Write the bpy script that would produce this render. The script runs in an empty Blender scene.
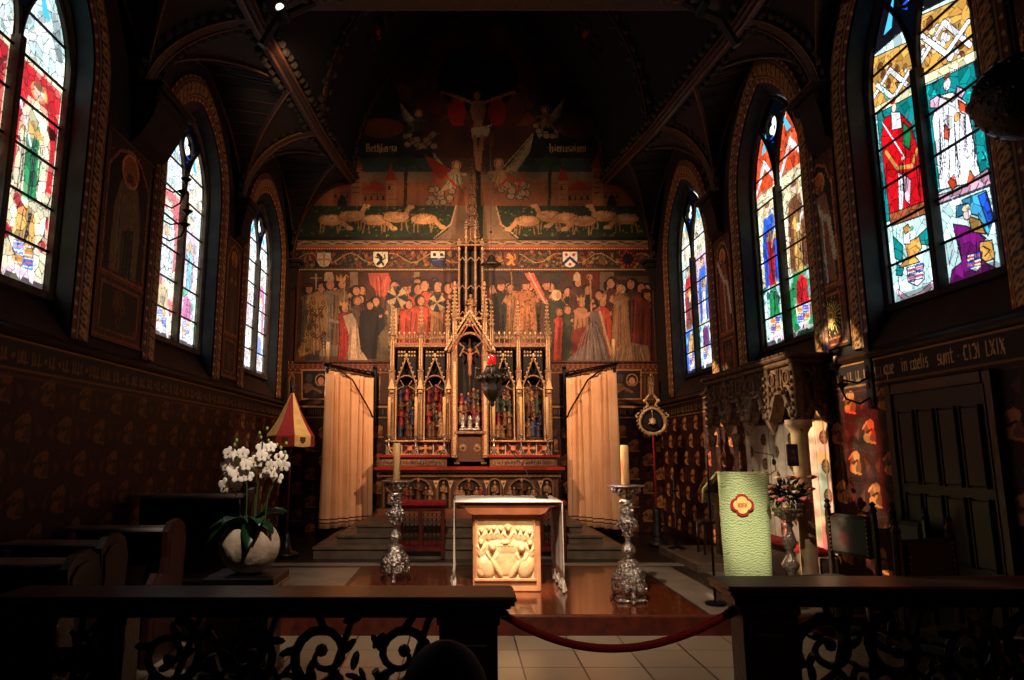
import bpy, math, random
import numpy as np
from mathutils import Vector, Matrix, noise
R = math.radians; PI = math.pi
rnd = random.Random(7)
sc = bpy.context.scene; col = sc.collection
# ---------------------------------------------------------------- camera, sky, sun, exposure
CAM_Z = 1.65; TILT = R(9.3); F = 683.0; CX = 462.0
cam = bpy.data.cameras.new('camera'); cam.sensor_width = 36; cam.lens = 36 * F / 1024
cam.shift_x = (512 - CX) / 1024; cam.clip_start = .05
cam_o = bpy.data.objects.new('camera', cam); col.objects.link(cam_o)
cam_o.location = (0, 0, CAM_Z); cam_o.rotation_euler = (R(90) + TILT, 0, 0); sc.camera = cam_o
w = bpy.data.worlds.new('sky'); sc.world = w; w.use_nodes = True
bg = w.node_tree.nodes['Background']; bg.inputs[0].default_value = (.86, .94, 1, 1); bg.inputs[1].default_value = 1.9
sc.view_settings.view_transform = 'Standard'; sc.view_settings.look = 'None'
sc.view_settings.exposure = 0; sc.view_settings.gamma = 1; sc.view_settings.use_curve_mapping = False
sun = bpy.data.lights.new('sun', 'SUN'); sun.energy = 10.0; sun.angle = R(.6); sun.color = (1, .72, .45)
sun_o = bpy.data.objects.new('sun', sun); col.objects.link(sun_o)
sun_o.rotation_euler = Vector((7.42, -1.5, -2.75)).to_track_quat('-Z', 'Y').to_euler()
def spot(name, loc, aim, watts, deg, colr, blend=.5, size=.06):
    l = bpy.data.lights.new(name, 'SPOT'); l.energy = watts; l.spot_size = R(deg); l.spot_blend = blend
    l.color = colr; l.shadow_soft_size = size
    o = bpy.data.objects.new(name, l); col.objects.link(o); o.location = loc
    o.rotation_euler = (Vector(aim) - Vector(loc)).to_track_quat('-Z', 'Y').to_euler(); return o
WARM = (1, .61, .37)
SPOTS = []
spot('altar_spotlight_light', (-1.9, 6.50, 6.0), (.5, 13.2, 3.7), 2450, 60, WARM, 1)
spot('altar_spotlight_light', (2.6, 6.50, 6.0), (-.2, 13.2, 3.7), 2150, 62, WARM, 1)
spot('vault_spotlight_light', (.4, 7.1, 6.3), (.35, 13.0, 6.0), 230, 62, WARM, 1)
spot('table_spotlight_light', (.9, 4.6, 5.6), (.50, 7.6, .66), 5200, 15, (1, .76, .54), 1)
spot('lectern_spotlight_light', (2.2, 4.2, 5.6), (2.80, 6.95, .90), 3600, 7, (1, .88, .66), 1)
spot('nave_spotlight_light', (-.2, 2.6, 5.9), (.7, 8.0, .7), 1650, 56, (1, .74, .54), 1)  # added fill to brighten candlesticks, bouquet and sanctuary floor, no visible fitting
spot('orchid_spotlight_light', (.3, 2.6, 5.2), (-1.65, 5.4, 1.35), 900, 17, (1, .82, .66), 1)  # unseen lamp added so the orchids read bright from the front
spot('niche_spotlight_light', (-2.0, 6.4, 6.1), (3.7, 8.0, 1.25), 1300, 13, (1, .80, .62), 1)  # added fill for column and hanging under the stone canopy
spot('rope_spotlight_light', (.9, .2, 5.6), (.85, 3.9, .6), 95, 30, (1, .74, .55), 1)  # weak light added behind the camera to bring out the rope's red
spot('beam_spotlight_light', (-1.95, 6.95, 6.1), (-2.3, 8.6, 6.5), 110, 50, WARM, 1)
spot('canopy_spotlight_light', (1.2, 6.5, 6.2), (-2.45, 10.2, 2.2), 1700, 14, (1, .74, .50), 1)  # added light without a fitting, lifts the striped silk canopy
spot('standard_spotlight_light', (-.6, 6.5, 6.2), (3.15, 11.3, 2.2), 1300, 14, (1, .72, .46), 1)  # extra unseen light added to brighten the bell standard
# ---------------------------------------------------------------- photo ray helpers (real planes at real distances)
CT, ST = math.cos(TILT), math.sin(TILT)
def ray(u, v):
    x = (u - CX) / F; r = (340 - v) / F
    return x, CT - r * ST, r * CT + ST
def P(u, v, Y):
    x, y, z = ray(u, v); t = Y / y; return Vector((x * t, Y, CAM_Z + z * t))
def PX(u, v, X):
    x, y, z = ray(u, v); t = X / x; return Vector((X, y * t, CAM_Z + z * t))
def PZ(u, v, Z):
    x, y, z = ray(u, v); t = (Z - CAM_Z) / z; return Vector((x * t, y * t, Z))
# ---------------------------------------------------------------- materials
MATS = {}
def lin(c): return tuple(((x / 12.92) if x <= .04045 else ((x + .055) / 1.055) ** 2.4) for x in c)
def mat(name, c, rough=.5, metal=0, c2=None, ns=8, bump=0, bs=40, spec=.5, coat=0):
    if name in MATS: return MATS[name]
    m = bpy.data.materials.new(name); m.use_nodes = True; n = m.node_tree.nodes; L = m.node_tree.links
    b = n['Principled BSDF']; b.inputs['Roughness'].default_value = rough; b.inputs['Metallic'].default_value = metal
    b.inputs['Specular IOR Level'].default_value = spec; b.inputs['Coat Weight'].default_value = coat
    b.inputs['Base Color'].default_value = (*lin(c), 1)
    tc = n.new('ShaderNodeTexCoord')
    if c2:
        t = n.new('ShaderNodeTexNoise'); t.inputs['Scale'].default_value = ns; t.inputs['Detail'].default_value = 5
        r = n.new('ShaderNodeValToRGB'); r.color_ramp.elements[0].position = .35; r.color_ramp.elements[1].position = .65
        r.color_ramp.elements[0].color = (*lin(c), 1); r.color_ramp.elements[1].color = (*lin(c2), 1)
        L.new(tc.outputs['Object'], t.inputs['Vector']); L.new(t.outputs['Fac'], r.inputs['Fac']); L.new(r.outputs['Color'], b.inputs['Base Color'])
    if bump:
        t = n.new('ShaderNodeTexNoise'); t.inputs['Scale'].default_value = bs; t.inputs['Detail'].default_value = 3
        u = n.new('ShaderNodeBump'); u.inputs['Strength'].default_value = bump; u.inputs['Distance'].default_value = .02
        L.new(tc.outputs['Object'], t.inputs['Vector']); L.new(t.outputs['Fac'], u.inputs['Height']); L.new(u.outputs['Normal'], b.inputs['Normal'])
    MATS[name] = m; return m
def painted(name, rough=.6, spec=.3, bump=.15, metal=0):
    if name in MATS: return MATS[name]
    m = mat(name, (1, 1, 1), rough, metal, bump=bump, bs=30, spec=spec); n = m.node_tree.nodes
    a = n.new('ShaderNodeVertexColor'); a.layer_name = 'paint'
    m.node_tree.links.new(a.outputs['Color'], n['Principled BSDF'].inputs['Base Color']); return m
def glassmat():
    m = bpy.data.materials.new('stained_glass'); m.use_nodes = True; n = m.node_tree.nodes; L = m.node_tree.links
    n.remove(n['Principled BSDF']); out = n['Material Output']
    a = n.new('ShaderNodeVertexColor'); a.layer_name = 'paint'; t = n.new('ShaderNodeBsdfTransparent'); g = n.new('ShaderNodeBsdfGlossy')
    g.inputs['Color'].default_value = (.02, .02, .02, 1); g.inputs['Roughness'].default_value = .3
    s = n.new('ShaderNodeAddShader'); L.new(a.outputs['Color'], t.inputs['Color']); L.new(t.outputs[0], s.inputs[0]); L.new(g.outputs[0], s.inputs[1])
    L.new(s.outputs[0], out.inputs['Surface']); return m
GLASS = glassmat()
PAINT = painted('painted_plaster'); PAINTED_WOOD = painted('painted_wood', .5, .4)
M = dict(
 darkwood=mat('dark_oak', (.13, .065, .035), .35, c2=(.09, .04, .025), ns=14, bump=.15),
 rail=mat('polished_dark_oak', (.20, .115, .075), .3, c2=(.14, .075, .05), ns=9, bump=.06),
 carved=mat('blackened_carved_oak', (.075, .045, .035), .4, c2=(.05, .03, .025), ns=20),
 redwood=mat('red_mahogany', (.36, .13, .08), .35, c2=(.24, .08, .05), ns=10),
 iron=mat('black_iron', (.06, .055, .05), .45, .6),
 gold=mat('gilded_wood', (.68, .52, .35), .45, .15, c2=(.36, .23, .14), ns=45, bump=.5, bs=120),
 goldd=mat('dull_gilding', (.40, .24, .12), .5, .2, c2=(.20, .10, .06), ns=60, bump=.3, bs=90),
 goldlt=mat('bright_gilding', (.90, .76, .56), .4, .15, c2=(.66, .48, .30), ns=60, bump=.2, bs=120),
 tan=mat('painted_ochre_wood', (.50, .34, .19), .5, c2=(.38, .22, .12), ns=50, bump=.2, bs=90),
 red=mat('red_lacquer', (.66, .17, .10), .4, c2=(.52, .11, .07), ns=30),
 niche=mat('dark_painted_recess', (.07, .045, .04), .8),
 silver=mat('chased_silver', (.96, .92, .88), .28, 1, c2=(.40, .36, .33), ns=45, bump=1, bs=42),
 silverl=mat('polished_silver', (.88, .84, .80), .24, .65, c2=(.60, .56, .52), ns=50, bump=.6, bs=50),
 wax=mat('cream_wax', (.90, .74, .52), .5, c2=(.84, .66, .44), ns=6),
 stone=mat('grey_stone', (.44, .37, .30), .7, c2=(.34, .28, .22), ns=9, bump=.2),
 stoned=mat('dark_step_stone', (.40, .34, .28), .45, c2=(.30, .25, .20), ns=5, bump=.1),
 cstone=mat('carved_grey_stone', (.42, .32, .24), .7, c2=(.24, .17, .125), ns=18, bump=.4, bs=60),
 column=mat('pale_column_stone', (.72, .64, .50), .5, c2=(.6, .5, .38), ns=6),
 jamb=mat('window_jamb_stone', (.42, .36, .30), .8, c2=(.30, .25, .21), ns=7, bump=.2),
 mullion=mat('mullion_stone', (.20, .17, .15), .8, c2=(.14, .12, .10), ns=9),
 plaster=mat('brown_plaster', (.15, .085, .06), .8, c2=(.10, .06, .045), ns=6, bump=.1),
 ledge=mat('moulded_ledge_wood', (.26, .15, .09), .5, c2=(.16, .09, .055), ns=12),
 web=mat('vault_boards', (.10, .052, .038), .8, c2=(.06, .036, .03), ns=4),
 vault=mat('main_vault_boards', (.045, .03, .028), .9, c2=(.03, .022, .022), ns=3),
 rib=mat('rib_wood', (.21, .10, .065), .55, c2=(.12, .06, .04), ns=16),
 ribg=mat('rib_gilt_edge', (.50, .32, .18), .5, c2=(.30, .17, .10), ns=30),
 leafp=mat('painted_leaf_green', (.19, .17, .11), .7, c2=(.12, .10, .07), ns=12),
 cloth=mat('altar_linen', (.80, .77, .72), .8, bump=.1, bs=25),
 oak=mat('pale_oak_block', (.72, .52, .36), .5, c2=(.62, .42, .28), ns=5),
 relief=mat('carved_limewood', (.83, .70, .52), .5, c2=(.76, .60, .42), ns=8, bump=.15, bs=30),
 mensa=mat('oiled_oak_top', (.52, .30, .18), .4, c2=(.42, .23, .13), ns=6),
 velvet=mat('red_velvet', (.62, .06, .07), .9, c2=(.46, .04, .05), ns=30), rope=mat('rope_velvet', (.74, .07, .08), .7, c2=(.60, .05, .06), ns=60), pewtop=mat('pew_ledge_painted_sheen', (.62, .60, .59), .3, c2=(.5, .48, .47), ns=5),  # pewtop: pale grey puts the window sheen on dark ledges into the colour
 leather=mat('slate_leather', (.12, .15, .17), .6, c2=(.13, .16, .18), ns=12, bump=.1),
 blackm=mat('black_plastic', (.03, .03, .03), .4),
 pot=mat('pale_rough_ceramic', (.72, .64, .55), .7, c2=(.58, .49, .40), ns=10, bump=.6, bs=14),
 soil=mat('bark_soil', (.13, .08, .05), .9, bump=.6, bs=60),
 green=mat('orchid_leaf', (.05, .22, .09), .35, c2=(.03, .14, .06), ns=5),
 stem=mat('green_stem', (.16, .27, .10), .5),
 petal=mat('orchid_petal', (.93, .89, .83), .5, c2=(.88, .82, .76), ns=20),
 bud=mat('orchid_bud', (.50, .62, .26), .5), lip=mat('orchid_lip', (.80, .62, .30), .5),
 pink=mat('rose_pink', (.80, .42, .44), .5, c2=(.68, .28, .34), ns=30), cream=mat('rose_cream', (.84, .72, .58), .5),
 dusty=mat('dusty_bloom', (.46, .28, .25), .7), foliage=mat('bouquet_foliage', (.20, .30, .15), .6, c2=(.07, .13, .07), ns=20),
 yellow=mat('yellow_silk', (.88, .70, .42), .7, c2=(.80, .60, .32), ns=12), redsilk=mat('red_silk', (.54, .10, .10), .7),
 rubyg=mat('ruby_glass', (.75, .05, .06), .1), bronze=mat('dark_bronze', (.20, .19, .18), .35, .7, bump=.5, bs=60),
 skin=mat('carved_flesh', (.62, .40, .28), .6), robeb=mat('blue_robe', (.10, .13, .24), .6), rober=mat('crimson_robe', (.44, .08, .07), .6),
 robeg=mat('green_robe', (.10, .17, .10), .6), hair=mat('dark_hair', (.03, .028, .028), .7), coatm=mat('dark_coat', (.035, .04, .045), .85),
)
# ---------------------------------------------------------------- mesh builder
class MB:
    def __init__(s): s.v = []; s.f = []; s.m = []; s.mi = 0; s.sm = []; s.smooth = False
    def add(s, vs, fs):
        o = len(s.v); s.v += [tuple(p) for p in vs]
        for f in fs: s.f.append([i + o for i in f]); s.m.append(s.mi); s.sm.append(s.smooth)
        return s
    def box(s, x0, x1, y0, y1, z0, z1, bev=0):
        b = min(bev, (x1 - x0) / 2.01, (y1 - y0) / 2.01, (z1 - z0) / 2.01)
        if b <= 0:
            v = [(x, y, z) for z in (z0, z1) for x, y in ((x0, y0), (x1, y0), (x1, y1), (x0, y1))]
            return s.add(v, [(3, 2, 1, 0), (4, 5, 6, 7), (0, 1, 5, 4), (1, 2, 6, 5), (2, 3, 7, 6), (3, 0, 4, 7)])
        v = []
        for z, i in ((z0, b), (z0 + b, 0), (z1 - b, 0), (z1, b)):
            for x, y in ((x0 + i + b, y0 + i), (x1 - i - b, y0 + i), (x1 - i, y0 + i + b), (x1 - i, y1 - i - b), (x1 - i - b, y1 - i), (x0 + i + b, y1 - i), (x0 + i, y1 - i - b), (x0 + i, y0 + i + b)):
                v.append((x, y, z))
        f = [tuple(range(7, -1, -1)), tuple(range(24, 32))]
        for k in range(3):
            for j in range(8): f.append((k * 8 + j, k * 8 + (j + 1) % 8, k * 8 + 8 + (j + 1) % 8, k * 8 + 8 + j))
        return s.add(v, f)
    def prism(s, pts, y0, y1, axis='y'):        # polygon of (a,b) swept along an axis
        n = len(pts)
        if axis == 'y': g = lambda p, t: (p[0], t, p[1])
        elif axis == 'x': g = lambda p, t: (t, p[0], p[1])
        else: g = lambda p, t: (p[0], p[1], t)
        v = [g(p, y0) for p in pts] + [g(p, y1) for p in pts]
        return s.add(v, [tuple(range(n)), tuple(range(2 * n - 1, n - 1, -1))] + [(i, i + n, (i + 1) % n + n, (i + 1) % n) for i in range(n)])
    def tube(s, pts, r, n=6, closed=False, flat=None):
        pts = [Vector(p) for p in pts]; N = len(pts); rs = r if isinstance(r, (list, tuple)) else [r] * N
        up = Vector((0, 0, 1)); v = []; last = None
        for i, p in enumerate(pts):
            if closed: d = pts[(i + 1) % N] - pts[i - 1]
            else: d = pts[min(i + 1, N - 1)] - pts[max(i - 1, 0)]
            if d.length < 1e-9: d = Vector((0, 0, 1))
            d.normalize()
            if last is None: a = d.cross(up if abs(d.z) < .95 else Vector((1, 0, 0)))
            else: a = last - d * last.dot(d)
            if a.length < 1e-6: a = d.cross(Vector((1, 0, 0)))
            a.normalize(); last = a; b = d.cross(a)
            for k in range(n):
                t = 2 * PI * k / n + PI / n; v.append(p + a * math.cos(t) * rs[i] + b * math.sin(t) * rs[i] * (flat or 1))
        f = []
        for i in range(N if closed else N - 1):
            j = (i + 1) % N
            for k in range(n): f.append((i * n + k, i * n + (k + 1) % n, j * n + (k + 1) % n, j * n + k))
        if not closed: f += [tuple(range(n - 1, -1, -1)), tuple((N - 1) * n + k for k in range(n))]
        return s.add(v, f)
    def lathe(s, prof, c=(0, 0, 0), n=20, lob=0, amp=0, jit=0):
        v = []; f = []
        for i, (r, z) in enumerate(prof):
            for k in range(n):
                t = 2 * PI * k / n; q = r * (1 + amp * math.cos(lob * t)) * (1 + (rnd.uniform(-jit, jit) if jit else 0))
                v.append((c[0] + q * math.cos(t), c[1] + q * math.sin(t), c[2] + z))
        for i in range(len(prof) - 1):
            for k in range(n): f.append((i * n + k, i * n + (k + 1) % n, (i + 1) * n + (k + 1) % n, (i + 1) * n + k))
        f += [tuple(range(n - 1, -1, -1)), tuple((len(prof) - 1) * n + k for k in range(n))]
        return s.add(v, f)
    def ell(s, c, r, n=8, m=6, rot=None):
        r = r if isinstance(r, (tuple, list)) else (r, r, r); v = []; f = []; c = Vector(c)
        for i in range(m + 1):
            a = PI * i / m
            for k in range(n):
                t = 2 * PI * k / n; p = Vector((r[0] * math.sin(a) * math.cos(t), r[1] * math.sin(a) * math.sin(t), -r[2] * math.cos(a)))
                if rot is not None: p = rot @ p
                v.append(c + p)
        for i in range(m):
            for k in range(n): f.append((i * n + k, i * n + (k + 1) % n, (i + 1) * n + (k + 1) % n, (i + 1) * n + k))
        return s.add(v, f)
    def grid(s, rows):
        n = len(rows[0]); v = [p for r in rows for p in r]
        return s.add(v, [(i * n + j, i * n + j + 1, (i + 1) * n + j + 1, (i + 1) * n + j) for i in range(len(rows) - 1) for j in range(n - 1)])
    def build(s, name, m, parent=None, loc=None, smooth=None, solid=0):
        me = bpy.data.meshes.new(name); me.from_pydata(s.v, [], s.f)
        for x in (m if isinstance(m, (list, tuple)) else [m]): me.materials.append(x)
        if any(s.m): me.polygons.foreach_set('material_index', s.m)
        if smooth is not None: s.sm = [smooth] * len(s.f)
        me.polygons.foreach_set('use_smooth', s.sm)
        me.update(); o = bpy.data.objects.new(name, me); col.objects.link(o)
        if solid:
            q = o.modifiers.new('thick', 'SOLIDIFY'); q.thickness = solid; q.offset = 0
        if parent is not None: o.parent = parent; o.matrix_parent_inverse = Matrix() if parent.type != 'EMPTY' else Matrix.Translation(-parent.location)
        if loc is not None: o.location = loc
        return o
def tag(o, label=None, cat=None, group=None, kind=None):
    if label: o['label'] = label
    if cat: o['category'] = cat
    if group: o['group'] = group
    if kind: o['kind'] = kind
    return o
def thing(name, loc, label, cat, group=None):
    o = bpy.data.objects.new(name, None); col.objects.link(o); o.location = loc; o.empty_display_size = .1
    return tag(o, label, cat, group)
def struct(o, label=None, cat=None):
    return tag(o, label, cat or o.name.split('.')[0].split('_')[0], kind='structure')
def copy_thing(o, off, label, rz=0):
    c = o.copy(); col.objects.link(c); c.location = o.location + Vector(off); c.rotation_euler.z += rz; c['label'] = label
    for ch in list(o.children):
        d = ch.copy(); col.objects.link(d); d.parent = c
        for g in list(ch.children):
            e = g.copy(); col.objects.link(e); e.parent = d
    return c
# ---------------------------------------------------------------- paint canvas
class Cv:
    def __init__(s, x0, x1, y0, y1, res, base):
        s.x0, s.x1, s.y0, s.y1 = x0, x1, y0, y1
        s.w = int((x1 - x0) * res) + 1; s.h = int((y1 - y0) * res) + 1
        s.A = np.ones((s.h, s.w, 3)) * np.array(base)
        s.xs = np.linspace(x0, x1, s.w); s.ys = np.linspace(y0, y1, s.h)
    def win(s, a, b, c, d):
        i0, i1 = np.searchsorted(s.xs, (a, b)); j0, j1 = np.searchsorted(s.ys, (c, d))
        return i0, i1, j0, j1
    def put(s, m, i0, i1, j0, j1, c, al=1):
        S = s.A[j0:j1, i0:i1]; S[m] = S[m] * (1 - al) + np.array(c) * al
    def rect(s, a, b, c, d, colr, al=1):
        i0, i1, j0, j1 = s.win(a, b, c, d); s.A[j0:j1, i0:i1] = s.A[j0:j1, i0:i1] * (1 - al) + np.array(colr) * al
    def ell(s, cx, cy, rx, ry, c, al=1, rot=0, ring=None):
        q = max(rx, ry); i0, i1, j0, j1 = s.win(cx - q, cx + q, cy - q, cy + q)
        if i1 <= i0 or j1 <= j0: return
        X, Y = np.meshgrid(s.xs[i0:i1] - cx, s.ys[j0:j1] - cy); co, si = math.cos(rot), math.sin(rot)
        d = ((X * co + Y * si) / rx) ** 2 + ((-X * si + Y * co) / ry) ** 2
        m = d < 1
        if ring: m &= d > ring ** 2
        s.put(m, i0, i1, j0, j1, c, al)
    def poly(s, pts, c, al=1):
        p = np.array(pts, float); i0, i1, j0, j1 = s.win(p[:, 0].min(), p[:, 0].max(), p[:, 1].min(), p[:, 1].max())
        if i1 <= i0 or j1 <= j0: return
        X, Y = np.meshgrid(s.xs[i0:i1], s.ys[j0:j1]); m = np.zeros(X.shape, bool); n = len(p)
        for k in range(n):
            xa, ya = p[k]; xb, yb = p[(k + 1) % n]
            if ya == yb: continue
            m ^= ((ya > Y) != (yb > Y)) & (X < (xb - xa) * (Y - ya) / (yb - ya) + xa)
        s.put(m, i0, i1, j0, j1, c, al)
    def line(s, pts, wd, c, al=1):
        for (xa, ya), (xb, yb) in zip(pts[:-1], pts[1:]):
            i0, i1, j0, j1 = s.win(min(xa, xb) - wd, max(xa, xb) + wd, min(ya, yb) - wd, max(ya, yb) + wd)
            if i1 <= i0 or j1 <= j0: continue
            X, Y = np.meshgrid(s.xs[i0:i1], s.ys[j0:j1]); dx, dy = xb - xa, yb - ya; L = dx * dx + dy * dy or 1e-9
            t = np.clip(((X - xa) * dx + (Y - ya) * dy) / L, 0, 1)
            s.put((X - xa - t * dx) ** 2 + (Y - ya - t * dy) ** 2 < (wd / 2) ** 2, i0, i1, j0, j1, c, al)
    def nib(s, strokes, x, y, sc_, c, wd=.22, sy=1):
        for st in strokes:
            for (xa, ya), (xb, yb) in zip(st[:-1], st[1:]):
                q = wd * sc_ / 2
                for k in range(2): s.poly([(x + xa * sc_ - q, y + (ya * sc_ - q * .9) * sy), (x + xb * sc_ - q, y + (yb * sc_ - q * .9) * sy), (x + xb * sc_ + q, y + (yb * sc_ + q * .9) * sy), (x + xa * sc_ + q, y + (ya * sc_ + q * .9) * sy)], c)
                s.line([(x + xa * sc_, y + ya * sc_ * sy), (x + xb * sc_, y + yb * sc_ * sy)], wd * sc_ * .75, c)
    def strokes(s, n, ln, wd, seed=0, lo=.62, hi=1.32, vert=.7):
        g = random.Random(seed)
        for _ in range(n):
            x, y = g.uniform(s.x0, s.x1), g.uniform(s.y0, s.y1); i = min(s.w - 1, int((x - s.x0) / (s.x1 - s.x0) * s.w)); j = min(s.h - 1, int((y - s.y0) / (s.y1 - s.y0) * s.h))
            f = g.uniform(lo, hi); a = PI / 2 + g.gauss(0, vert); l = ln * g.uniform(.4, 1); s.line([(x, y), (x + l * math.cos(a), y + l * math.sin(a))], wd * g.uniform(.5, 1.2), tuple(np.clip(s.A[j, i] * f, 0, 1)), .8)
    def mottle(s, amt, cell, seed=0):
        g = np.random.RandomState(seed); h, w_ = int(s.h / cell) + 3, int(s.w / cell) + 3; N = g.rand(h, w_)
        yy = np.arange(s.h) / cell; xx = np.arange(s.w) / cell; yi = yy.astype(int); xi = xx.astype(int)
        fy = (yy - yi)[:, None]; fx = (xx - xi)[None]
        v = N[yi][:, xi] * (1 - fy) * (1 - fx) + N[yi + 1][:, xi] * fy * (1 - fx) + N[yi][:, xi + 1] * (1 - fy) * fx + N[yi + 1][:, xi + 1] * fy * fx
        s.A *= (1 + amt * (v - .5) * 2)[..., None]
    def mesh(s, name, fn, mt, parent=None, mask=None, flip=False):
        X, Y = np.meshgrid(s.xs, s.ys); co = fn(X.ravel(), Y.ravel()).astype(np.float32)
        i = np.arange(s.h * s.w).reshape(s.h, s.w)
        q = np.stack([i[:-1, :-1], i[:-1, 1:], i[1:, 1:], i[1:, :-1]], -1)
        if flip: q = q[..., ::-1]
        if mask is not None: q = q[mask(X[:-1, :-1], Y[:-1, :-1])]
        q = q.reshape(-1, 4); me = bpy.data.meshes.new(name)
        me.vertices.add(len(co)); me.vertices.foreach_set('co', co.ravel())
        me.loops.add(q.size); me.loops.foreach_set('vertex_index', q.ravel().astype(np.int32))
        me.polygons.add(len(q)); me.polygons.foreach_set('loop_start', np.arange(0, q.size, 4, dtype=np.int32))
        at = me.color_attributes.new('paint', 'FLOAT_COLOR', 'POINT'); a = np.clip(s.A.reshape(-1, 3), 0, 1)
        a = np.where(a <= .04045, a / 12.92, ((a + .055) / 1.055) ** 2.4); c = np.ones((len(a), 4), np.float32); c[:, :3] = a
        at.data.foreach_set('color', c.ravel()); me.materials.append(mt); me.update(); me.validate()
        o = bpy.data.objects.new(name, me); col.objects.link(o)
        if parent is not None: o.parent = parent; o.matrix_parent_inverse = Matrix.Translation(-parent.location)
        return o
def fnY(Y): # photo grid laid on the real plane y=Y
    def f(u, v):
        x = (u - CX) / F; r = (340 - v) / F; t = Y / (CT - r * ST)
        return np.stack([x * t, np.full_like(u, Y), CAM_Z + (r * CT + ST) * t], -1)
    return f
# broad-nib letters: x, y up
GL = {
 'q': (.7, [[(.5, 1), (0, .85), (0, .15), (.45, .1)], [(.5, 1), (.5, -.5)]]), 'u': (.75, [[(0, 1), (0, .05), (.45, .12)], [(.5, 1), (.5, 0)]]),
 'e': (.6, [[(.4, .05), (0, .12), (0, .9), (.42, .95), (.42, .6), (0, .5)]]), 'i': (.35, [[(0, 1), (0, 0)], [(0, 1.35), (.02, 1.36)]]),
 'n': (.75, [[(0, 1), (0, 0)], [(0, .85), (.5, 1), (.5, 0)]]), 'c': (.55, [[(.4, .9), (0, .9), (0, .1), (.4, .05)]]),
 'l': (.35, [[(0, 1.5), (0, 0)]]), 's': (.55, [[(.4, .95), (0, .9), (.0, .6), (.4, .45), (.4, .1), (0, .05)]]),
 't': (.5, [[(.1, 1.3), (.1, .1), (.4, .05)], [(0, 1), (.35, 1)]]), 'h': (.7, [[(0, 1.5), (0, 0)], [(0, .85), (.5, 1), (.5, -.2)]]),
 'm': (1.15, [[(0, 1), (0, 0)], [(0, .85), (.45, 1), (.45, 0)], [(.45, .85), (.9, 1), (.9, 0)]]), 'a': (.65, [[(0, 1), (.45, .95), (.45, 0)], [(.45, .55), (0, .45), (0, .05), (.4, .1)]]),
 'r': (.5, [[(0, 1), (0, 0)], [(0, .8), (.35, 1)]]), 'B': (.95, [[(.1, 1.5), (.1, 0), (.65, .05), (.7, .7), (.1, .8)], [(.1, 1.5), (.6, 1.45), (.6, .9)]]),
 'H': (1.0, [[(0, 1.4), (.15, 1.5), (.15, 0)], [(.15, .8), (.6, .95), (.65, .0)]]), 'o': (.65, [[(0, .9), (0, .1), (.45, .05), (.45, .95), (0, .9)]]),
 'C': (.8, [[(.6, 1.25), (.1, 1.3), (0, .7), (.1, .05), (.6, .1)]]), 'I': (.45, [[(.1, 1.35), (.1, 0)]]), 'D': (.8, [[(.0, 1.25), (.5, 1.3), (.6, .7), (.5, .05), (.0, .1)]]),
 'L': (.7, [[(.1, 1.35), (.1, .05), (.5, .05)]]), 'X': (.8, [[(0, 1.35), (.6, 0)], [(.6, 1.35), (0, 0)]]), ' ': (.45, []), '*': (.5, [[(.15, .5), (.16, .5)]]),
}
def write(cv, txt, x, y, s, c, sy=1, wd=.22):
    for ch in txt:
        wdt, st = GL[ch]; cv.nib(st, x, y, s, c, wd, sy); x += (wdt + .1) * s
    return x
# ================================================================ THE ROOM
XL, XR, YE = -3.40, 3.82, 13.30
ZD = 2.53
# ---- floors
mb = MB().box(-5, 5.4, -2.2, 6.6, -.1, 0)
def tilemat(name, c1, c2, mort, size, msz):
    m = mat(name, c1, .32); n = m.node_tree.nodes; L = m.node_tree.links; tc = n['Texture Coordinate']
    b = n.new('ShaderNodeTexBrick'); b.offset = 0; b.inputs['Scale'].default_value = 1; b.inputs['Brick Width'].default_value = size; b.inputs['Row Height'].default_value = size
    b.inputs['Mortar Size'].default_value = msz; b.inputs['Color1'].default_value = (*lin(c1), 1); b.inputs['Color2'].default_value = (*lin(c2), 1); b.inputs['Mortar'].default_value = (*lin(mort), 1)
    L.new(tc.outputs['Object'], b.inputs['Vector']); L.new(b.outputs['Color'], n['Principled BSDF'].inputs['Base Color']); return m
struct(mb.build('floor', tilemat('pale_floor_tiles', (.62, .56, .47), (.55, .49, .41), (.12, .10, .08), .47, .007)), cat='floor')
mb = MB().box(-5, 5.4, 6.64, 13.4, -.1, .160)
struct(mb.build('floor', tilemat('dark_sanctuary_tiles', (.10, .08, .07), (.13, .10, .085), (.05, .04, .035), .4, .005)), cat='floor')
mb = MB().box(-5, 5.4, 6.56, 6.64, -.1, .172, .012); struct(mb.build('trim_1', M['redwood']), cat='step edge')
stripe = mat('pale_marble_band', (.56, .52, .46), .35, c2=(.46, .42, .37), ns=3)
for k, (a, b, c, d) in enumerate(((-3.3, 3.7, 9.42, 9.62), (2.30, 2.72, 6.64, 9.30), (3.05, 3.5, 6.64, 9.30), (-2.6, -1.32, 7.4, 9.22), (-2.6, -1.32, 6.64, 7.33))):
    struct(MB().box(a, b, c, d, .10, .168).build('trim_%d' % (k + 2), stripe), cat='floor band')
pq = mat('waxed_parquet', (.46, .22, .10), .16, coat=.25); n = pq.node_tree.nodes; L = pq.node_tree.links
wv = n.new('ShaderNodeTexBrick'); wv.inputs['Scale'].default_value = 1; wv.inputs['Brick Width'].default_value = .11; wv.inputs['Row Height'].default_value = .9; wv.inputs['Mortar Size'].default_value = .002
for i, c in ((1, (.42, .20, .095)), (2, (.34, .15, .07)), (3, (.16, .07, .04))): wv.inputs[i].default_value = (*lin(c), 1)
L.new(n['Texture Coordinate'].outputs['Object'], wv.inputs['Vector']); L.new(wv.outputs['Color'], n['Principled BSDF'].inputs['Base Color'])
struct(MB().box(-1.26, 2.26, 6.60, 9.33, .09, .176, .004).build('trim_9', pq), cat='parquet dais')
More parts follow.
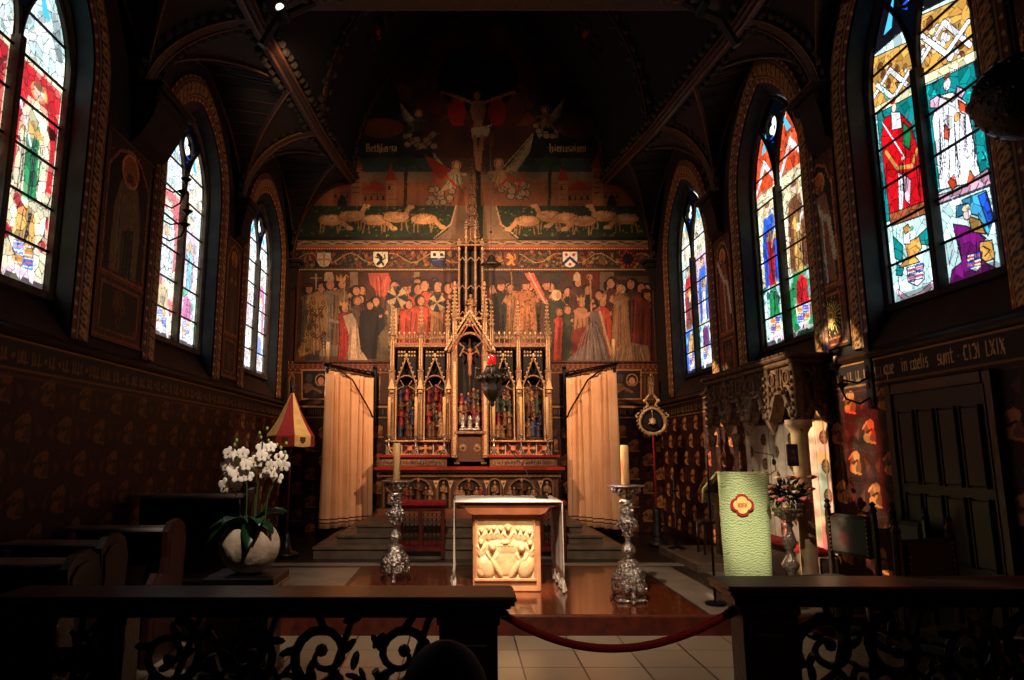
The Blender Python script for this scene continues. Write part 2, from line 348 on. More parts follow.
# ---- walls: shell behind the camera and above, keeps daylight to the windows
mb = MB().box(-4.2, 4.6, -2.3, -2.1, 0, 11.4)
struct(mb.build('wall_back', M['plaster']))
mb = MB().box(-4.2, -3.4, -2.2, 3.9, 0, 8); mb.box(-4.2, -3.4, 3.9, 13.4, 0, 2.55)
struct(mb.build('wall_left_lower', M['plaster']), cat='wall')
mb = MB().box(3.82, 4.6, -2.2, 3.9, 0, 8); mb.box(3.82, 4.6, 3.9, 13.4, 0, 2.55)
struct(mb.build('wall_right_lower', M['plaster']), cat='wall')
mb = MB().box(-3.6, 4.0, 13.31, 13.6, 0, 11.6); struct(mb.build('wall_end_core', M['plaster']), cat='wall')

# ---- pointed arch outline in (y,z)
def archpts(y0, y1, zb, zs, za, n=9):
    a = (y1 - y0) / 2; h = za - zs; Rr = (a * a + h * h) / (2 * a); th = math.asin(min(1, h / Rr)); L = [(y0, zb), (y0, zs)]
    for k in range(1, n): t = th * k / n; L.append((y0 + Rr - Rr * math.cos(t), zs + Rr * math.sin(t)))
    L.append(((y0 + y1) / 2, za))
    return L + [(y0 + y1 - y, z) for y, z in L[-2::-1]]
def inside_arch(Y, Z, y0, y1, zb, zs, za):
    a = (y1 - y0) / 2; h = za - zs; Rr = (a * a + h * h) / (2 * a)
    return (Y > y0) & (Y < y1) & (Z > zb) & ((Z < zs) | (((Y - y0 - Rr) ** 2 + (Z - zs) ** 2 < Rr * Rr) & ((Y - y1 + Rr) ** 2 + (Z - zs) ** 2 < Rr * Rr)))
WIN = {  # side, number: glass y0,y1, opening y0,y1
 ('left', 1): (4.34, 5.79, 4.05, 5.82), ('left', 2): (7.70, 9.15, 7.42, 9.2), ('left', 3): (10.93, 12.38, 10.5, 12.42),
 ('right', 1): (4.84, 6.26, 4.62, 6.3), ('right', 2): (7.53, 8.97, 7.26, 9.02), ('right', 3): (10.76, 12.2, 10.3, 12.25)}
XG = {'left': -3.62, 'right': 4.03}
ZAP = {'left': 6.0, 'right': 6.2}
BAYS = {'left': [(3.5, 6.75), (6.75, 10.0), (10.0, 13.3)], 'right': [(3.5, 6.75), (6.75, 9.75), (9.75, 13.3)]}
bandcol = (.42, .24, .12)
def band_canvas(Lg, seed):
    c = Cv(0, Lg, 0, .27, 75, (.13, .075, .055)); g = random.Random(seed)
    c.rect(0, Lg, 0, .035, (.46, .20, .12)); c.rect(0, Lg, .235, .27, (.40, .17, .10)); c.rect(0, Lg, .045, .058, (.55, .36, .2)); c.rect(0, Lg, .21, .223, (.5, .32, .18))
    k = .05
    while k < Lg:
        c.ell(k, .135, .045, .06, (.55, .36, .19)); c.ell(k, .135, .02, .03, (.22, .10, .06)); c.line([(k - .06, .08), (k, .14), (k + .06, .19)], .014, (.62, .43, .24)); c.ell(k + .06, .1, .02, .02, (.36, .13, .08)); c.ell(k + .055, .17, .018, .022, (.5, .35, .18))
        c.ell(k, .0175, .02, .012, (.75, .52, .32)); c.ell(k, .2525, .02, .012, (.7, .46, .28)); k += .125
    c.A = np.clip(c.A * np.array((1.35, 1.5, 1.65)), 0, .92)
    return c
def side_wall(side):
    xw = XL if side == 'left' else XR; xg = XG[side]; sg = -1 if side == 'left' else 1
    for i, (a, b) in enumerate(BAYS[side]):
        g0, g1, o0, o1 = WIN[(side, i + 1)]; za = ZAP[side] + .12
        out = archpts(o0, o1, 2.62, 5.05, za); gl = archpts(g0, g1, 2.98, 5.05, ZAP[side])
        m = MB(); n = len(out)                       # wall face around the opening
        def edge(p):
            y, z = p
            if z <= 2.63: return None
            return (a if y < (o0 + o1) / 2 else b, z)
        ring = []
        for (y, z) in out:
            t = 0 if z < 5.05 else min(1, (z - 5.05) / (za - 5.05)); s_ = y < (o0 + o1) / 2 - 1e-4; e_ = y > (o0 + o1) / 2 + 1e-4
            if s_: ring.append((a + (y - a) * t * .6, z + (8 - z) * t))
            elif e_: ring.append((b + (y - b) * t * .6, z + (8 - z) * t))
            else: ring.append((y, 8))
        m.grid([[(xw, y, z) for y, z in out], [(xw, y, z) for y, z in ring]])
        m.add([(xw, a, 2.53), (xw, o0, 2.53), (xw, o0, 2.62), (xw, a, 2.62)], [(0, 1, 2, 3)]); m.add([(xw, o1, 2.53), (xw, b, 2.53), (xw, b, 2.62), (xw, o1, 2.62)], [(0, 1, 2, 3)])
        m.add([(xw, o0, 2.53), (xw, o1, 2.53), (xw, o1, 2.62), (xw, o0, 2.62)], [(0, 1, 2, 3)])
        zt = ring[n // 2][1]
        m.add([(xw, a, 5), (xw, a, 8), (xw, (o0 + o1) / 2, 8)], [(0, 1, 2)]); m.add([(xw, b, 5), (xw, b, 8), (xw, (o0 + o1) / 2, 8)], [(0, 1, 2)])
        struct(m.build('wall_%s' % side, M['plaster']))
        r_ = MB(); gx = xg + sg * .03; r_.grid([[(xw, y, z) for y, z in out], [(gx, y, z) for y, z in gl]])
        struct(r_.build('wall_%s' % side, mat('dark_reveal', (.16, .20, .19), .55, c2=(.10, .10, .095), ns=5)))
        s_ = MB(); s_.add([(xw, o0, 2.53), (xw, o1, 2.53), (xw, o1, 2.62), (xw, o0, 2.62), (gx, g1, 2.985), (gx, g0, 2.985)], [(3, 2, 4, 5)])
        struct(s_.build('trim_%d' % (20 + i + (5 if side == 'left' else 0)), mat('window_sill_stone', (.30, .20, .15), .7, c2=(.22, .15, .11), ns=6)), cat='window sill')
        # gilt patterned band that frames the opening
        off = .27; O = archpts(o0 - off, o1 + off, 2.62, 5.05, za + .36); n = len(out); I = out
        ln = [0]
        for p, q in zip(I[:-1], I[1:]): ln.append(ln[-1] + math.dist(p, q))
        cvb = band_canvas(ln[-1], 3 + i); lnA = np.array(ln); IA = np.array(I); OA = np.array(O)
        def fn(X, Y, lnA=lnA, IA=IA, OA=OA, xw=xw, sg=sg):
            t = Y / .27
            yy = np.interp(X, lnA, IA[:, 0]) * (1 - t) + np.interp(X, lnA, OA[:, 0]) * t; zz = np.interp(X, lnA, IA[:, 1]) * (1 - t) + np.interp(X, lnA, OA[:, 1]) * t
            return np.stack([np.full_like(yy, xw) - sg * (.02 + .035 * np.sin(PI * t)), yy, zz], -1)
        struct(cvb.mesh('trim_%d' % (30 + i + (5 if side == 'left' else 0)), fn, PAINTED_WOOD), cat='window surround')
side_wall('left'); side_wall('right')

# ---- stained glass
PALS = {
 'teal': (.05, .46, .45), 'blue': (.12, .30, .78), 'red': (.72, .05, .08), 'white': (.93, .90, .90), 'pink': (.90, .66, .74), 'purple': (.40, .07, .36), 'gold': (.78, .56, .26),
 'brown': (.42, .22, .12), 'orange': (.86, .26, .10), 'green': (.08, .48, .24), 'cream': (.92, .84, .66), 'pale': (.74, .84, .82), 'skyb': (.28, .68, .85), 'mag': (.82, .10, .42), 'dk': (.06, .05, .07)}
def light_picture(c, x0, x1, zb, zs, zt, L, g):
    p = {k: np.array(v) for k, v in PALS.items()}; w_ = x1 - x0; cx = (x0 + x1) / 2; H = zt - zb
    bg_, robe, robe2, can, low, low2, lowbg = L; zf = zb + H * .27; zc_ = zb + H * .70
    c.rect(x0, x1, zb, zt, p[bg_]); c.rect(x0, x1, zc_, zt, p[can])
    for k in range(26): c.ell(g.uniform(x0, x1), g.uniform(zc_, zt), .05, .09, p[can] * g.uniform(.45, 1.1), .8, g.uniform(0, 3))
    c.poly([(x0, zc_), (cx, zc_ + .34), (x1, zc_), (x1, zc_ + .08), (cx, zc_ + .46), (x0, zc_ + .08)], p['white'])
    c.line([(x0 + .03, zc_ + .5), (cx, zc_ + .85), (x1 - .03, zc_ + .5)], .05, p['cream']); c.rect(x0, x1, zc_ - .04, zc_ + .03, p['cream'])
    for k in range(14): c.line([(g.uniform(x0, x1), g.uniform(zf, zc_)) for _ in range(3)], .02, p[bg_] * g.uniform(.3, 1.4), .8)
    c.rect(x0, x1, zf, zf + .16, p['cream'] * .8)
    for k in range(8): c.line([(x0 + k * w_ / 8, zf), (x0 + k * w_ / 8 + .06, zf + .16)], .014, p['dk'])
    # standing figure
    h = zc_ - zf - .05; hd = zf + h * .86
    c.poly([(cx - w_ * .30, zf + .03), (cx - w_ * .30, zf + h * .55), (cx - w_ * .20, zf + h * .78), (cx + w_ * .20, zf + h * .78), (cx + w_ * .34, zf + h * .5), (cx + w_ * .33, zf + .02)], p[robe])
    c.poly([(cx - w_ * .10, zf + .0), (cx - w_ * .16, zf + h * .5), (cx + w_ * .10, zf + h * .62), (cx + w_ * .16, zf + .02)], p[robe2])
    c.poly([(cx - w_ * .3, zf + h * .5), (cx - w_ * .05, zf + h * .62), (cx + w_ * .2, zf + h * .52), (cx - w_ * .05, zf + h * .48)], p['gold'])
    for k in range(12):
        a = cx + w_ * g.uniform(-.28, .28); c.line([(a, zf + h * g.uniform(.4, .7)), (a + g.uniform(-.05, .05), zf + .05)], .012, p['dk'], .8)
    c.ell(cx, hd, w_ * .17, h * .075, p['gold'] if robe != 'white' else p['pink']); c.ell(cx, hd, w_ * .11, h * .062, (.92, .78, .70)); c.ell(cx, hd + h * .045, w_ * .11, h * .03, p['brown'])
    c.ell(cx - w_ * .22, zf + h * .56, .035, .035, (.92, .78, .70)); c.line([(cx - w_ * .38, zf + h * .75), (cx - w_ * .05, zf + h * .42)], .025, p['white'])
    # lower panel: shield on helm or kneeling figure
    c.rect(x0, x1, zb, zf, p[lowbg]); zl = zb + (zf - zb) * .33; 
    for k in range(14): c.ell(g.uniform(x0, x1), g.uniform(zl, zf), .06, .05, p[low] * g.uniform(.5, 1.1), .9, g.uniform(0, 3))
    c.poly([(cx - .16, zl), (cx - .12, zf - .12), (cx, zf - .04), (cx + .13, zf - .12), (cx + .17, zl)], p[low2])
    for k in range(5): c.line([(g.uniform(cx - .15, cx + .15), zf - .1), (g.uniform(cx - .15, cx + .15), zl)], .012, p['dk'])
    sx = cx + (.02); c.poly([(sx - .16, zl + .12), (sx + .16, zl + .12), (sx + .15, zl - .08), (sx, zl - .2), (sx - .15, zl - .08)], p['white'])
    for a_ in (0, 1):
        for b_ in (0, 1):
            c.rect(sx - .14 + .14 * a_, sx + .14 * a_, zl - .08 + .1 * b_, zl + .02 + .1 * b_, p['blue'] if (a_ + b_) % 2 else p['gold'])
            for q in range(3): c.line([(sx - .13 + .14 * a_, zl - .07 + .1 * b_ + q * .035), (sx - .01 + .14 * a_, zl - .05 + .1 * b_ + q * .035)], .011, p['orange'] if q % 2 else p['white'])
    c.line([(x0 + .06, zb + .06), (cx, zb + .12), (x1 - .06, zb + .05)], .05, p['pink'])
    c.rect(x0, x0 + .03, zb, zt, p['cream']); c.rect(x1 - .03, x1, zb, zt, p['cream'])
def make_window(side, num, lights, seed, res, glare=0, cell=.10, custom=None):
    xg = XG[side]; g0, g1, _, _ = WIN[(side, num)]; za = ZAP[side]; g = random.Random(seed); zb = 2.99; c = Cv(g0, g1, 2.98, za, res, PALS['dk']); mid = (g0 + g1) / 2
    halves = [(g0 + .03, mid - .03), (mid + .03, g1 - .03)]; zsub = za - .32
    for (a, b), L in zip(halves, lights): light_picture(c, a, b, zb, 5.0, zsub + .02, L, g)
    if custom: custom(c)
    c.strokes(900 if custom is None else 350, .09, .008, seed, .25, 1.2, 1.2); pic = c.A.copy(); ng = np.random.RandomState(seed)
    # leaded pieces: jittered seed per cell, nearest two seeds
    cw = cell; nx = int((g1 - g0) / cw) + 2; nz = int((za - 2.98) / cw) + 2; jx = (np.arange(nx)[None] + ng.rand(nz, nx)) * cw + g0; jz = (np.arange(nz)[:, None] + ng.rand(nz, nx)) * cw + 2.98
    X, Z = np.meshgrid(c.xs, c.ys); ix = ((X - g0) / cw).astype(int); iz = ((Z - 2.98) / cw).astype(int); d1 = np.full(X.shape, 9.); d2 = d1.copy(); sx = X * 0; sz = X * 0; val = X * 0
    rv = ng.rand(nz, nx)
    for dx in (-1, 0, 1):
        for dz in (-1, 0, 1):
            a = np.clip(ix + dx, 0, nx - 1); b = np.clip(iz + dz, 0, nz - 1); px, pz = jx[b, a], jz[b, a]; d = np.hypot(X - px, (Z - pz) * .8)
            n1 = d < d1; d2 = np.where(n1, d1, np.minimum(d2, d)); sx = np.where(n1, px, sx); sz = np.where(n1, pz, sz); val = np.where(n1, rv[b, a], val); d1 = np.where(n1, d, d1)
    si = np.clip(((sx - g0) / (g1 - g0) * (c.w - 1)).astype(int), 0, c.w - 1); sj = np.clip(((sz - 2.98) / (za - 2.98) * (c.h - 1)).astype(int), 0, c.h - 1)
    k_ = .28 if custom is None else .06; A = pic * (1 - k_) + pic[sj, si] * k_; A = A * (.80 + .40 * val[..., None])
    if glare: A = A * (1 - glare) + np.array((1, .97, .97)) * glare  # panes blended towards white, overexposed glare put into the glass colour
    A[(d2 - d1) < .0045] *= (.35 if custom is None else .6)
    c.A = np.clip(A, 0, 1)
    # heads of the lights and the tracery field above
    X, Z = np.meshgrid(c.xs, c.ys); keep = np.zeros(X.shape, bool)
    for a, b in halves: keep |= inside_arch(X, Z, a, b, 2.98, 4.95, zsub)
    c.A[~keep] = (.01, .015, .03); q = mid, za - .42
    for dx, dz in ((0, .09), (.075, 0), (-.075, 0), (0, -.08)): c.ell(q[0] + dx, q[1] + dz, .06, .06, (.80, .82, .80) if not glare else (.95, .95, .9))
    for s_ in (-1, 1): c.poly([(mid + s_ * .30, za - .62), (mid + s_ * .42, za - .62), (mid + s_ * .20, za - .30)], PALS['skyb']); c.poly([(mid + s_ * .07, za - .6), (mid + s_ * .03, za - .5), (mid + s_ * .16, za - .52)], PALS['blue'])
    root = thing('window_%d' % (num + (3 if side == 'right' else 0)), (xg, mid, 2.98), None, 'window'); root['kind'] = 'structure'
    sg = -1 if side == 'left' else 1
    c.mesh('glass_pane', lambda X, Y: np.stack([np.full_like(X, xg), X, Y], -1), GLASS, root, lambda Y, Z: inside_arch(Y, Z, g0, g1, 2.97, 5.05, za))
    jam = M['jamb'] if side == 'left' else M['mullion']
    xf = xg - sg * .03; m = MB(); m.tube([(xf, y, z) for y, z in archpts(g0, g1, 2.98, 5.05, za)], .045 if side == 'left' else .03, 6); m.box(xf - .03, xf + .05, g0, g1, 2.94, 3.0); m.build('frame', jam, root)
    m = MB(); m.box(xf - .05, xf + .05, mid - .035, mid + .035, 2.98, 4.98, .01); m.build('mullion', jam, root)
    m = MB()
    for a, b in halves: m.tube([(xf, y, z) for y, z in archpts(a - .02, b + .02, 4.9, 4.95, zsub)], .025, 5)
    m.tube([(xf, q[0] + .16 * math.cos(t * PI / 8), q[1] + .17 * math.sin(t * PI / 8)) for t in range(16)], .018, 5, True); m.build('tracery', jam, root)
    for k in range(6):
        m = MB(); z = 3.37 + k * .38; m.tube([(xf + sg * .02, g0, z), (xf + sg * .02, g1, z)], .013, 5); m.build('saddle_bar', M['iron'], root)
    m = MB()
    for j in range(2, 7):
        y = g0 + (g1 - g0) * j / 8
        if j != 4: m.tube([(xf + sg * .025, y, 3.0), (xf + sg * .025, y, 5.2)], .0035, 4)

def r1_picture(c):      # the big right window: red-robed figure, white figure, kneeling purple angel, shields
    xg = XG['right']; p = {k: np.array(v) for k, v in PALS.items()}; g = random.Random(3); D = p['dk']
    def q(*uv): return [(lambda w_: (w_.y, w_.z))(PX(u, v, xg)) for u, v in uv]
    def po(col_, *uv, ol=.012): L = q(*uv); c.poly(L, col_); c.line(L + [L[0]], ol, D, .85)
    def li(wd, col_, *uv): c.line(q(*uv), wd, col_)
    def el(col_, u, v, r_, k=1.0): (y, z), = q((u, v)); c.ell(y, z, r_, r_ * k, D); c.ell(y, z, r_ * .85, r_ * k * .85, col_)
    gold, wh, te, rd, cr, pk, pu, bl, br, og = p['gold'], p['white'], p['teal'], p['red'], p['cream'], p['pink'], p['purple'], p['blue'], p['brown'], p['orange']
    c.rect(c.x0, c.x1, c.y0, c.y1, D)
    po(p['pale'], (868, 60), (915, 20), (943, 300), (893, 310)); po(p['pale'], (905, 20), (965, -10), (1004, 284), (946, 300))
    # canopies
    po(gold, (868, 60), (912, 40), (917, 84), (873, 112)); po(gold, (910, 20), (968, -5), (974, 52), (920, 80))
    for (a, b) in (((878, 66), (908, 96)), ((922, 20), (964, 62))):
        for k in range(40): el(g.choice((wh, cr, gold, gold * .7, br)), g.uniform(a[0], b[0]), g.uniform(a[1], b[1]), g.uniform(.015, .05), g.uniform(.6, 1.6))
    for pts in (((872, 100), (890, 70), (911, 88)), ((877, 85), (893, 98), (909, 72)), ((921, 62), (944, 22), (970, 45)), ((922, 36), (946, 54), (968, 22))): li(.06, D, *pts); li(.042, wh, *pts)
    for pts in (((874, 112), (918, 88)), ((920, 82), (974, 56))): li(.085, D, *pts); li(.07, cr, *pts)
    # teal grounds
    po(te, (877, 114), (918, 92), (930, 206), (886, 222)); po(te, (922, 88), (974, 62), (990, 168), (931, 196))
    for k in range(70): u = g.uniform(880, 988); v = g.uniform(85, 180); li(.012, D if k % 2 else te * 1.5, (u, v), (u + g.uniform(-5, 5), v + g.uniform(-8, 8)), (u + g.uniform(-6, 6), v + g.uniform(-9, 9)))
    # red-robed figure
    po(rd, (884, 118), (899, 112), (911, 124), (918, 150), (928, 204), (908, 208), (890, 216), (884, 170), (881, 140)); po(wh, (898, 172), (904, 176), (903, 212), (899, 214)); po(pk, (903, 172), (911, 180), (910, 205), (905, 200)); po(p['green'], (903, 122), (911, 130), (910, 150), (903, 145)); po(wh, (891, 112), (900, 112), (902, 128), (892, 130)); el(np.array((.93, .78, .7)), 894, 108, .036, 1.3); el(rd, 893, 101, .045, .6)
    li(.035, gold, (886, 152), (897, 168), (912, 166), (917, 150)); li(.02, D, (882, 122), (905, 158)); li(.012, wh, (882, 122), (905, 158)); el(np.array((.93, .78, .7)), 903, 158, .025)
    for k in range(12): u = g.uniform(886, 922); li(.01, D, (u, g.uniform(140, 165)), (u + g.uniform(-2, 5), g.uniform(185, 210)))
    # white figure
    po(wh, (938, 96), (952, 92), (966, 102), (972, 130), (981, 178), (966, 184), (940, 190), (936, 150), (932, 120)); po(pk, (930, 100), (940, 94), (938, 108), (930, 108)); po(pk, (957, 86), (966, 90), (962, 98), (956, 96)); po(gold, (938, 96), (952, 102), (960, 94), (951, 99)); el(wh * np.array((.98, .85, .85)), 947, 84, .045, 1.3); el(br, 947, 76, .04, .6); po(og, (958, 100), (965, 104), (966, 114), (960, 112)); po(og, (945, 124), (950, 130), (949, 140), (944, 138)); po(og, (948, 182), (954, 174), (957, 186), (952, 190)); po(og, (970, 170), (975, 178), (972, 186), (967, 184)); el(p['skyb'], 956, 193, .03); el(gold, 957, 117, .04)
    for k in range(20): u = g.uniform(938, 974); li(.009, D * 2.5, (u, g.uniform(105, 140)), (u + g.uniform(0, 5), g.uniform(150, 182)))
    # brick floors
    po(br * 1.3, (889, 214), (928, 200), (931, 212), (891, 226)); po(pk * .8, (974, 178), (988, 168), (991, 184), (938, 204), (936, 196), (968, 186))
    for k in range(12): u = 890 + 8.4 * k; li(.008, D, (u, 224 - (u - 890) * .36), (u + 5, 213 - (u - 890) * .36))
    # left lower: helm, mantling and shield
    po(p['pale'], (892, 226), (932, 212), (942, 298), (902, 308)); po(te, (893, 236), (903, 246), (902, 262), (895, 258)); po(te, (918, 236), (929, 226), (931, 246), (921, 244)); po(te, (897, 264), (904, 268), (902, 276), (896, 275)); po(gold, (905, 244), (919, 236), (922, 248), (915, 256), (920, 262), (899, 268), (908, 256)); po(wh, (903, 232), (910, 230), (910, 244), (904, 244)); po(gold * .9, (903, 228), (908, 224), (911, 230), (905, 234)); el(p['green'], 912, 228, .025)
    def shld(cu, cv, s):
        po(wh, (cu - s, cv - s * .8), (cu + s, cv - s * 1.3), (cu + s * 1.1, cv + s * .5), (cu + s * .3, cv + s * 1.3), (cu - s * .7, cv + s * .9))
        for a in range(2):
            for b in range(2):
                x_ = cu - s * .45 + a * s * .95; y_ = cv - s * .55 + b * s * .95 - a * s * .3; c0 = bl if (a + b) % 2 == 0 else np.array((.85, .7, .45)); po(c0, (x_ - s * .42, y_ - s * .35), (x_ + s * .42, y_ - s * .55), (x_ + s * .42, y_ + s * .3), (x_ - s * .42, y_ + s * .45), ol=.009)
                for t in range(3): li(.014, og if t % 2 else (wh if (a + b) % 2 == 0 else bl), (x_ - s * .35, y_ - s * .2 + t * s * .25), (x_ + s * .35, y_ - s * .38 + t * s * .25))
    shld(915, 275, 8.5); li(.055, D, (898, 292), (908, 300), (922, 294), (932, 284), (938, 290)); li(.04, pk, (898, 292), (908, 300), (922, 294), (932, 284), (938, 290))
    # right lower: kneeling purple angel with blue wings
    po(p['pale'], (936, 206), (990, 186), (1003, 280), (948, 296)); po(p['skyb'] * .8, (962, 200), (976, 194), (986, 190), (994, 218), (988, 236), (978, 216), (966, 212)); po(bl * .9, (978, 196), (986, 192), (993, 218), (989, 228)); po(p['skyb'] * .6, (956, 206), (968, 203), (966, 214), (956, 218))
    po(pu, (953, 224), (966, 226), (978, 232), (986, 238), (980, 246), (984, 262), (1000, 270), (990, 280), (950, 284), (952, 270), (962, 262), (958, 246)); po(gold * .8, (968, 216), (980, 220), (986, 234), (972, 232)); el(np.array((.93, .80, .8)), 967, 214, .045, 1.1); el(cr, 966, 208, .05, .6); po(gold, (980, 242), (992, 240), (995, 258), (986, 262), (978, 256)); li(.012, D, (983, 246), (990, 250), (985, 256)); shld(974, 262, 7.5)
    li(.055, D, (951, 290), (966, 284), (980, 284), (998, 274)); li(.04, pk, (951, 290), (966, 284), (980, 284), (998, 274))
    for k in range(12): u = g.uniform(952, 996); v = g.uniform(236, 270); li(.009, D, (u, v), (u + g.uniform(-5, 5), v + 16))
make_window('right', 1, [('teal', 'white', 'white', 'gold', 'skyb', 'purple', 'pale'), ('teal', 'red', 'white', 'gold', 'teal', 'gold', 'pale')], 5, 200, custom=r1_picture)
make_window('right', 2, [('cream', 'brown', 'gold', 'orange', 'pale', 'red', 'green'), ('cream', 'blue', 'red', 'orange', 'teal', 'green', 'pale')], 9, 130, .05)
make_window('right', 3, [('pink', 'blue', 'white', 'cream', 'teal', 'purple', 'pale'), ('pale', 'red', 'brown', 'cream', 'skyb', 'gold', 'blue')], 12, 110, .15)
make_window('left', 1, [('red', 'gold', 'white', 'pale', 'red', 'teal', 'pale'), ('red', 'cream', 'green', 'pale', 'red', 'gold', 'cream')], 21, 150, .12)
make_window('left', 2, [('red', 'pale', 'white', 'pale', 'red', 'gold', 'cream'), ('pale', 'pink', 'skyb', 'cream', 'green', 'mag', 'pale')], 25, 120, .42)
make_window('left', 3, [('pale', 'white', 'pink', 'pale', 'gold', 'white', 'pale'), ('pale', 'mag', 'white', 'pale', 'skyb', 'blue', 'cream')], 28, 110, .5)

# ---- painted dado of the side walls with the lettered frieze
def motif(c, x, z, s, k=1):
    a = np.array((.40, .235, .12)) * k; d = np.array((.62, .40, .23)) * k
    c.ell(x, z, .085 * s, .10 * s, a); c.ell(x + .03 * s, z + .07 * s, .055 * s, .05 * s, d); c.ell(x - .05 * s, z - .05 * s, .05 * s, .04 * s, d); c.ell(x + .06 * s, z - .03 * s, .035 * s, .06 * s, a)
    c.line([(x - .1 * s, z + .04 * s), (x - .02 * s, z + .1 * s), (x + .02 * s, z), (x - .06 * s, z - .08 * s), (x + .08 * s, z - .1 * s)], .022 * s, d); c.line([(x - .04 * s, z), (x + .04 * s, z + .03 * s)], .02 * s, (.15, .06, .04))
def dado(name, side, a0, a1, res, fn, flip=False, text=None, txt_at=0):
    base = (.185, .066, .048) ; c = Cv(a0, a1, .12, ZD, res, base); c.mottle(.18, 14, 3)
    sx = .56; row = 0; z = 2.12
    while z > .2:
        x = math.floor(a0 / sx) * sx + (sx / 2 if row % 2 else 0)
        while x < a1 + sx:
            motif(c, x, z, 1, 1.2 if side == 'right' else .75)  # motif paint brightened on the right wall, dimmed on the darker left one
            for t in (-1, 1):
                c.poly([(x + sx / 2 + t * .03, z - .02), (x + sx / 2 + t * .13, z + .06), (x + sx / 2 + t * .10, z - .08)], (.33, .17, .095)); 
            for q in range(-6, 7): c.ell(x + q * .045, z - .17 - .02 * math.cos(q / 2), .007, .007, (.40, .20, .12))
            for q in range(9): t = PI * q / 8; c.ell(x + .16 * math.cos(t), z + .02 + .16 * math.sin(t), .012, .012, (.27, .12, .075))
            x += sx
        z -= .29; row += 1
    c.rect(a0, a1, 2.27, ZD, (.10, .06, .05)); c.rect(a0, a1, 2.485, 2.515, (.72, .50, .27)); c.rect(a0, a1, 2.27, 2.285, (.55, .36, .2)); c.rect(a0, a1, 2.22, 2.23, (.36, .2, .12))
    if text:
        ts = 1.40 / sum(GL[q][0] + .1 for q in text); write(c, text, txt_at, 2.335, ts, (.92, .76, .50), wd=.17, sy=.082 / ts)
    g = random.Random(len(name)); x = a0 + .05
    while x < a1 - .1:
        if not (text and txt_at - .12 < x < txt_at + 1.75):
            n_ = g.choice((2, 3, 4))
            for k in range(n_): c.nib([[(0, 1), (0, 0)]], x, 2.33, .085, (.50, .36, .21), .2); c.line([(x, 2.325), (x + .03, 2.338)], .014, (.50, .36, .21)); x += .042
            x += .05
            if g.random() < .3: c.ell(x, 2.37, .02, .02, (.55, .35, .2)); x += .06
        else: x += .05
    return c.mesh(name, fn, PAINT, flip=flip)
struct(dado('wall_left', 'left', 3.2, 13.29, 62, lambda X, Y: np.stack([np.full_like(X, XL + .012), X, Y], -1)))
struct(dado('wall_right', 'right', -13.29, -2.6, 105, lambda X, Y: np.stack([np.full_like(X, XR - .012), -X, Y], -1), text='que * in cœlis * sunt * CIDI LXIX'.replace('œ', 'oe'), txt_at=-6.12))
for side, x in (('left', XL), ('right', XR)):
    s_ = 1 if side == 'left' else -1
    m = MB(); m.prism([(x + s_ * q, z) for q, z in ((0, 2.50), (.05, 2.515), (.07, 2.54), (.05, 2.565), (0, 2.60))], 2.6, 13.28, 'y'); struct(m.build('trim_%d' % (40 + s_), M['ledge']), cat='dado moulding')
    m = MB(); m.box(min(x, x + s_ * .05), max(x, x + s_ * .05), 2.6, 13.28, 0.0, .30, .01); struct(m.build('baseboard_' + side, M['darkwood']))
# ---- ribs, vault webs, purlins, corbels
def purz(Y): return float(np.interp(Y, [3, 6.75, 10.0, 13.3], [6.25, 6.28, 6.6, 7.12]))
def purx(side, Y): return -2.25 if side == 'left' else float(np.interp(Y, [6.7, 9.9, 13.3], [3.05, 2.98, 2.93]))
def spring(side, Y): return Vector((XL if side == 'left' else XR, Y, 5.42))
def qcurve(S, E, n=12, pw=1.0):
    L = []
    for k in range(n + 1):
        t = k / n * PI / 2; h = 1 - math.cos(t); v = math.sin(t); L.append(Vector((S.x + (E.x - S.x) * h, S.y + (E.y - S.y) * h, S.z + (E.z - S.z) * v)))
    return L
def wallarc(S, E, n=12):
    a = math.dist((S.y,), (E.y,)); h = E.z - S.z; L = []
    for k in range(n + 1):
        t = k / n * R(66); L.append(Vector((S.x, S.y + (E.y - S.y) * (1 - math.cos(t)) / (1 - math.cos(R(66))), S.z + h * math.sin(t) / math.sin(R(66)))))
    return L
tn = 60
webm = M['web']; n_ = webm.node_tree.nodes
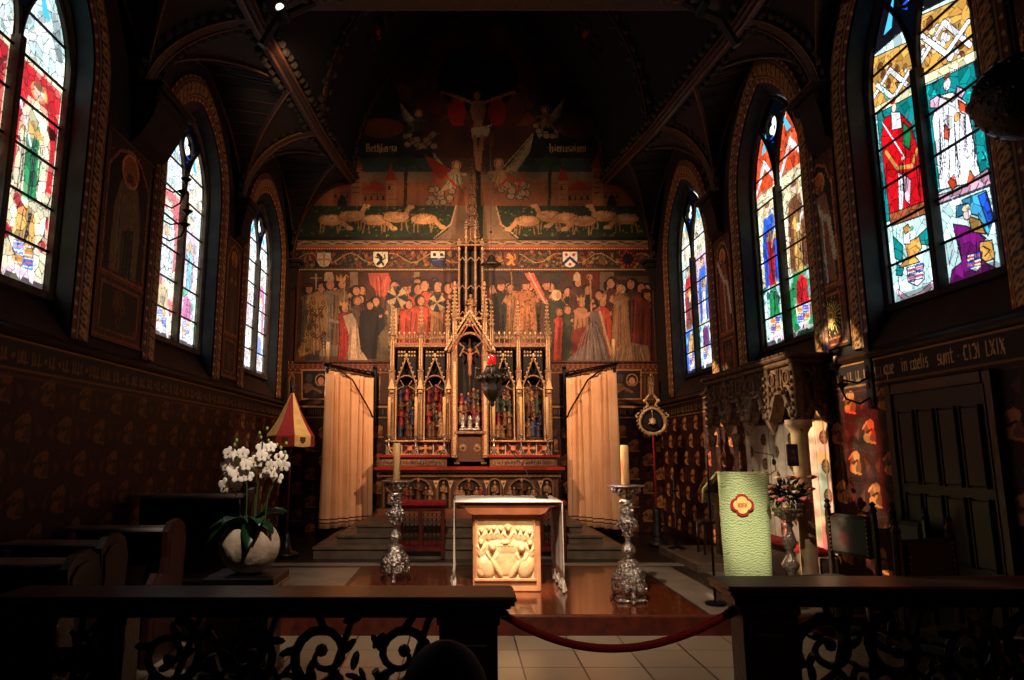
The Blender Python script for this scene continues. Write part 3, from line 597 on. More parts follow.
for side in ('left', 'right'):
    sg = 1 if side == 'left' else -1
    for i, (a, b) in enumerate(BAYS[side]):
        mY = (a + b) / 2; Mp = Vector((purx(side, mY), mY, purz(mY))); xw = spring(side, a).x
        W = Vector((xw, mY, min(7.0, Mp.z + .25))); rows = []
        for T in (a, b):
            S = spring(side, T); E = Vector((purx(side, T), T, purz(T)))
            wa = wallarc(S, W); di = qcurve(S, Mp); tr = qcurve(S, E)
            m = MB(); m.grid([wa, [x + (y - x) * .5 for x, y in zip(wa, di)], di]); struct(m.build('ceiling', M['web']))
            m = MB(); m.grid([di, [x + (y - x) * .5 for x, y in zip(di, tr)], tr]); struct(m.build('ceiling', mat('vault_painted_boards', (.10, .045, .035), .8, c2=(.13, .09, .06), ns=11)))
            # board lines painted across the lunette
            m = MB()
            for k in range(2, 12):
                m.tube([wa[k] + Vector((sg * .012, 0, -.012)), di[k] + Vector((sg * .005, 0, -.02))], .009, 4)
            struct(m.build('trim_%d' % tn, mat('board_fillet', (.24, .12, .08), .6)), cat='vault fillet'); tn += 1
            for (cv_, r1, nm) in ((di, .035, 'diagonal rib'), (wa, .03, 'wall rib')):
                m = MB(); m.tube(cv_, r1, 6); m.mi = 1; m.tube([p + Vector((sg * .02, 0, -.035)) for p in cv_], .012, 4); struct(m.build('trim_%d' % tn, [M['rib'], M['ribg']]), cat=nm); tn += 1
        m = MB(); m.tube([W, Mp], .03, 6); m.mi = 1; m.tube([W + Vector((0, 0, -.04)), Mp + Vector((0, 0, -.04))], .012, 4); struct(m.build('trim_%d' % tn, [M['rib'], M['ribg']]), cat='ridge rib'); tn += 1
    for T in sorted({t for ab in BAYS[side] for t in ab}):
        S = spring(side, T); E = Vector((purx(side, T), T, purz(T))); tr = qcurve(S, E)
        T2 = T if T < 13 else T - .06
        for p in tr: p.y = T2
        m = MB(); m.tube(tr, .07, 4); m.mi = 1
        for d in (-.07, .07): m.tube([p + Vector((sg * .03, d, -.04)) for p in tr], .014, 4)
        m.mi = 2
        for k in range(1, 12):
            for s_ in (-1, 1):
                p = tr[k] * .5 + tr[k - 1] * .5; m.ell((p.x, p.y + s_ * .16, p.z), (.06, .07, .06), 5, 4)
        struct(m.build('trim_%d' % tn, [M['rib'], M['ribg'], M['leafp']]), cat='transverse rib'); tn += 1
        # corbel and moulded impost
        x = S.x; m = MB(); y0 = T - .28 if T < 13 else T - .3; y1 = T + .28 if T < 13 else T - .02
        big = side == 'left' and 6 < T < 7.5
        dx = .34 if big else .24
        if big: y1 += .3
        m.box(min(x, x + sg * dx), max(x, x + sg * dx), y0, y1, 5.34, 5.42, .02); m.box(min(x, x + sg * (dx - .05)), max(x, x + sg * (dx - .05)), y0 + .04, y1 - .04, 5.24, 5.34, .02)
        m.prism([(x, 5.24), (x + sg * (dx - .08), 5.24), (x + sg * (dx - .12), 5.08), (x + sg * .10, 4.86), (x, 4.78)], y0 + .1, y1 - .1, 'y')
        m.mi = 1; m.box(min(x, x + sg * (dx + .005)), max(x, x + sg * (dx + .005)), y0 - .005, y1 + .005, 5.395, 5.41)
        struct(m.build('trim_%d' % tn, [M['plaster'], M['ribg']]), cat='corbel'); tn += 1
    # purlin beam with gilt edges
    m = MB(); ys = [3, 5, 6.75, 8.4, 10, 11.6, 13.28]; L = [Vector((purx(side, y), y, purz(y) + .02)) for y in ys]
    m.tube(L, .10, 4); m.mi = 1
    for ox, oz in ((.0, -.085), (sg * .085, -.02), (-sg * .085, -.01)): m.tube([p + Vector((ox, 0, oz)) for p in L], .017, 4)
    m.mi = 2; k = 3.2
    while k < 13.1:
        for ox, oz in ((sg * .13, .06), (-sg * .14, -.03)): m.ell((purx(side, k) + ox, k, purz(k) + oz + .02 * math.sin(k * 9)), (.05, .07, .05), 5, 4)
        k += .19
    struct(m.build('trim_%d' % tn, [M['rib'], M['ribg'], M['leafp']]), cat='purlin'); tn += 1
def vsec(Y, n=22, inset=0):
    xl, xr, z0 = purx('left', Y) + inset, purx('right', Y) - inset, purz(Y); a = (xr - xl) / 2; h = 3.82 - inset; Rr = (a * a + h * h) / (2 * a); th = math.asin(min(1, h / Rr)); L = []
    for k in range(n + 1): t = th * k / n; L.append(Vector((xl + Rr - Rr * math.cos(t), Y, z0 + Rr * math.sin(t))))
    return L + [Vector((xl + xr - p.x, Y, p.z)) for p in L[-2::-1]]
m = MB(); m.grid([vsec(y) for y in (-2.2, 3, 5, 6.75, 8.4, 10, 11.6, 13.31)]); 
for s_ in (0, 1):
    x = -2.25 if s_ == 0 else 3.05; m.add([(x, -2.2, 6.25), (x, 3.5, 6.25), (-4.2 if s_ == 0 else 4.6, 3.5, 6.25), (-4.2 if s_ == 0 else 4.6, -2.2, 6.25)], [(0, 1, 2, 3)])
    xo = -4.2 if s_ == 0 else 4.6; m.add([(x, 3, 7.3), (x, 13.4, 7.3), (xo, 13.4, 7.3), (xo, 3, 7.3)], [(0, 1, 2, 3)]); m.add([(x, 3.5, 6.2), (x, 3.5, 8), (xo, 3.5, 8), (xo, 3.5, 6.2)], [(0, 1, 2, 3)])
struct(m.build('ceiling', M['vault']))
for Y in (6.75, 10.0, 13.24):
    L = vsec(Y, 16, .04); m = MB(); m.tube(L, .06, 4); m.mi = 1; m.tube([p + Vector((0, -.07, -.01)) for p in L], .014, 4); m.mi = 2
    for k in range(len(L) - 1):
        p = (L[k] + L[k + 1]) / 2
        for s_ in ((-1, 1) if Y < 13 else (-1,)): m.ell((p.x, p.y + s_ * .15, p.z), (.07, .08, .07), 5, 4)
    struct(m.build('trim_%d' % tn, [M['rib'], M['ribg'], M['leafp']]), cat='vault arch'); tn += 1
# painted flower sprigs on the vault boards
for nm, u, v in (('trim_%d' % tn, 375, 26), ('trim_%d' % (tn + 1), 588, 34)):
    p = P(u, v, 11.2); m = MB(); g = random.Random(u)
    sec = vsec(11.2); q = min(sec, key=lambda s: (s - p).length); q = Vector((q.x, 11.2, q.z)) * .985 + Vector((.37, 11.2, 7)) * .015
    for k in range(26):
        a = g.uniform(0, 2 * PI); r_ = g.uniform(.05, .42); m.mi = 1 if r_ < .14 else 0
        dz = math.sin(a) * r_; dy = math.cos(a) * r_; s2 = min(vsec(11.2 + dy), key=lambda s: abs(s.z - (q.z + dz)) + abs(s.x - q.x) * .2); m.ell((s2.x * .985 + .37 * .015, 11.2 + dy, s2.z - .03), (.06, .06, .07), 5, 4)
    struct(m.build(nm, [M['leafp'], M['red']]), cat='painted sprig')
tn += 2
# tie beam
m = MB(); m.box(-2.2, 3.0, 6.62, 6.88, 6.46, 6.66, .03); m.mi = 1; m.box(-2.2, 3.0, 6.60, 6.90, 6.49, 6.51)
for s_ in (0, 1):
    x = -2.15 if s_ == 0 else 2.95; q = 1 if s_ == 0 else -1; m.mi = 0; m.tube([(x, 6.72, 5.95), (x + q * .15, 6.72, 6.25), (x + q * .55, 6.72, 6.46)], .05, 6)
    m.mi = 2
    for k in range(7): m.ell((x + q * (.3 + .09 * k), 6.6, 6.42 + .03 * (k % 2)), .05, 6, 4)
struct(m.build('trim_%d' % tn, [M['rib'], M['ribg'], M['goldd']]), cat='tie beam'); tn += 1
# ================================================================ PAINTED END WALL (drawn in the wall's own plane)
PXM = fnY(13.27)
sk = (.74, .50, .36); dkb = (.10, .06, .05)
c = Cv(276, 672, 240, 562, 2.0, (.20, .075, .055)); c.mottle(.15, 16, 1)
# dado motifs below the lettering band
z = 432; row = 0
def emotif(x, y):
    c.ell(x, y, 4.6, 5.4, (.46, .27, .14)); c.ell(x + 2, y - 4, 3, 2.6, (.64, .42, .24)); c.ell(x - 3, y + 2.5, 2.4, 2.2, (.62, .40, .22)); c.line([(x - 5, y - 2), (x, y - 6), (x + 1, y), (x - 4, y + 5), (x + 5, y + 5)], 1.3, (.66, .43, .24))
    for q in range(9): t = PI * q / 8; c.ell(x + 9 * math.cos(t), y - 2 - 9 * math.sin(t), .7, .7, (.32, .15, .09))
while z < 550:
    x = 270 + (13 if row % 2 else 0)
    while x < 675:
        emotif(x, z); c.poly([(x + 11, z), (x + 18, z - 4), (x + 16, z + 5)], (.34, .17, .1)); x += 27
    z += 14; row += 1
c.rect(276, 672, 404, 420, (.09, .055, .045)); c.rect(276, 672, 406, 407.8, (.72, .50, .28)); c.rect(276, 672, 416.6, 418.2, (.55, .38, .22))
g = random.Random(4); x = 280
while x < 668:
    c.nib([[(0, 0), (0, 1)]], x, 409.5, 4.6, (.42, .28, .17), .25); x += 2.3 if g.random() < .75 else 5
c.rect(276, 672, 362, 404, (.30, .17, .105)); c.rect(276, 672, 270, 362, (.26, .12, .08))
for k in range(0, 396, 5):     # patterned bands and dotted lines
    x = 278 + k; c.ell(x, 367, 1.6, 2.0, (.52, .26, .16)); c.ell(x + 2.5, 369.6, .9, .9, (.62, .46, .3)); c.ell(x, 362.2, 1.0, 1.0, (.84, .70, .5)); c.ell(x + 2.5, 362.2, .8, .8, (.30, .1, .06))
    c.rect(x + 1, x + 1.7, 373, 404, (.34, .2, .12))
c.rect(276, 672, 372, 373.2, (.60, .34, .2)); c.rect(276, 672, 364.2, 365, (.62, .30, .2))
for x0 in (303, 614):          # square medallions with two facing figures
    c.rect(x0 - 1.5, x0 + 28, 369.5, 400, (.66, .46, .28)); c.rect(x0, x0 + 26.5, 371, 398.5, (.13, .10, .08))
    c.ell(x0 + 18, 380, 6, 6.5, (.66, .48, .28)); c.ell(x0 + 18, 380, 4.8, 5.2, (.17, .11, .08)); c.ell(x0 + 18, 381, 3.1, 3.8, sk); c.poly([(x0 + 9, 398), (x0 + 13, 386), (x0 + 23, 386), (x0 + 26, 398)], (.20, .16, .13)); c.line([(x0 + 3, 392), (x0 + 10, 388), (x0 + 18, 392)], 2.4, (.46, .32, .2)); c.ell(x0 + 6, 378, 3.4, 4.5, (.25, .22, .20)); c.ell(x0 + 5, 387, 5, 4, (.42, .27, .18))
for x0 in (291, 293.5, 380, 560, 650, 652.5, 645): c.line([(x0, 376), (x0, 403)], .8, (.55, .36, .22))
for x0 in (292, 377, 563, 651): # slim painted gothic windows
    c.poly([(x0 - 3, 400), (x0 - 3, 378), (x0, 371), (x0 + 3, 378), (x0 + 3, 400)], (.60, .44, .3)); c.poly([(x0 - 2, 399), (x0 - 2, 379), (x0, 374), (x0 + 2, 379), (x0 + 2, 399)], (.15, .10, .08)); c.rect(x0 - .4, x0 + .4, 376, 399, (.58, .42, .28))
# heraldic frieze
c.rect(276, 672, 240, 270, (.20, .115, .08)); c.rect(276, 672, 237, 246.6, (.56, .42, .29)); c.rect(276, 672, 247, 250, (.60, .16, .10)); c.rect(276, 672, 268, 271.6, (.36, .24, .15))
for k in range(160):
    x = 277 + k * 2.5; c.ell(x, 248.5, .75, .75, (.82, .60, .38)); c.ell(x, 270, .8, .8, (.84, .72, .52))
for k in range(24):
    x = 276 + k * 17; c.line([(x, 243.6), (x + 4, 241.5), (x + 9, 243.8), (x + 17, 243.6)], 1.1, (.30, .19, .12)); c.line([(x, 242), (x + 6, 244), (x + 12, 241.5), (x + 17, 242.5)], .8, (.72, .56, .40))
g = random.Random(11)
for k in range(900):
    x = g.uniform(278, 670); y = g.uniform(251.5, 267); cc = g.choice(((.52, .24, .13), (.30, .30, .18), (.60, .42, .22), (.44, .17, .10), (.16, .20, .15))); c.ell(x, y, g.uniform(1, 2.6), g.uniform(.8, 1.7), cc, .9, g.uniform(0, 3))
for k in range(60): x = 278 + k * 6.6; c.line([(x, 258 + 5 * math.sin(k)), (x + 6.6, 258 + 5 * math.sin(k + 1))], .8, (.68, .50, .28))
def shield(x, y, s, fld, kind, ch):
    p = [(x - s, y - s), (x + s, y - s), (x + s, y + s * .35), (x + s * .6, y + s), (x, y + s * 1.15), (x - s * .6, y + s), (x - s, y + s * .35)]
    c.poly([(x + (a - x) * 1.12, y + (b - y) * 1.12) for a, b in p], (.12, .09, .08)); c.poly(p, fld)
    if kind == 'cross': c.line([(x - s, y), (x + s, y)], s * .35, ch); c.line([(x, y - s), (x, y + s)], s * .35, ch); c.ell(x, y, s * .8, s * .8, ch, .9, 0, .85)
    if kind == 'lion':
        c.line([(x - s * .3, y - s * .6), (x + s * .1, y - s * .2), (x, y + s * .4), (x - s * .4, y + s * .7)], s * .42, ch); c.line([(x, y - s * .1), (x - s * .65, y - s * .25)], s * .2, ch); c.line([(x, y + .2), (x + s * .4, y + s * .8)], s * .26, ch); c.line([(x + s * .2, y + s * .2), (x + s * .65, y - s * .1), (x + s * .5, y - s * .65)], s * .16, ch); c.ell(x - s * .3, y - s * .55, s * .3, s * .25, ch)
    if kind == 'chevron': c.line([(x - s, y + s * .7), (x, y - s * .2), (x + s, y + s * .7)], s * .38, ch); c.ell(x - s * .5, y - s * .6, s * .22, s * .22, (.66, .14, .1)); c.ell(x + s * .5, y - s * .6, s * .22, s * .22, (.66, .14, .1)); c.ell(x, y + s * .75, s * .22, s * .22, (.66, .14, .1))
    if kind == 'chief': c.rect(x - s, x + s, y - s, y - s * .1, (.86, .80, .70)); c.ell(x - s * .5, y - s * .55, s * .25, s * .25, ch); c.ell(x + s * .5, y - s * .55, s * .25, s * .25, ch); c.line([(x - s * .7, y + s * .3), (x + s * .7, y + s * .1)], s * .25, (.3, .3, .45))
shield(324, 259.5, 6.6, (.76, .74, .66), 'cross', (.74, .52, .26)); shield(380.5, 259, 7.2, (.86, .80, .66), 'lion', (.07, .06, .06)); shield(438, 258.5, 7, (.12, .15, .30), 'chief', (.15, .15, .2))
shield(511, 259, 7, (.40, .20, .12), 'lion', (.78, .52, .24)); shield(570, 259, 7.2, (.88, .82, .74), 'chevron', (.10, .14, .32)); shield(628, 259, 6.8, (.16, .10, .10), 'lion', (.06, .06, .09))
for q in range(12): c.ell(628 + 7 * math.cos(q * PI / 6), 259 + 7 * math.sin(q * PI / 6), 1.3, 1.3, (.62, .12, .12))
c.strokes(3500, 3, .6, 2, .6, 1.4, 2); c.mottle(.10, 3, 5)
struct(c.mesh('wall_end', PXM, PAINT, flip=True))
# ---- the two history paintings
def folds(c, g, x, y0, y1, w0, w1, colr, n=7):
    for k in range(n):
        t = (k + .5) / n - .5; f = g.choice((.55, .68, 1.22, 1.35)); q = g.uniform(-1, 1)
        c.line([(x + t * w0, y0 + (y1 - y0) * g.uniform(.05, .3)), (x + t * (w0 + w1) / 2 + q, (y0 + y1) / 2), (x + t * w1, y1)], g.uniform(.5, 1.3), tuple(min(1, v * f) for v in colr), .8)
def robed(c, g, x, yt, yb, wd, robe, hair=(.16, .10, .07), hat=None, lean=0, face=1, cloak=None):
    hr = (yb - yt) * .05 + 1.15; sh = yt + hr * 2.3; xb = x + lean
    c.poly([(x - wd * .42, sh + 2), (x - wd * .15, sh - 1), (x + wd * .15, sh - 1), (x + wd * .42, sh + 2), (xb + wd * .5, (sh + yb) / 2), (xb + wd * .62, yb), (xb - wd * .62, yb), (xb - wd * .5, (sh + yb) / 2)], robe)
    folds(c, g, (x + xb) / 2, sh, yb, wd * .6, wd * 1.1, robe); c.line([(xb - wd * .62, yb), (xb - wd * .5, (sh + yb) / 2), (x - wd * .42, sh + 2), (x - wd * .15, sh - 1), (x + wd * .15, sh - 1), (x + wd * .42, sh + 2), (xb + wd * .5, (sh + yb) / 2), (xb + wd * .62, yb)], .8, tuple(v * .35 for v in robe))
    if cloak: c.poly([(x - wd * .4, sh), (x - wd * .1, sh), (xb - wd * .1, yb), (xb - wd * .8, yb)], cloak); folds(c, g, xb - wd * .35, sh, yb, wd * .3, wd * .6, cloak, 4)
    c.line([(x - wd * .35 * face, sh + 4), (x + wd * .15 * face, sh + 9), (x + wd * .55 * face, sh + 6)], hr * .95, tuple(v * 1.12 for v in robe)); c.ell(x + wd * .58 * face, sh + 5.6, hr * .42, hr * .42, sk)
    c.ell(x, yt + hr, hr * 1.25, hr * 1.3, (.10, .06, .05)); c.ell(x, yt + hr, hr * 1.05, hr * 1.15, hair); c.ell(x + face * hr * .25, yt + hr * 1.15, hr * .78, hr * .95, sk); c.ell(x + face * hr * .5, yt + hr, .4, .4, (.15, .08, .05)); c.line([(x + face * hr * .3, yt + hr * 1.6), (x + face * hr * .7, yt + hr * 1.6)], .4, (.45, .18, .12))
    if hat == 'crown':
        c.poly([(x - hr, yt + hr * .4), (x - hr * 1.15, yt - hr), (x - hr * .4, yt - hr * .2), (x, yt - hr * 1.2), (x + hr * .4, yt - hr * .2), (x + hr * 1.15, yt - hr), (x + hr, yt + hr * .4)], (.78, .58, .28))
    if hat == 'mitre': c.poly([(x - hr, yt + hr * .4), (x - hr * .9, yt - hr * 1), (x, yt - hr * 2.2), (x + hr * .9, yt - hr), (x + hr, yt + hr * .4)], (.70, .62, .48)); c.line([(x, yt - hr * 1.8), (x, yt + .4)], .8, (.74, .5, .24))
    if hat == 'cap': c.ell(x, yt + hr * .2, hr * 1.2, hr * .55, (.30, .10, .07))
    if hat == 'veil': c.ell(x - face * .6, yt + hr, hr * 1.25, hr * 1.35, (.82, .76, .64)); c.ell(x + face * hr * .35, yt + hr * 1.1, hr * .65, hr * .85, sk)
    if hat == 'halo': c.ell(x, yt + hr, hr * 2, hr * 2, (.74, .55, .28), 1, 0, .85)
PR = (.60, .15, .10); BL = (.17, .20, .29); GY = (.32, .30, .27); BR = (.32, .19, .12); OC = (.60, .42, .24); GN = (.20, .25, .15); CRM = (.74, .64, .48); DK = (.13, .10, .09); OR = (.72, .28, .15)
c = Cv(296, 462, 272, 361, 2.6, (.30, .15, .10)); c.mottle(.2, 10, 7); g = random.Random(2)
for x in (350, 352, 414): c.rect(x, x + 6, 272, 330, (.50, .42, .32))
c.rect(296, 462, 350, 361, (.40, .24, .16)); c.rect(305, 320, 272, 360, (.22, .20, .19)); c.line([(316, 274), (316, 300)], 1, (.72, .6, .36)); c.line([(311, 278), (321, 278)], 1, (.72, .6, .36))
for k in range(26): x_, y_ = g.uniform(300, 456), g.uniform(277, 296); robed(c, g, x_, y_, 350, 9, g.choice((BR, DK, (.36, .16, .10), GY)), face=g.choice((-1, 1)))
robed(c, g, 308, 284, 350, 14, GY, hat='cap'); robed(c, g, 329, 279, 356, 17, (.45, .42, .36), hat='mitre'); robed(c, g, 341, 279, 345, 15, (.46, .36, .24), hat='crown'); robed(c, g, 357, 297, 350, 13, (.34, .26, .2), (.5, .36, .2)); robed(c, g, 375, 297, 359, 20, DK, (.08, .06, .05)); robed(c, g, 369, 301, 359, 20, DK)
c.line([(345, 284), (340, 358)], .9, (.76, .56, .3))
c.poly([(306, 296), (318, 291), (327, 296), (327, 330), (319, 350), (300, 357), (298, 350), (308, 330)], (.62, .48, .28)); folds(c, g, 315, 298, 354, 14, 24, (.62, .48, .28), 12)
for k in range(46): a, b = g.uniform(304, 325), g.uniform(298, 352); c.ell(a, b, 2, 2, (.28, .17, .1), .9, 0, .55)
robed(c, g, 344, 304, 359, 13, PR, (.2, .13, .1), 'crown', 2); c.poly([(343, 316), (352, 313), (357, 322), (361, 350), (368, 360), (348, 360), (349, 335)], (.72, .64, .54)); folds(c, g, 354, 318, 358, 8, 16, (.72, .64, .54), 7)
c.line([(330, 320), (338, 322)], 3, (.55, .5, .44)); c.poly([(378, 336), (392, 318), (392, 361), (376, 361)], (.40, .36, .24))
c.poly([(368, 273), (388, 273), (392, 283), (384, 298), (376, 290), (370, 284)], (.72, .30, .22)); folds(c, g, 381, 275, 295, 14, 10, (.72, .32, .24), 8)
for x, y, w_, rb in ((396, 281, 12, CRM), (406, 283, 13, OR), (417, 284, 13, OR), (426, 280, 12, OR), (437, 281, 12, BR), (447, 283, 13, (.42, .16, .1)), (456, 279, 10, GN)): robed(c, g, x, y, 361, w_, rb, hat=g.choice(('cap', None, None)), face=g.choice((-1, 1)))
robed(c, g, 408, 300, 361, 20, (.74, .24, .14)); robed(c, g, 420, 296, 361, 20, (.72, .25, .15)); robed(c, g, 438, 298, 361, 17, (.60, .42, .22)); robed(c, g, 450, 302, 361, 15, (.46, .18, .1))
for x, y, r_ in ((397, 297, 11), (437, 303, 9)):
    c.ell(x, y, r_, r_, (.12, .13, .2)); 
    for q in range(4): t = q * PI / 2 + .5; c.poly([(x, y), (x + r_ * math.cos(t), y + r_ * math.sin(t)), (x + r_ * math.cos(t + .7), y + r_ * math.sin(t + .7))], (.76, .66, .46))
c.strokes(3000, 4, .5, 3, .7, 1.2, .5); gy = c.A.mean(-1, keepdims=True); c.A = np.clip((c.A * .78 + gy * .22) * np.array((1.0, .90, .80)), 0, 1); c.mottle(.14, 24, 4)
def frame_mesh(u0, u1, v0, v1, Y, wd=.035):
    a, b = P(u0, v1, Y), P(u1, v0, Y); m = MB()
    for q in ((a.x - wd, a.x, a.z - wd, b.z + wd), (b.x, b.x + wd, a.z - wd, b.z + wd)): m.box(q[0], q[1], Y - .03, Y, q[2], q[3], .006)
    for q in ((a.x, b.x, a.z - wd, a.z), (a.x, b.x, b.z, b.z + wd)): m.box(q[0], q[1], Y - .03, Y, q[2], q[3], .006)
    return m
def painting(c, uv, label, grp=None, fr=True):
    u0, u1, v0, v1 = uv; p = P((u0 + u1) / 2, v1, 13.25); root = thing('wall_painting', (p.x, 13.25, p.z), label, 'painting', grp)
    c.mesh('canvas', fnY(13.245), PAINT, root, flip=True)
    if fr: frame_mesh(u0, u1, v0, v1, 13.262).build('frame', M['goldd'], root)
    return root
painting(c, (296, 462, 272, 361), 'wide wall painting left of the altar spire, crowned figure kneeling in white mantle')
c = Cv(486, 651, 272, 361, 2.6, (.32, .14, .09)); c.mottle(.2, 10, 8); g = random.Random(6)
c.rect(486, 651, 272, 290, (.20, .13, .09)); c.rect(560, 602, 272, 296, (.38, .12, .08)); c.rect(600, 614, 272, 330, (.46, .38, .28)); c.rect(486, 651, 346, 361, (.40, .25, .17)); c.rect(610, 651, 276, 300, (.34, .26, .19))
for k in range(50): c.ell(g.uniform(530, 575), g.uniform(273, 290), 2.5, 1.5, (.2, .24, .14), .8)
for k in range(26): x_, y_ = g.uniform(490, 648), g.uniform(278, 294); robed(c, g, x_, y_, 350, 9, g.choice((BR, DK, (.36, .16, .10), (.30, .24, .16))), face=g.choice((-1, 1)))
for x, y, w_, rb in ((494, 284, 10, BR), (500, 281, 12, DK), (512, 284, 12, OC), (517, 288, 13, (.5, .4, .24)), (545, 280, 10, BR), (612, 278, 13, (.34, .16, .11)), (621, 281, 15, OC), (632, 279, 12, BR), (640, 283, 14, (.50, .17, .1)), (646, 290, 10, (.42, .15, .1))): robed(c, g, x, y, 352, w_, rb, hat=g.choice(('cap', None)), face=g.choice((-1, 1)))
c.line([(511, 272), (516, 350)], 1, (.66, .46, .26)); c.poly([(524, 273), (534, 273), (543, 292), (549, 305), (541, 300)], (.80, .36, .28)); c.line([(529, 273), (545, 303)], 1.4, (.85, .72, .6))
robed(c, g, 525, 281, 345, 23, (.66, .42, .22), (.35, .2, .12), 'cap'); 
for k in range(40): c.ell(g.uniform(516, 534), g.uniform(294, 330), .9, .9, (.40, .22, .12))
robed(c, g, 557, 291, 348, 17, (.18, .22, .13), (.66, .46, .24), 'veil'); robed(c, g, 577, 279, 330, 17, BR, hat='mitre'); c.line([(590, 276), (593, 350)], 1.5, (.74, .50, .28)); c.ell(589.5, 277, 3, 3, (.74, .5, .28), 1, 0, .55)
robed(c, g, 559, 308, 360, 10, (.76, .22, .13), (.5, .28, .14)); robed(c, g, 567, 306, 360, 9, GN, (.5, .3, .16)); robed(c, g, 581, 299, 352, 16, (.60, .42, .30), (.4, .2, .1), 'crown'); c.poly([(572, 330), (586, 326), (590, 352), (570, 354)], (.48, .14, .10))
robed(c, g, 602, 298, 356, 17, (.72, .24, .14), (.3, .17, .1), 'crown', 4, 1); c.poly([(590, 312), (598, 310), (602, 330), (611, 361), (566, 361), (590, 340)], (.42, .38, .38)); folds(c, g, 592, 316, 360, 8, 38, (.42, .38, .38), 12); c.line([(600, 312), (606, 335), (613, 360)], 2.4, (.74, .66, .52))
robed(c, g, 621, 285, 345, 17, (.56, .42, .28), (.74, .66, .54), None, 0, -1); c.poly([(612, 350), (630, 342), (648, 346), (650, 361), (610, 361)], (.56, .46, .34)); folds(c, g, 630, 344, 361, 26, 36, (.58, .48, .36), 14); c.poly([(486, 330), (550, 330), (550, 361), (486, 361)], (.34, .30, .18), .5)
c.strokes(3000, 4, .5, 13, .7, 1.2, .5); gy = c.A.mean(-1, keepdims=True); c.A = np.clip((c.A * .78 + gy * .22) * np.array((1.0, .90, .80)), 0, 1); c.mottle(.14, 24, 14)
painting(c, (486, 651, 272, 361), 'wide wall painting right of the altar spire, kneeling crowned figure in red before a group')
# ---- tympanum: crucified figure over two towns and a row of sheep
c = Cv(298, 660, 6, 240, 1.8, (.11, .10, .10)); c.mottle(.3, 18, 17); g = random.Random(9)
c.rect(298, 660, 158, 175, (.16, .21, .20)); c.rect(298, 660, 172, 186, (.42, .33, .23)); c.rect(298, 660, 182, 207, (.46, .27, .16))
c.ell(478, 70, 88, 58, (.22, .12, .09)); c.ell(478, 100, 62, 75, (.36, .17, .10), .6); c.ell(478, 78, 40, 34, (.06, .05, .05)); c.ell(478, 80, 46, 40, (.34, .22, .12), .8, 0, .86)
for k in range(60):
    a = g.uniform(0, 2 * PI); r_ = g.uniform(48, 92); c.ell(478 + r_ * math.cos(a), 84 + r_ * .62 * math.sin(a), g.uniform(5, 11), g.uniform(3, 7), g.choice(((.34, .17, .10), (.24, .15, .10), (.42, .25, .14), (.15, .16, .15), (.48, .18, .10))), .6, g.uniform(0, 3))
def cloud(x, y, s):
    for k in range(14): q, t = x + g.uniform(-s, s), y + g.uniform(-s * .5, s * .5); c.ell(q, t, s * .3, s * .24, (.52, .42, .30)); c.ell(q, t, s * .3, s * .24, (.16, .13, .12), 1, 0, .8)
def angel(x, y, s, f, robe):
    c.poly([(x - f * 4 * s, y - 4 * s), (x - f * 17 * s, y - 18 * s), (x - f * 13 * s, y - 2 * s), (x - f * 6 * s, y + 4 * s)], (.40, .34, .26))
    for k in range(8): c.line([(x - f * 4 * s, y - 2 * s), (x - f * (16 - k) * s, y - (17 - 2.3 * k) * s)], .7, (.60, .52, .38))
    c.poly([(x - 3 * s, y - 5 * s), (x + 3 * s, y - 5 * s), (x + 6 * s, y + 6 * s), (x - f * 12 * s, y + 12 * s), (x - 6 * s, y + 5 * s)], robe); folds(c, g, x, y - 4 * s, y + 9 * s, 5 * s, 12 * s, robe, 7); c.ell(x + f * s, y - 8 * s, 3.6 * s, 3.6 * s, (.66, .48, .25), 1, 0, .8); c.ell(x + f * s, y - 8 * s, 2.2 * s, 2.6 * s, sk); c.line([(x, y - 2 * s), (x + f * 8 * s, y - 1 * s)], 2 * s, robe)
cloud(420, 140, 14); cloud(548, 130, 13); cloud(440, 196, 14); cloud(516, 190, 15)
angel(546, 118, 1.1, -1, (.40, .29, .2)); angel(418, 122, 1.1, 1, (.26, .24, .20)); angel(455, 176, 1.35, 1, (.55, .48, .36)); angel(500, 174, 1.35, -1, (.54, .40, .26))
for s_, (x0) in ((1, 500), (-1, 456)): c.line([(x0, 186), (x0 + s_ * 10, 176), (x0 + s_ * 20, 184), (x0 + s_ * 24, 172)], 2.4, (.62, .18, .12))
c.poly([(502, 168), (534, 132), (530, 152), (516, 172)], (.56, .48, .34)); [c.line([(502, 170), (534 - 3 * k, 134 + 5 * k)], .7, (.24, .18, .13)) for k in range(7)]
c.poly([(452, 170), (424, 154), (430, 166), (440, 180)], (.50, .16, .10))
c.ell(457, 112, 9, 14, (.56, .13, .08)); c.ell(497, 112, 9, 14, (.56, .13, .08))
c.rect(475.5, 480.5, 62, 232, (.13, .075, .05)); c.rect(436, 520, 88, 93, (.10, .06, .045))
body = (.58, .40, .27)
c.line([(442, 92), (460, 98), (473, 103)], 3.2, body); c.line([(514, 92), (496, 98), (483, 103)], 3.2, body); c.poly([(472, 101), (484, 101), (486, 110), (482, 124), (483, 130), (473, 130), (474, 122), (470, 110)], body); c.poly([(471, 128), (486, 126), (492, 124), (488, 136), (472, 138)], (.72, .62, .46)); c.line([(475, 137), (476, 154), (478, 168)], 4.4, body); c.line([(482, 136), (480, 154), (479, 169)], 4.2, body); c.ell(477, 95, 4.3, 5, (.24, .14, .09)); c.ell(477, 96, 3, 4, body)
for k in range(6): c.line([(474 + 2 * k, 104), (475 + 1.6 * k, 120)], .5, (.36, .22, .14))
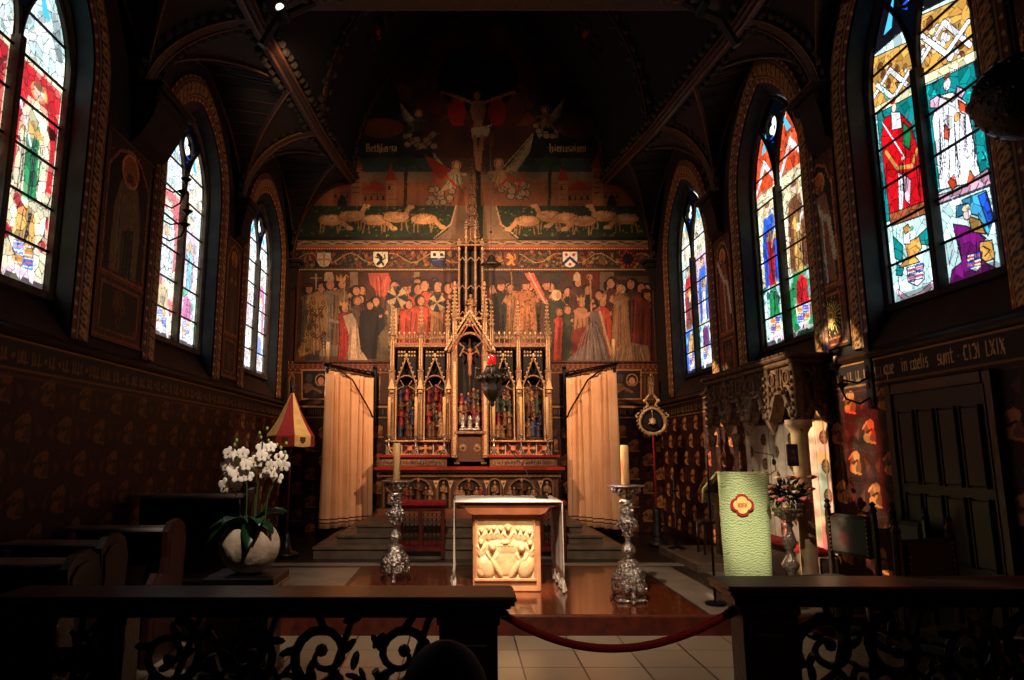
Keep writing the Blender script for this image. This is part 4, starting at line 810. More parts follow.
# towns, palms
def town(x0, f):
    for k, (dx, wd, h) in enumerate(((0, 20, 26), (19, 11, 46), (30, 26, 24), (54, 10, 34))):
        a = x0 + f * dx; b = a + f * wd; lo, hi = min(a, b), max(a, b); c.rect(lo, hi, 214 - h, 214, (.52, .33, .20) if k % 2 else (.44, .25, .15)); c.poly([(lo - 1, 214 - h), ((lo + hi) / 2, 203 - h - (6 if k % 2 else 0)), (hi + 1, 214 - h)], (.50, .16, .10))
        for j in range(5): c.rect(lo + 2, hi - 2, 214 - h + 4 + 5 * j, 214 - h + 4.8 + 5 * j, (.32, .18, .11))
        for j in range(max(1, int(wd / 6))): c.rect(lo + 2.5 + j * 6, lo + 4.5 + j * 6, 214 - h + 6, 214 - h + 10, (.12, .07, .05))
    c.ell(x0 + f * 10, 206, 5, 11, (.10, .06, .05))
town(332, 1); town(622, -1)
for x in (405, 549):
    c.line([(x, 212), (x + 1, 170)], 3.4, (.17, .12, .08))
    for k in range(14): a = PI * k / 13 - PI; c.line([(x + 1, 168), (x + 1 + 9 * math.cos(a), 163 + 7 * math.sin(a)), (x + 1 + 14 * math.cos(a), 170 + 8 * math.sin(a))], 1.8, (.13, .18, .11))
c.rect(345, 402, 142, 150, (.07, .08, .09)); c.rect(545, 600, 142, 150, (.07, .08, .09)); c.ell(382, 128, 22, 10, (.44, .20, .12), .7); c.ell(578, 128, 22, 10, (.36, .20, .13), .7)
write(c, 'Bethlema', 366, 151.5, 5.0, (.66, .50, .34), -1); write(c, 'Hierusalem', 549.5, 151.5, 5.0, (.66, .50, .34), -1)
c.rect(298, 660, 206, 237, (.13, .17, .09))
for k in range(500): c.ell(g.uniform(300, 658), g.uniform(208, 236), 1.1, .7, g.choice(((.20, .27, .13), (.34, .36, .2), (.09, .11, .06), (.50, .46, .30))), .8)
wool = (.62, .44, .28)
def sheep(x, y, f, up):
    for q in (-10, -6.5, 6, 9.5): c.line([(x + q, y + 3), (x + q + rnd.uniform(-2.5, 2.5), y + 13)], 1.3, (.50, .36, .24))
    c.ell(x, y, 13.4, 6, (.2, .13, .08)); c.ell(x, y, 12.8, 5.4, wool); c.ell(x - 2, y - 1.4, 9, 3, (.70, .52, .35))
    hx, hy = (x + f * 13, y - 10) if up else (x + f * 17, y + 8); c.line([(x + f * 9, y - 1), (hx, hy)], 4.4, wool); c.ell(hx + f * 2, hy, 3.6, 2.0, (.68, .50, .34), 1, f * .4 if not up else 0)
    for k in range(12): c.ell(x + rnd.uniform(-11, 11), y + rnd.uniform(-5, 5), 2, 1.4, (.50, .35, .22), .6, 0, .5)
for x, f, up, y in ((331, 1, 0, 220), (352, 1, 1, 216), (375, 1, 0, 220), (396, 1, 1, 217), (424, 1, 0, 219), (549, -1, 1, 216), (527, -1, 0, 221), (566, -1, 0, 218), (604, -1, 1, 216), (583, -1, 0, 221), (626, -1, 0, 219)): sheep(x, y, f, up)
for s_, x in ((1, 460), (-1, 492)):
    c.poly([(x - s_ * 4, 206), (x + s_ * 9, 206), (x + s_ * 9, 240), (x - s_ * 26, 240), (x - s_ * 12, 230)], (.45, .34, .24)); c.line([(x - s_ * 4, 206), (x - s_ * 9, 224), (x - s_ * 26, 238)], 1.4, (.66, .52, .38))
c.strokes(6000, 5, .7, 23, .7, 1.2, .9); c.A = np.clip(c.A * 1.12, 0, 1); c.mottle(.25, 30, 24)
painting(c, (330, 630, 20, 238), 'great arched wall painting high above the altar, crucified figure over towns and sheep', fr=False)
# ---- saint panels painted between the side windows
def saint(side, y0, y1, label, robe, robe2, scroll, seed, sunb=False):
    xw = XL if side == 'left' else XR; sg = 1 if side == 'left' else -1; g = random.Random(seed); f_ = sg
    z0, z1 = 2.72, 4.72; c = Cv(y0, y1, z0, z1, 110, (.16, .095, .065)); cx = (y0 + y1) / 2; w_ = y1 - y0; zm = z0 + .62
    c.rect(y0, y1, z0, z0 + .02, (.40, .24, .14)); 
    for q in (y0 + .02, y1 - .03, y0 + .05, y1 - .06): c.rect(q, q + .01, z0, z1, (.34, .2, .12))
    c.rect(y0, y1, zm - .03, zm - .01, (.38, .23, .14)); c.poly([(y0 + .05, zm), (y0 + .05, z1 - .32), (y0 + w_ * .25, z1 - .1), (cx, z1 - .02), (y1 - w_ * .25, z1 - .1), (y1 - .05, z1 - .32), (y1 - .05, zm)], (.44, .28, .17)); c.poly([(y0 + .075, zm + .02), (y0 + .075, z1 - .33), (y0 + w_ * .27, z1 - .13), (cx, z1 - .05), (y1 - w_ * .27, z1 - .13), (y1 - .075, z1 - .33), (y1 - .075, zm + .02)], (.075, .065, .065))
    h = z1 - zm; k = w_ * .30
    c.poly([(cx - k, zm + .04), (cx - k * .95, zm + h * .5), (cx - k * .6, zm + h * .72), (cx + k * .6, zm + h * .72), (cx + k, zm + h * .45), (cx + k * .9, zm + .04)], robe); c.poly([(cx - k * .3, zm + .03), (cx - k * .3, zm + h * .35), (cx + k * .5, zm + h * .4), (cx + k * .5, zm + .03)], robe2)
    for q in range(14): a = cx + g.uniform(-k, k) * .85; c.line([(a, zm + h * g.uniform(.35, .66)), (a + g.uniform(-.03, .03), zm + .06)], .011, tuple(v * g.choice((.5, 1.35)) for v in robe), .8)
    c.ell(cx, zm + h * .82, k * .62, k * .62, (.52, .24, .14)); c.ell(cx, zm + h * .82, k * .62, k * .62, (.62, .44, .24), 1, 0, .85); c.ell(cx, zm + h * .81, k * .33, k * .40, (.44, .29, .19)); c.ell(cx, zm + h * .76, k * .26, k * .22, (.25, .17, .12))
    if scroll: c.line([(cx - f_ * k * .9, zm + h * .76), (cx - f_ * k * .3, zm + h * .6), (cx + f_ * k * .7, zm + h * .5), (cx + f_ * k * 1.0, zm + h * .2)], .075, (.62, .56, .44)); c.line([(cx, zm + h * .55), (cx - .01, zm + .05)], .03, (.64, .60, .52))
    for q in (-.35, .45): c.ell(cx + k * q, zm + h * .58, .035, .035, (.44, .29, .19))
    c.rect(y0 + .1, y1 - .1, z0 + .07, zm - .08, (.40, .25, .15)); c.rect(y0 + .12, y1 - .12, z0 + .09, zm - .10, (.10, .075, .065)); cz = (z0 + zm) / 2
    if sunb:
        for q in range(24): t = q * PI / 12; c.poly([(cx + .05 * math.cos(t - .2), cz + .05 * math.sin(t - .2)), (cx + .23 * math.cos(t), cz + .23 * math.sin(t)), (cx + .05 * math.cos(t + .2), cz + .05 * math.sin(t + .2))], (.70, .52, .30))
        c.ell(cx, cz, .08, .08, (.52, .34, .19)); c.ell(cx, cz, .05, .05, (.70, .54, .32)); c.ell(cx, cz, .03, .03, (.3, .18, .1))
    else:
        for q in range(9): c.ell(cx + g.uniform(-.1, .1), cz + g.uniform(-.15, .15), .05, .06, (.26, .17, .11), 1, 0, .5)
    c.strokes(1500, .06, .010, seed); c.A = np.clip(c.A * (2.0 if side == 'right' else 1.5), 0, 1)  # paint brightened, most on the right wall, in place of window light
    root = thing('wall_painting', (xw, cx, z0), label, 'painting')
    c.mesh('canvas', lambda X, Y: np.stack([np.full_like(X, xw + sg * .014), X, Y], -1), PAINT, root)
    m = MB(); t = .03
    for a, b, p, q in ((y0 - t, y0, z0 - t, z1 + t), (y1, y1 + t, z0 - t, z1 + t), (y0, y1, z0 - t, z0), (y0, y1, z1, z1 + t)): m.box(min(xw, xw + sg * .03), max(xw, xw + sg * .03), a, b, p, q, .005)
    m.build('frame', M['goldd'], root)
saint('right', 6.62, 7.22, 'tall painted saint with a scroll above a gold sunburst on the right wall', (.34, .25, .19), (.17, .19, .25), True, 3, True)
saint('right', 9.36, 9.98, 'tall brown painted bishop on the right wall beside the farthest window', (.33, .18, .12), (.30, .17, .11), True, 5)
saint('right', 3.75, 4.33, 'painted robed figure with a white scroll at the far right edge', (.30, .20, .15), (.2, .15, .12), True, 7)
saint('left', 6.14, 7.10, 'dark painted group of robed figures on the left wall between windows', (.34, .27, .21), (.10, .09, .1), False, 8)
saint('left', 9.52, 10.18, 'narrow painted figure on the left wall beside the farthest window', (.20, .13, .10), (.26, .2, .16), False, 9)
# ================================================================ ALTAR STEPS, ALTAR, ALTARPIECE
for k, (Y, hx0, hx1, z0, z1) in enumerate(((10.0, -2.10, 2.30, .10, .325), (10.36, -1.83, 2.06, .30, .445), (10.76, -1.60, 1.83, .42, .555))):
    m = MB(); m.box(hx0, hx1, Y, 13.28, z0, z1 - .04); m.box(hx0 - .02, hx1 + .02, Y - .03, 13.28, z1 - .045, z1, .012); struct(m.build('trim_%d' % (200 + k), M['stoned']), cat='altar step')
def pb(m, u0, v0, u1, v1, Y, d, bev=.0):
    a, b = P(min(u0, u1), max(v0, v1), Y), P(max(u0, u1), min(v0, v1), Y); return m.box(a.x, b.x, Y, Y + d, a.z, b.z, bev)
def figure(m, x, y, z, h, robe=0, skin=1, w=1.0, lean=0):       # small carved robed figure
    m.mi = robe; m.lathe([(h * .17 * w, 0), (h * .16 * w, h * .1), (h * .12 * w, h * .4), (h * .15 * w, h * .68), (h * .11 * w, h * .78), (h * .04, h * .83)], (x, y, z), 8, 4, .12)
    m.tube([(x - h * .14 * w, y, z + h * .72), (x - h * .16 * w, y - h * .08, z + h * .55), (x - lean, y - h * .16, z + h * .58)], h * .045, 5); m.tube([(x + h * .14 * w, y, z + h * .72), (x + h * .17 * w, y - h * .08, z + h * .52), (x + h * .04, y - h * .17, z + h * .5)], h * .045, 5)
    m.mi = skin; m.ell((x, y - h * .01, z + h * .90), (h * .062, h * .065, h * .085), 7, 5); m.ell((x + h * .03, y - h * .18, z + h * .54), h * .03, 5, 4)
root = thing('altar', (.125, 12.3, .555), 'gilded high altar block with round arched relief panels below a red edged top', 'altar')
Yf = 12.02
m = MB(); pb(m, 377, 515, 562, 509, Yf - .14, 1.1, .01); pb(m, 374, 519, 565, 514.5, Yf - .2, 1.1, .01); m.build('base', M['mensa'], root)
m = MB(); pb(m, 381, 512, 558, 473, Yf + .06, 1.0); m.build('altar_body', M['goldd'], root)
m = MB(); pb(m, 373.5, 470.5, 565, 467, Yf - .08, 1.16, .01); m.mi = 1; pb(m, 375.5, 472.6, 563, 470.6, Yf - .05, 1.1); m.mi = 2; pb(m, 377, 477, 561, 474.5, Yf - .0, 1.0); m.mi = 1
for k in range(36): u = 380 + k * 5.05; pb(m, u, 474.5, u + 2.6, 472.7, Yf - .02, .06)
m.build('altar_top', [M['red'], M['darkwood'], M['tan']], root)
def archring(m, u, vb, vt, hw, Y, wd, d, pointed=False):
    a = P(u - hw, vb, Y); b = P(u + hw, vb, Y); t = P(u, vt, Y); cx = (a.x + b.x) / 2; r_ = (b.x - a.x) / 2; zs = t.z - r_ * (1.25 if pointed else 1); k = r_ * (1.25 if pointed else 1)
    def out(off):
        L = [(cx - r_ - off, a.z)]
        for q in range(13): w_ = PI * q / 12; L.append((cx - (r_ + off) * math.cos(w_), zs + (k + off) * math.sin(w_) ** (.8 if pointed else 1)))
        return L + [(cx + r_ + off, a.z)]
    i, o = out(0), out(wd)
    m.grid([[(p[0], Y, p[1]) for p in o], [(p[0], Y, p[1]) for p in i]]); m.grid([[(p[0], Y, p[1]) for p in i], [(p[0], Y + d, p[1]) for p in i]]); m.grid([[(p[0], Y, p[1]) for p in o], [(p[0], Y + d, p[1]) for p in o]])
    return [(p[0], p[1]) for p in i], (cx, zs, r_)
FC = [M['gold'], M['skin'], M['rober'], M['robeb'], M['robeg'], M['goldd']]
g = random.Random(3)
for u, big in ((389.5, 0), (418, 1), (443.5, 0), (469, 1), (495, 0), (522, 1), (547.5, 0)):
    hw = 12.5 if big else 5.2; m = MB(); inner, (cx, zs, r_) = archring(m, u, 508, 479.5, hw, Yf, .028, .05); ra = m.build('relief_arch', M['tan'], root)
    m = MB(); m.prism(inner, Yf + .045, Yf + .055, 'y'); m.build('relief_panel', M['niche'], ra)
    m = MB(); zb = P(u, 508, Yf).z
    if big:
        figure(m, cx, Yf - .0, zb + .1, .40, 5, 1); 
        for dx, rb in ((-.13, 2), (.13, 0), (-.2, 4), (.2, 5)): figure(m, cx + dx, Yf + .01, zb + .06, .30, g.choice((0, 5, 2, 0)), 1)
    else: figure(m, cx, Yf, zb + .06, .40, 0, 1, .8)
    m.build('relief_figure', FC, ra, smooth=True)
for u in (403.5, 436, 450.5, 486.5, 503.5, 540.5): # spandrel ornaments and colonnettes
    m = MB(); a = P(u, 483, Yf); m.mi = 0; m.prism([(a.x - .05, a.z + .04), (a.x + .05, a.z + .04), (a.x, a.z - .10)], Yf - .015, Yf + .06, 'y'); m.mi = 1; m.ell((a.x, Yf - .02, a.z), .02, 6, 4); b = P(u, 508, Yf); m.mi = 2; m.tube([(b.x, Yf + .02, b.z), (b.x, Yf + .02, a.z - .05)], .014, 6)
    m.build('spandrel_ornament', [M['goldlt'], M['red'], M['tan']], root)
# gradine (rear shelf)
root = thing('altar_shelf', (.12, 12.5, 1.37), 'long red edged shelf on the high altar carrying six candlesticks and gold lettering', 'shelf')
for s_, (u0, u1) in enumerate(((377, 450), (488, 560))):
    m = MB(); pb(m, u0, 457.5, u1, 455, 12.30, .55, .006); m.build('shelf_edge', M['red'], root)
    m = MB(); pb(m, u0 + 2, 467, u1 - 3, 457.5, 12.36, .5); m.build('shelf_front', M['tan'], root)
    m = MB(); a = P(u0 + 5, 465.5, 12.35); b = P(u1 - 6, 459.5, 12.35); m.box(a.x, b.x, 12.345, 12.365, a.z, b.z); m.mi = 1; x = a.x + .03
    while x < b.x - .04:
        m.box(x, x + .014, 12.338, 12.35, a.z + .02, b.z - .02 - g.choice((0, 0, .02))); x += g.choice((.028, .028, .05))
    m.build('letter_band', [M['gold'], M['darkwood']], root)
# ---- altarpiece
root = thing('altarpiece', (.11, 12.8, 1.55), 'gilded gothic altarpiece with four carved niches, tall central niche and openwork spire', 'altarpiece')
Y0 = 12.66
def pinn(m, x, y, z, h, w_, a=0, b=1, crock=True):
    m.mi = a; s = h * .5; m.box(x - w_, x + w_, y - w_, y + w_, z, z + s, w_ * .2); m.mi = b
    for q in (-1, 1): m.box(x + q * w_ * .5 - w_ * .12, x + q * w_ * .5 + w_ * .12, y - w_ * 1.12, y - w_, z + s * .1, z + s * .85)
    m.mi = a; m.box(x - w_ * 1.35, x + w_ * 1.35, y - w_ * 1.35, y + w_ * 1.35, z + s, z + s + w_ * .35)
    m.prism([(x - w_ * 1.2, z + s), (x + w_ * 1.2, z + s), (x, z + s + w_ * 2.6)], y - w_ * 1.3, y - w_ * 1.1, 'y')
    zz = z + s + w_ * .3; L = h * .5 - w_ * .3; m.add([(x - w_, y - w_, zz), (x + w_, y - w_, zz), (x + w_, y + w_, zz), (x - w_, y + w_, zz), (x, y, zz + L)], [(0, 1, 4), (1, 2, 4), (2, 3, 4), (3, 0, 4)])
    if crock:
        n = max(3, int(L / .07))
        for k in range(n):
            t = (k + .5) / n
            for sx in (-1, 1): m.mi = b; m.ell((x + sx * (w_ * (1 - t) + .008), y - w_ * (1 - t), zz + L * t), w_ * .32 + .004, 5, 4)
    m.mi = b; m.ell((x, y, zz + L), (w_ * .45, w_ * .45, w_ * .6), 6, 4)
PM = [M['gold'], M['goldlt'], M['red']]
# back board and lower ornament band
m = MB(); pb(m, 388, 440, 452, 345, Y0 + .30, .08); pb(m, 487, 440, 551, 345, Y0 + .30, .08); pb(m, 386, 456, 554, 438, Y0 + .06, .32); pb(m, 450, 462, 489, 300, Y0 + .32, .08); m.build('back_board', M['niche'], root)
for (u0, u1) in ((386, 449), (490, 552)):
    c = Cv(u0, u1, 441.5, 454.5, 5, (.15, .07, .05))
    n = 4; w_ = (u1 - u0) / n
    for k in range(n):
        x = u0 + (k + .5) * w_
        if k % 2 == 0:
            c.line([(x - 5, 448), (x + 5, 448)], 2.2, (.84, .52, .30)); c.line([(x, 443), (x, 453)], 2.2, (.84, .52, .30))
            for a_ in ((-5, 0), (5, 0), (0, -4.6), (0, 4.6)): c.ell(x + a_[0], 448 + a_[1], 1.8, 1.6, (.84, .52, .30))
        else: c.line([(x - 7, 442), (x + 7, 454)], 2, (.72, .22, .13)); c.line([(x - 7, 454), (x + 7, 442)], 2, (.72, .22, .13)); c.ell(x, 448, 2.4, 2.4, (.80, .55, .33))
        for q in range(-3, 4): c.ell(x + q * 2.4, 442.6, .8, .8, (.62, .46, .3)); c.ell(x + q * 2.4, 453.6, .8, .8, (.62, .46, .3))
    for q in range(int((u1 - u0) / w_) + 1): c.line([(u0 + q * w_, 441.5), (u0 + q * w_, 454.5)], 1.2, (.72, .62, .50))
    c.mesh('ornament_band', fnY(Y0 + .05), PAINTED_WOOD, root, flip=True); m = MB()
    pb(m, u0 - 1, 441.8, u1 + 1, 440, Y0 - .04, .14, .005); pb(m, u0 - 1, 456, u1 + 1, 454.4, Y0 - .02, .12, .005); m.build('ornament_frame', M['goldlt'], root)
# carved niches
for i, (u, hw) in enumerate(((405.5, 9.5), (434.5, 10), (504, 10), (534.5, 9.8))):
    m = MB(); inner, (cx, zs, r_) = archring(m, u, 440, 376, hw, Y0 + .04, .022, .22, True)
    L = [(p[0], p[1]) for p in inner]; ztop = max(p[1] for p in L); zt = P(u, 357, Y0).z; zq = P(u, 346, Y0).z
    # spandrel tracery, gable with crockets
    for s_ in (-1, 1):
        m.tube([(cx + s_ * (r_ + .03), Y0, zs + .02), (cx, Y0, zt)], .018, 4); m.mi = 1
        for k in range(1, 7): t = k / 7; m.ell((cx + s_ * (r_ + .05) * (1 - t), Y0 - .01, zs + .04 + (zt - zs) * t), .018, 5, 4)
        m.mi = 0; m.tube([(cx + s_ * r_ * .6, Y0 + .03, zs + r_ * .75), (cx + s_ * r_ * .25, Y0 + .03, zs + r_ * .2), (cx + s_ * r_ * .9, Y0 + .03, zs - .03)], .012, 4)
        m.mi = 3; m.prism([(cx + s_ * r_ * 1.0, zs + .02), (cx + s_ * r_ * 1.0, zq), (cx + s_ * .02, zq), (cx + s_ * .02, zt - .02)][::s_], Y0 + .10, Y0 + .13, 'y'); m.mi = 0
        for a in range(3):
            for b in range(3):
                x_ = cx + s_ * r_ * (.25 + .3 * a); z_ = zq - .03 - .07 * b
                if z_ > zt - (zt - zs) * abs(x_ - cx) / r_ + .02: m.mi = 1; m.ell((x_, Y0 + .09, z_), .022, 5, 4); m.mi = 0
    m.mi = 1; m.ell((cx, Y0 - .01, zt + .03), (.03, .03, .045), 6, 5); ng_ = m.build('niche_gable', PM + [M['niche']], root)
    m = MB(); zb = P(u, 439, Y0).z; m.mi = 5; m.box(cx - r_, cx + r_, Y0 + .04, Y0 + .28, zb, zb + .03)
    for k in range(12):
        row = k // 3; q = k % 3; figure(m, cx + (q - 1) * r_ * .58 + g.uniform(-.03, .03), Y0 + .17 + row * .04 + g.uniform(-.02, .02), zb + .03 + row * g.uniform(.19, .23), g.uniform(.28, .40), g.choice((2, 5, 4, 5, 3, 5, 0, 5)), g.choice((1, 5)), g.uniform(.9, 1.5), g.uniform(-.05, .05))
    m.build('niche_figures', FC, ng_, smooth=True)
    for dx in (-1, 1): # colonnettes
        m = MB(); x_ = cx + dx * (r_ + .012); a = P(u, 440, Y0).z; m.tube([(x_, Y0 + .02, a), (x_, Y0 + .02, zs)], .014, 6); m.ell((x_, Y0 + .02, zs), .024, 6, 4); m.ell((x_, Y0 + .02, a + .02), .022, 6, 4); m.build('colonnette', M['goldlt'], root)
for (u0, u1) in ((389, 450), (489, 551)):   # crested gallery above the niches
    m = MB(); pb(m, u0, 347, u1, 344, Y0 - .03, .18, .006); m.mi = 2; pb(m, u0, 344, u1, 342.8, Y0 - .035, .12); m.mi = 0; n = 12
    for k in range(n + 1):
        u = u0 + (u1 - u0) * k / n; a = P(u, 343, Y0); t = P(u, 333, Y0); m.tube([(a.x, Y0, a.z), (a.x, Y0, t.z)], .010, 4); m.mi = 1; m.ell((a.x, Y0, t.z), (.022, .015, .03), 5, 4); m.mi = 0
        if k < n: b = P(u + (u1 - u0) / n / 2, 337.5, Y0); m.ell((b.x, Y0, b.z), (.03, .012, .035), 6, 4); m.tube([(a.x, Y0, a.z + .06), (b.x, Y0, t.z), (2 * b.x - a.x, Y0, a.z + .06)], .008, 4)
    m.build('cresting', PM, root)
for u, vt, w_ in ((391, 303, .055), (420, 300, .05), (448.5, 322, .045), (489.5, 322, .045), (519.5, 303, .05), (549.5, 303, .055)):
    a = P(u, 440, Y0); m = MB(); m.box(a.x - w_, a.x + w_, Y0 - .06, Y0 + .10, a.z, P(u, 372, Y0).z, .01); m.mi = 1
    for q in (-1, 1): m.box(a.x + q * w_ * .45 - .006, a.x + q * w_ * .45 + .006, Y0 - .068, Y0 - .06, a.z + .1, P(u, 400, Y0).z)
    zf = P(u, 392, Y0).z; m.mi = 1; m.ell((a.x, Y0 - .08, zf), (w_ * .9, .03, .03), 8, 4); m.prism([(a.x - w_ * 1.2, zf + .05), (a.x + w_ * 1.2, zf + .05), (a.x, zf + .26)], Y0 - .09, Y0 - .06, 'y'); m.mi = 0
    z1 = P(u, 372, Y0).z; m.box(a.x - w_ * 1.15, a.x + w_ * 1.15, Y0 - .075, Y0 + .11, z1, z1 + .03)
    pinn(m, a.x, Y0, z1 + .03, P(u, vt, Y0).z - z1, w_ * .8); m.build('buttress', PM, root)
# central bay: gable, niche, throne panel, spire
Yc = 12.52
m = MB(); inner, (cx, zs, r_) = archring(m, 470, 432, 334, 13, Yc + .02, .045, .3, True); zt = P(470, 317, Yc).z
for s_ in (-1, 1):
    for o_, r1, mi in ((0, .026, 0), (.07, .014, 1), (-.06, .012, 2)):
        m.mi = mi; m.tube([(cx + s_ * (r_ + .16 + o_), Yc - .02, zs - .02), (cx, Yc - .02, zt + o_ * 1.8)], r1, 4)
    m.mi = 1
    for k in range(1, 11): t = k / 11; m.ell((cx + s_ * (r_ + .22) * (1 - t), Yc - .02, zs + .03 + (zt - zs + .1) * t), (.03, .03, .035), 5, 4)
    m.mi = 0; m.tube([(cx + s_ * r_ * .98, Yc + .04, zs + .15), (cx + s_ * r_ * .45, Yc + .04, zs + .05), (cx + s_ * r_ * .8, Yc + .04, zs - .12)], .02, 5)
m.mi = 0; m.tube([(cx, Yc, zs + r_ + .2), (cx, Yc, zt)], .02, 4)
for dx, dz in ((0, .05), (-.05, -.02), (.05, -.02)): m.mi = 1; m.ell((cx + dx, Yc, (zs + r_ + zt) / 2 + .05 + dz), .028, 6, 4)
cg_ = m.build('central_gable', PM, root)
m = MB(); m.prism(inner, Yc + .31, Yc + .32, 'y'); m.build('central_recess', M['niche'], root)
m = MB(); zb = P(470, 432, Yc).z; m.mi = 5; m.tube([(cx, Yc + .2, zb + .3), (cx, Yc + .2, zs + .25)], .02, 5); m.tube([(cx - .16, Yc + .2, zs + .02), (cx + .16, Yc + .2, zs + .02)], .02, 5)
m.mi = 1; m.tube([(cx - .15, Yc + .17, zs + .0), (cx, Yc + .16, zs - .08), (cx + .15, Yc + .17, zs + .0)], .02, 6); m.lathe([(.02, 0), (.035, .05), (.03, .2), (.05, .32), (.045, .42), (.02, .45)], (cx, Yc + .16, zs - .48), 8); m.ell((cx, Yc + .15, zs + .0), (.04, .04, .05), 8, 6)
for k in range(8): figure(m, cx + (k % 4 - 1.5) * .115 + g.uniform(-.03, .03), Yc + .18 - (k // 4) * .05, zb + .10 + (.24 if k < 4 else 0) + g.uniform(0, .1), g.uniform(.32, .44), (2, 3, 5, 4, 0, 5, 2, 5)[k], 1)
m.build('niche_figures', FC, cg_, smooth=True)
for s_, u in ((-1, 454.5), (1, 485.5)):
    a = P(u, 458, Yc); m = MB(); m.box(a.x - .055, a.x + .055, Yc - .03, Yc + .3, a.z, P(u, 352, Yc).z, .01); m.mi = 1; m.box(a.x - .028, a.x + .028, Yc - .045, Yc - .03, a.z + .05, P(u, 362, Yc).z, .006); m.mi = 2; m.box(a.x - .062, a.x - .055, Yc - .03, Yc + .1, a.z + .05, P(u, 352, Yc).z)
    z1 = P(u, 352, Yc).z; pinn(m, a.x, Yc + .06, z1, P(u, 282, Yc).z - z1, .05); pinn(m, a.x + s_ * .13, Yc + .1, z1, P(u, 300, Yc).z - z1, .035); m.build('buttress', PM, root)
m = MB(); pb(m, 455.5, 462, 484.5, 433, Yc + .03, .3, .01); m.mi = 1; pb(m, 454, 434, 486, 431, Yc - .06, .4, .01)
for q in (-1, 1): a = P(470 + q * 7, 448, Yc); m.ell((a.x, Yc + .025, a.z), (.07, .015, .075), 12, 6); m.mi = 0; m.ell((a.x, Yc + .01, a.z), (.03, .015, .03), 8, 5); m.mi = 1
m.build('tabernacle_door', [M['goldd'], M['gold']], root)
for ua in (454, 481): m = MB(); pb(m, ua, 464, ua + 5.5, 462, Yc - .05, .3); m.build('tabernacle_foot', M['stone'], root)
# openwork spire tower
m = MB(); zt0 = P(470, 318, Yc + .1).z
for u in (459, 466, 475.5, 482.5):
    a = P(u, 318, Yc + .1); b = P(u, 238 if u in (466, 475.5) else 250, Yc + .1); m.mi = 0; m.box(a.x - .02, a.x + .02, Yc + .05, Yc + .12, a.z - .1, b.z, .005); m.mi = 1; m.ell((a.x, Yc + .05, b.z), .035, 6, 4); pinn(m, a.x, Yc + .1, b.z, .34 if u in (466, 475.5) else .22, .022)
    m.mi = 0; m.box(a.x - .018, a.x + .018, Yc + .35, Yc + .4, a.z - .1, b.z, .005)
for (ua, ub) in ((459, 466), (466, 475.5), (475.5, 482.5)):
    for v in (244, 262, 290, 316):
        a = P(ua, v, Yc + .08); b = P(ub, v, Yc + .08); m.mi = 0; m.tube([(a.x, Yc + .08, a.z), ((a.x + b.x) / 2, Yc + .08, a.z + .09), (b.x, Yc + .08, b.z)], .012, 4)
a = P(470.5, 246, Yc + .1); m.mi = 0; m.box(a.x - .26, a.x + .26, Yc + .02, Yc + .42, a.z - .02, a.z + .02, .006); a2 = P(470.5, 318, Yc + .1); m.box(a.x - .30, a.x + .30, Yc, Yc + .42, a2.z - .05, a2.z, .006)
m.mi = 2; m.box(a.x - .2, a.x + .2, Yc + .3, Yc + .34, a2.z, a.z)
m.build('spire_tower', PM[:2] + [M['niche']], root)
m = MB(); figure(m, a.x, Yc + .06, P(470, 319, Yc).z, .50, 0, 1); m.build('spire_statue', FC, root, smooth=True)
m = MB(); a = P(472, 244, Yc + .2); t = P(473, 168, Yc + .2)
for k in range(6):
    w_ = .13 - .02 * k; z = a.z + (t.z - a.z) * k / 7; pinn(m, a.x, Yc + .2, z, (t.z - a.z) * .42, w_ * .5, 0, 1)
    for q in (-1, 1): pinn(m, a.x + q * w_ * .95, Yc + .2, z - .05, .32 - .03 * k, .02)
m.mi = 0; m.tube([(a.x, Yc + .2, a.z), (a.x, Yc + .2, t.z)], [.06, .012], 6); m.tube([(a.x - .05, Yc + .2, t.z - .07), (a.x + .05, Yc + .2, t.z - .07)], .012, 4); m.build('spire', [M['goldd'], M['gold']], root)
# silver reliquary group in the central niche
r2 = thing('reliquary', (cx, Yc, zb + .03), 'small silver sculpted reliquary standing in the central altar niche', 'reliquary')
m = MB(); m.box(cx - .19, cx + .19, Yc - .03, Yc + .10, zb + .03, zb + .07, .01); m.build('base', M['silverl'], r2)
m = MB(); 
for q in (-.13, 0, .13): m.lathe([(.045, 0), (.05, .02), (.03, .05), (.045, .10), (.035, .15), (.05, .17), (.02, .21), (.005, .24)], (cx + q, Yc + .03, zb + .07), 10, 5, .15)
for q in (-1, 1): m.tube([(cx + q * .12, Yc + .02, zb + .12), (cx + q * .17, Yc, zb + .24), (cx + q * .12, Yc, zb + .3), (cx + q * .1, Yc, zb + .24)], .016, 6)
m.build('ornament', M['silverl'], r2, smooth=True)
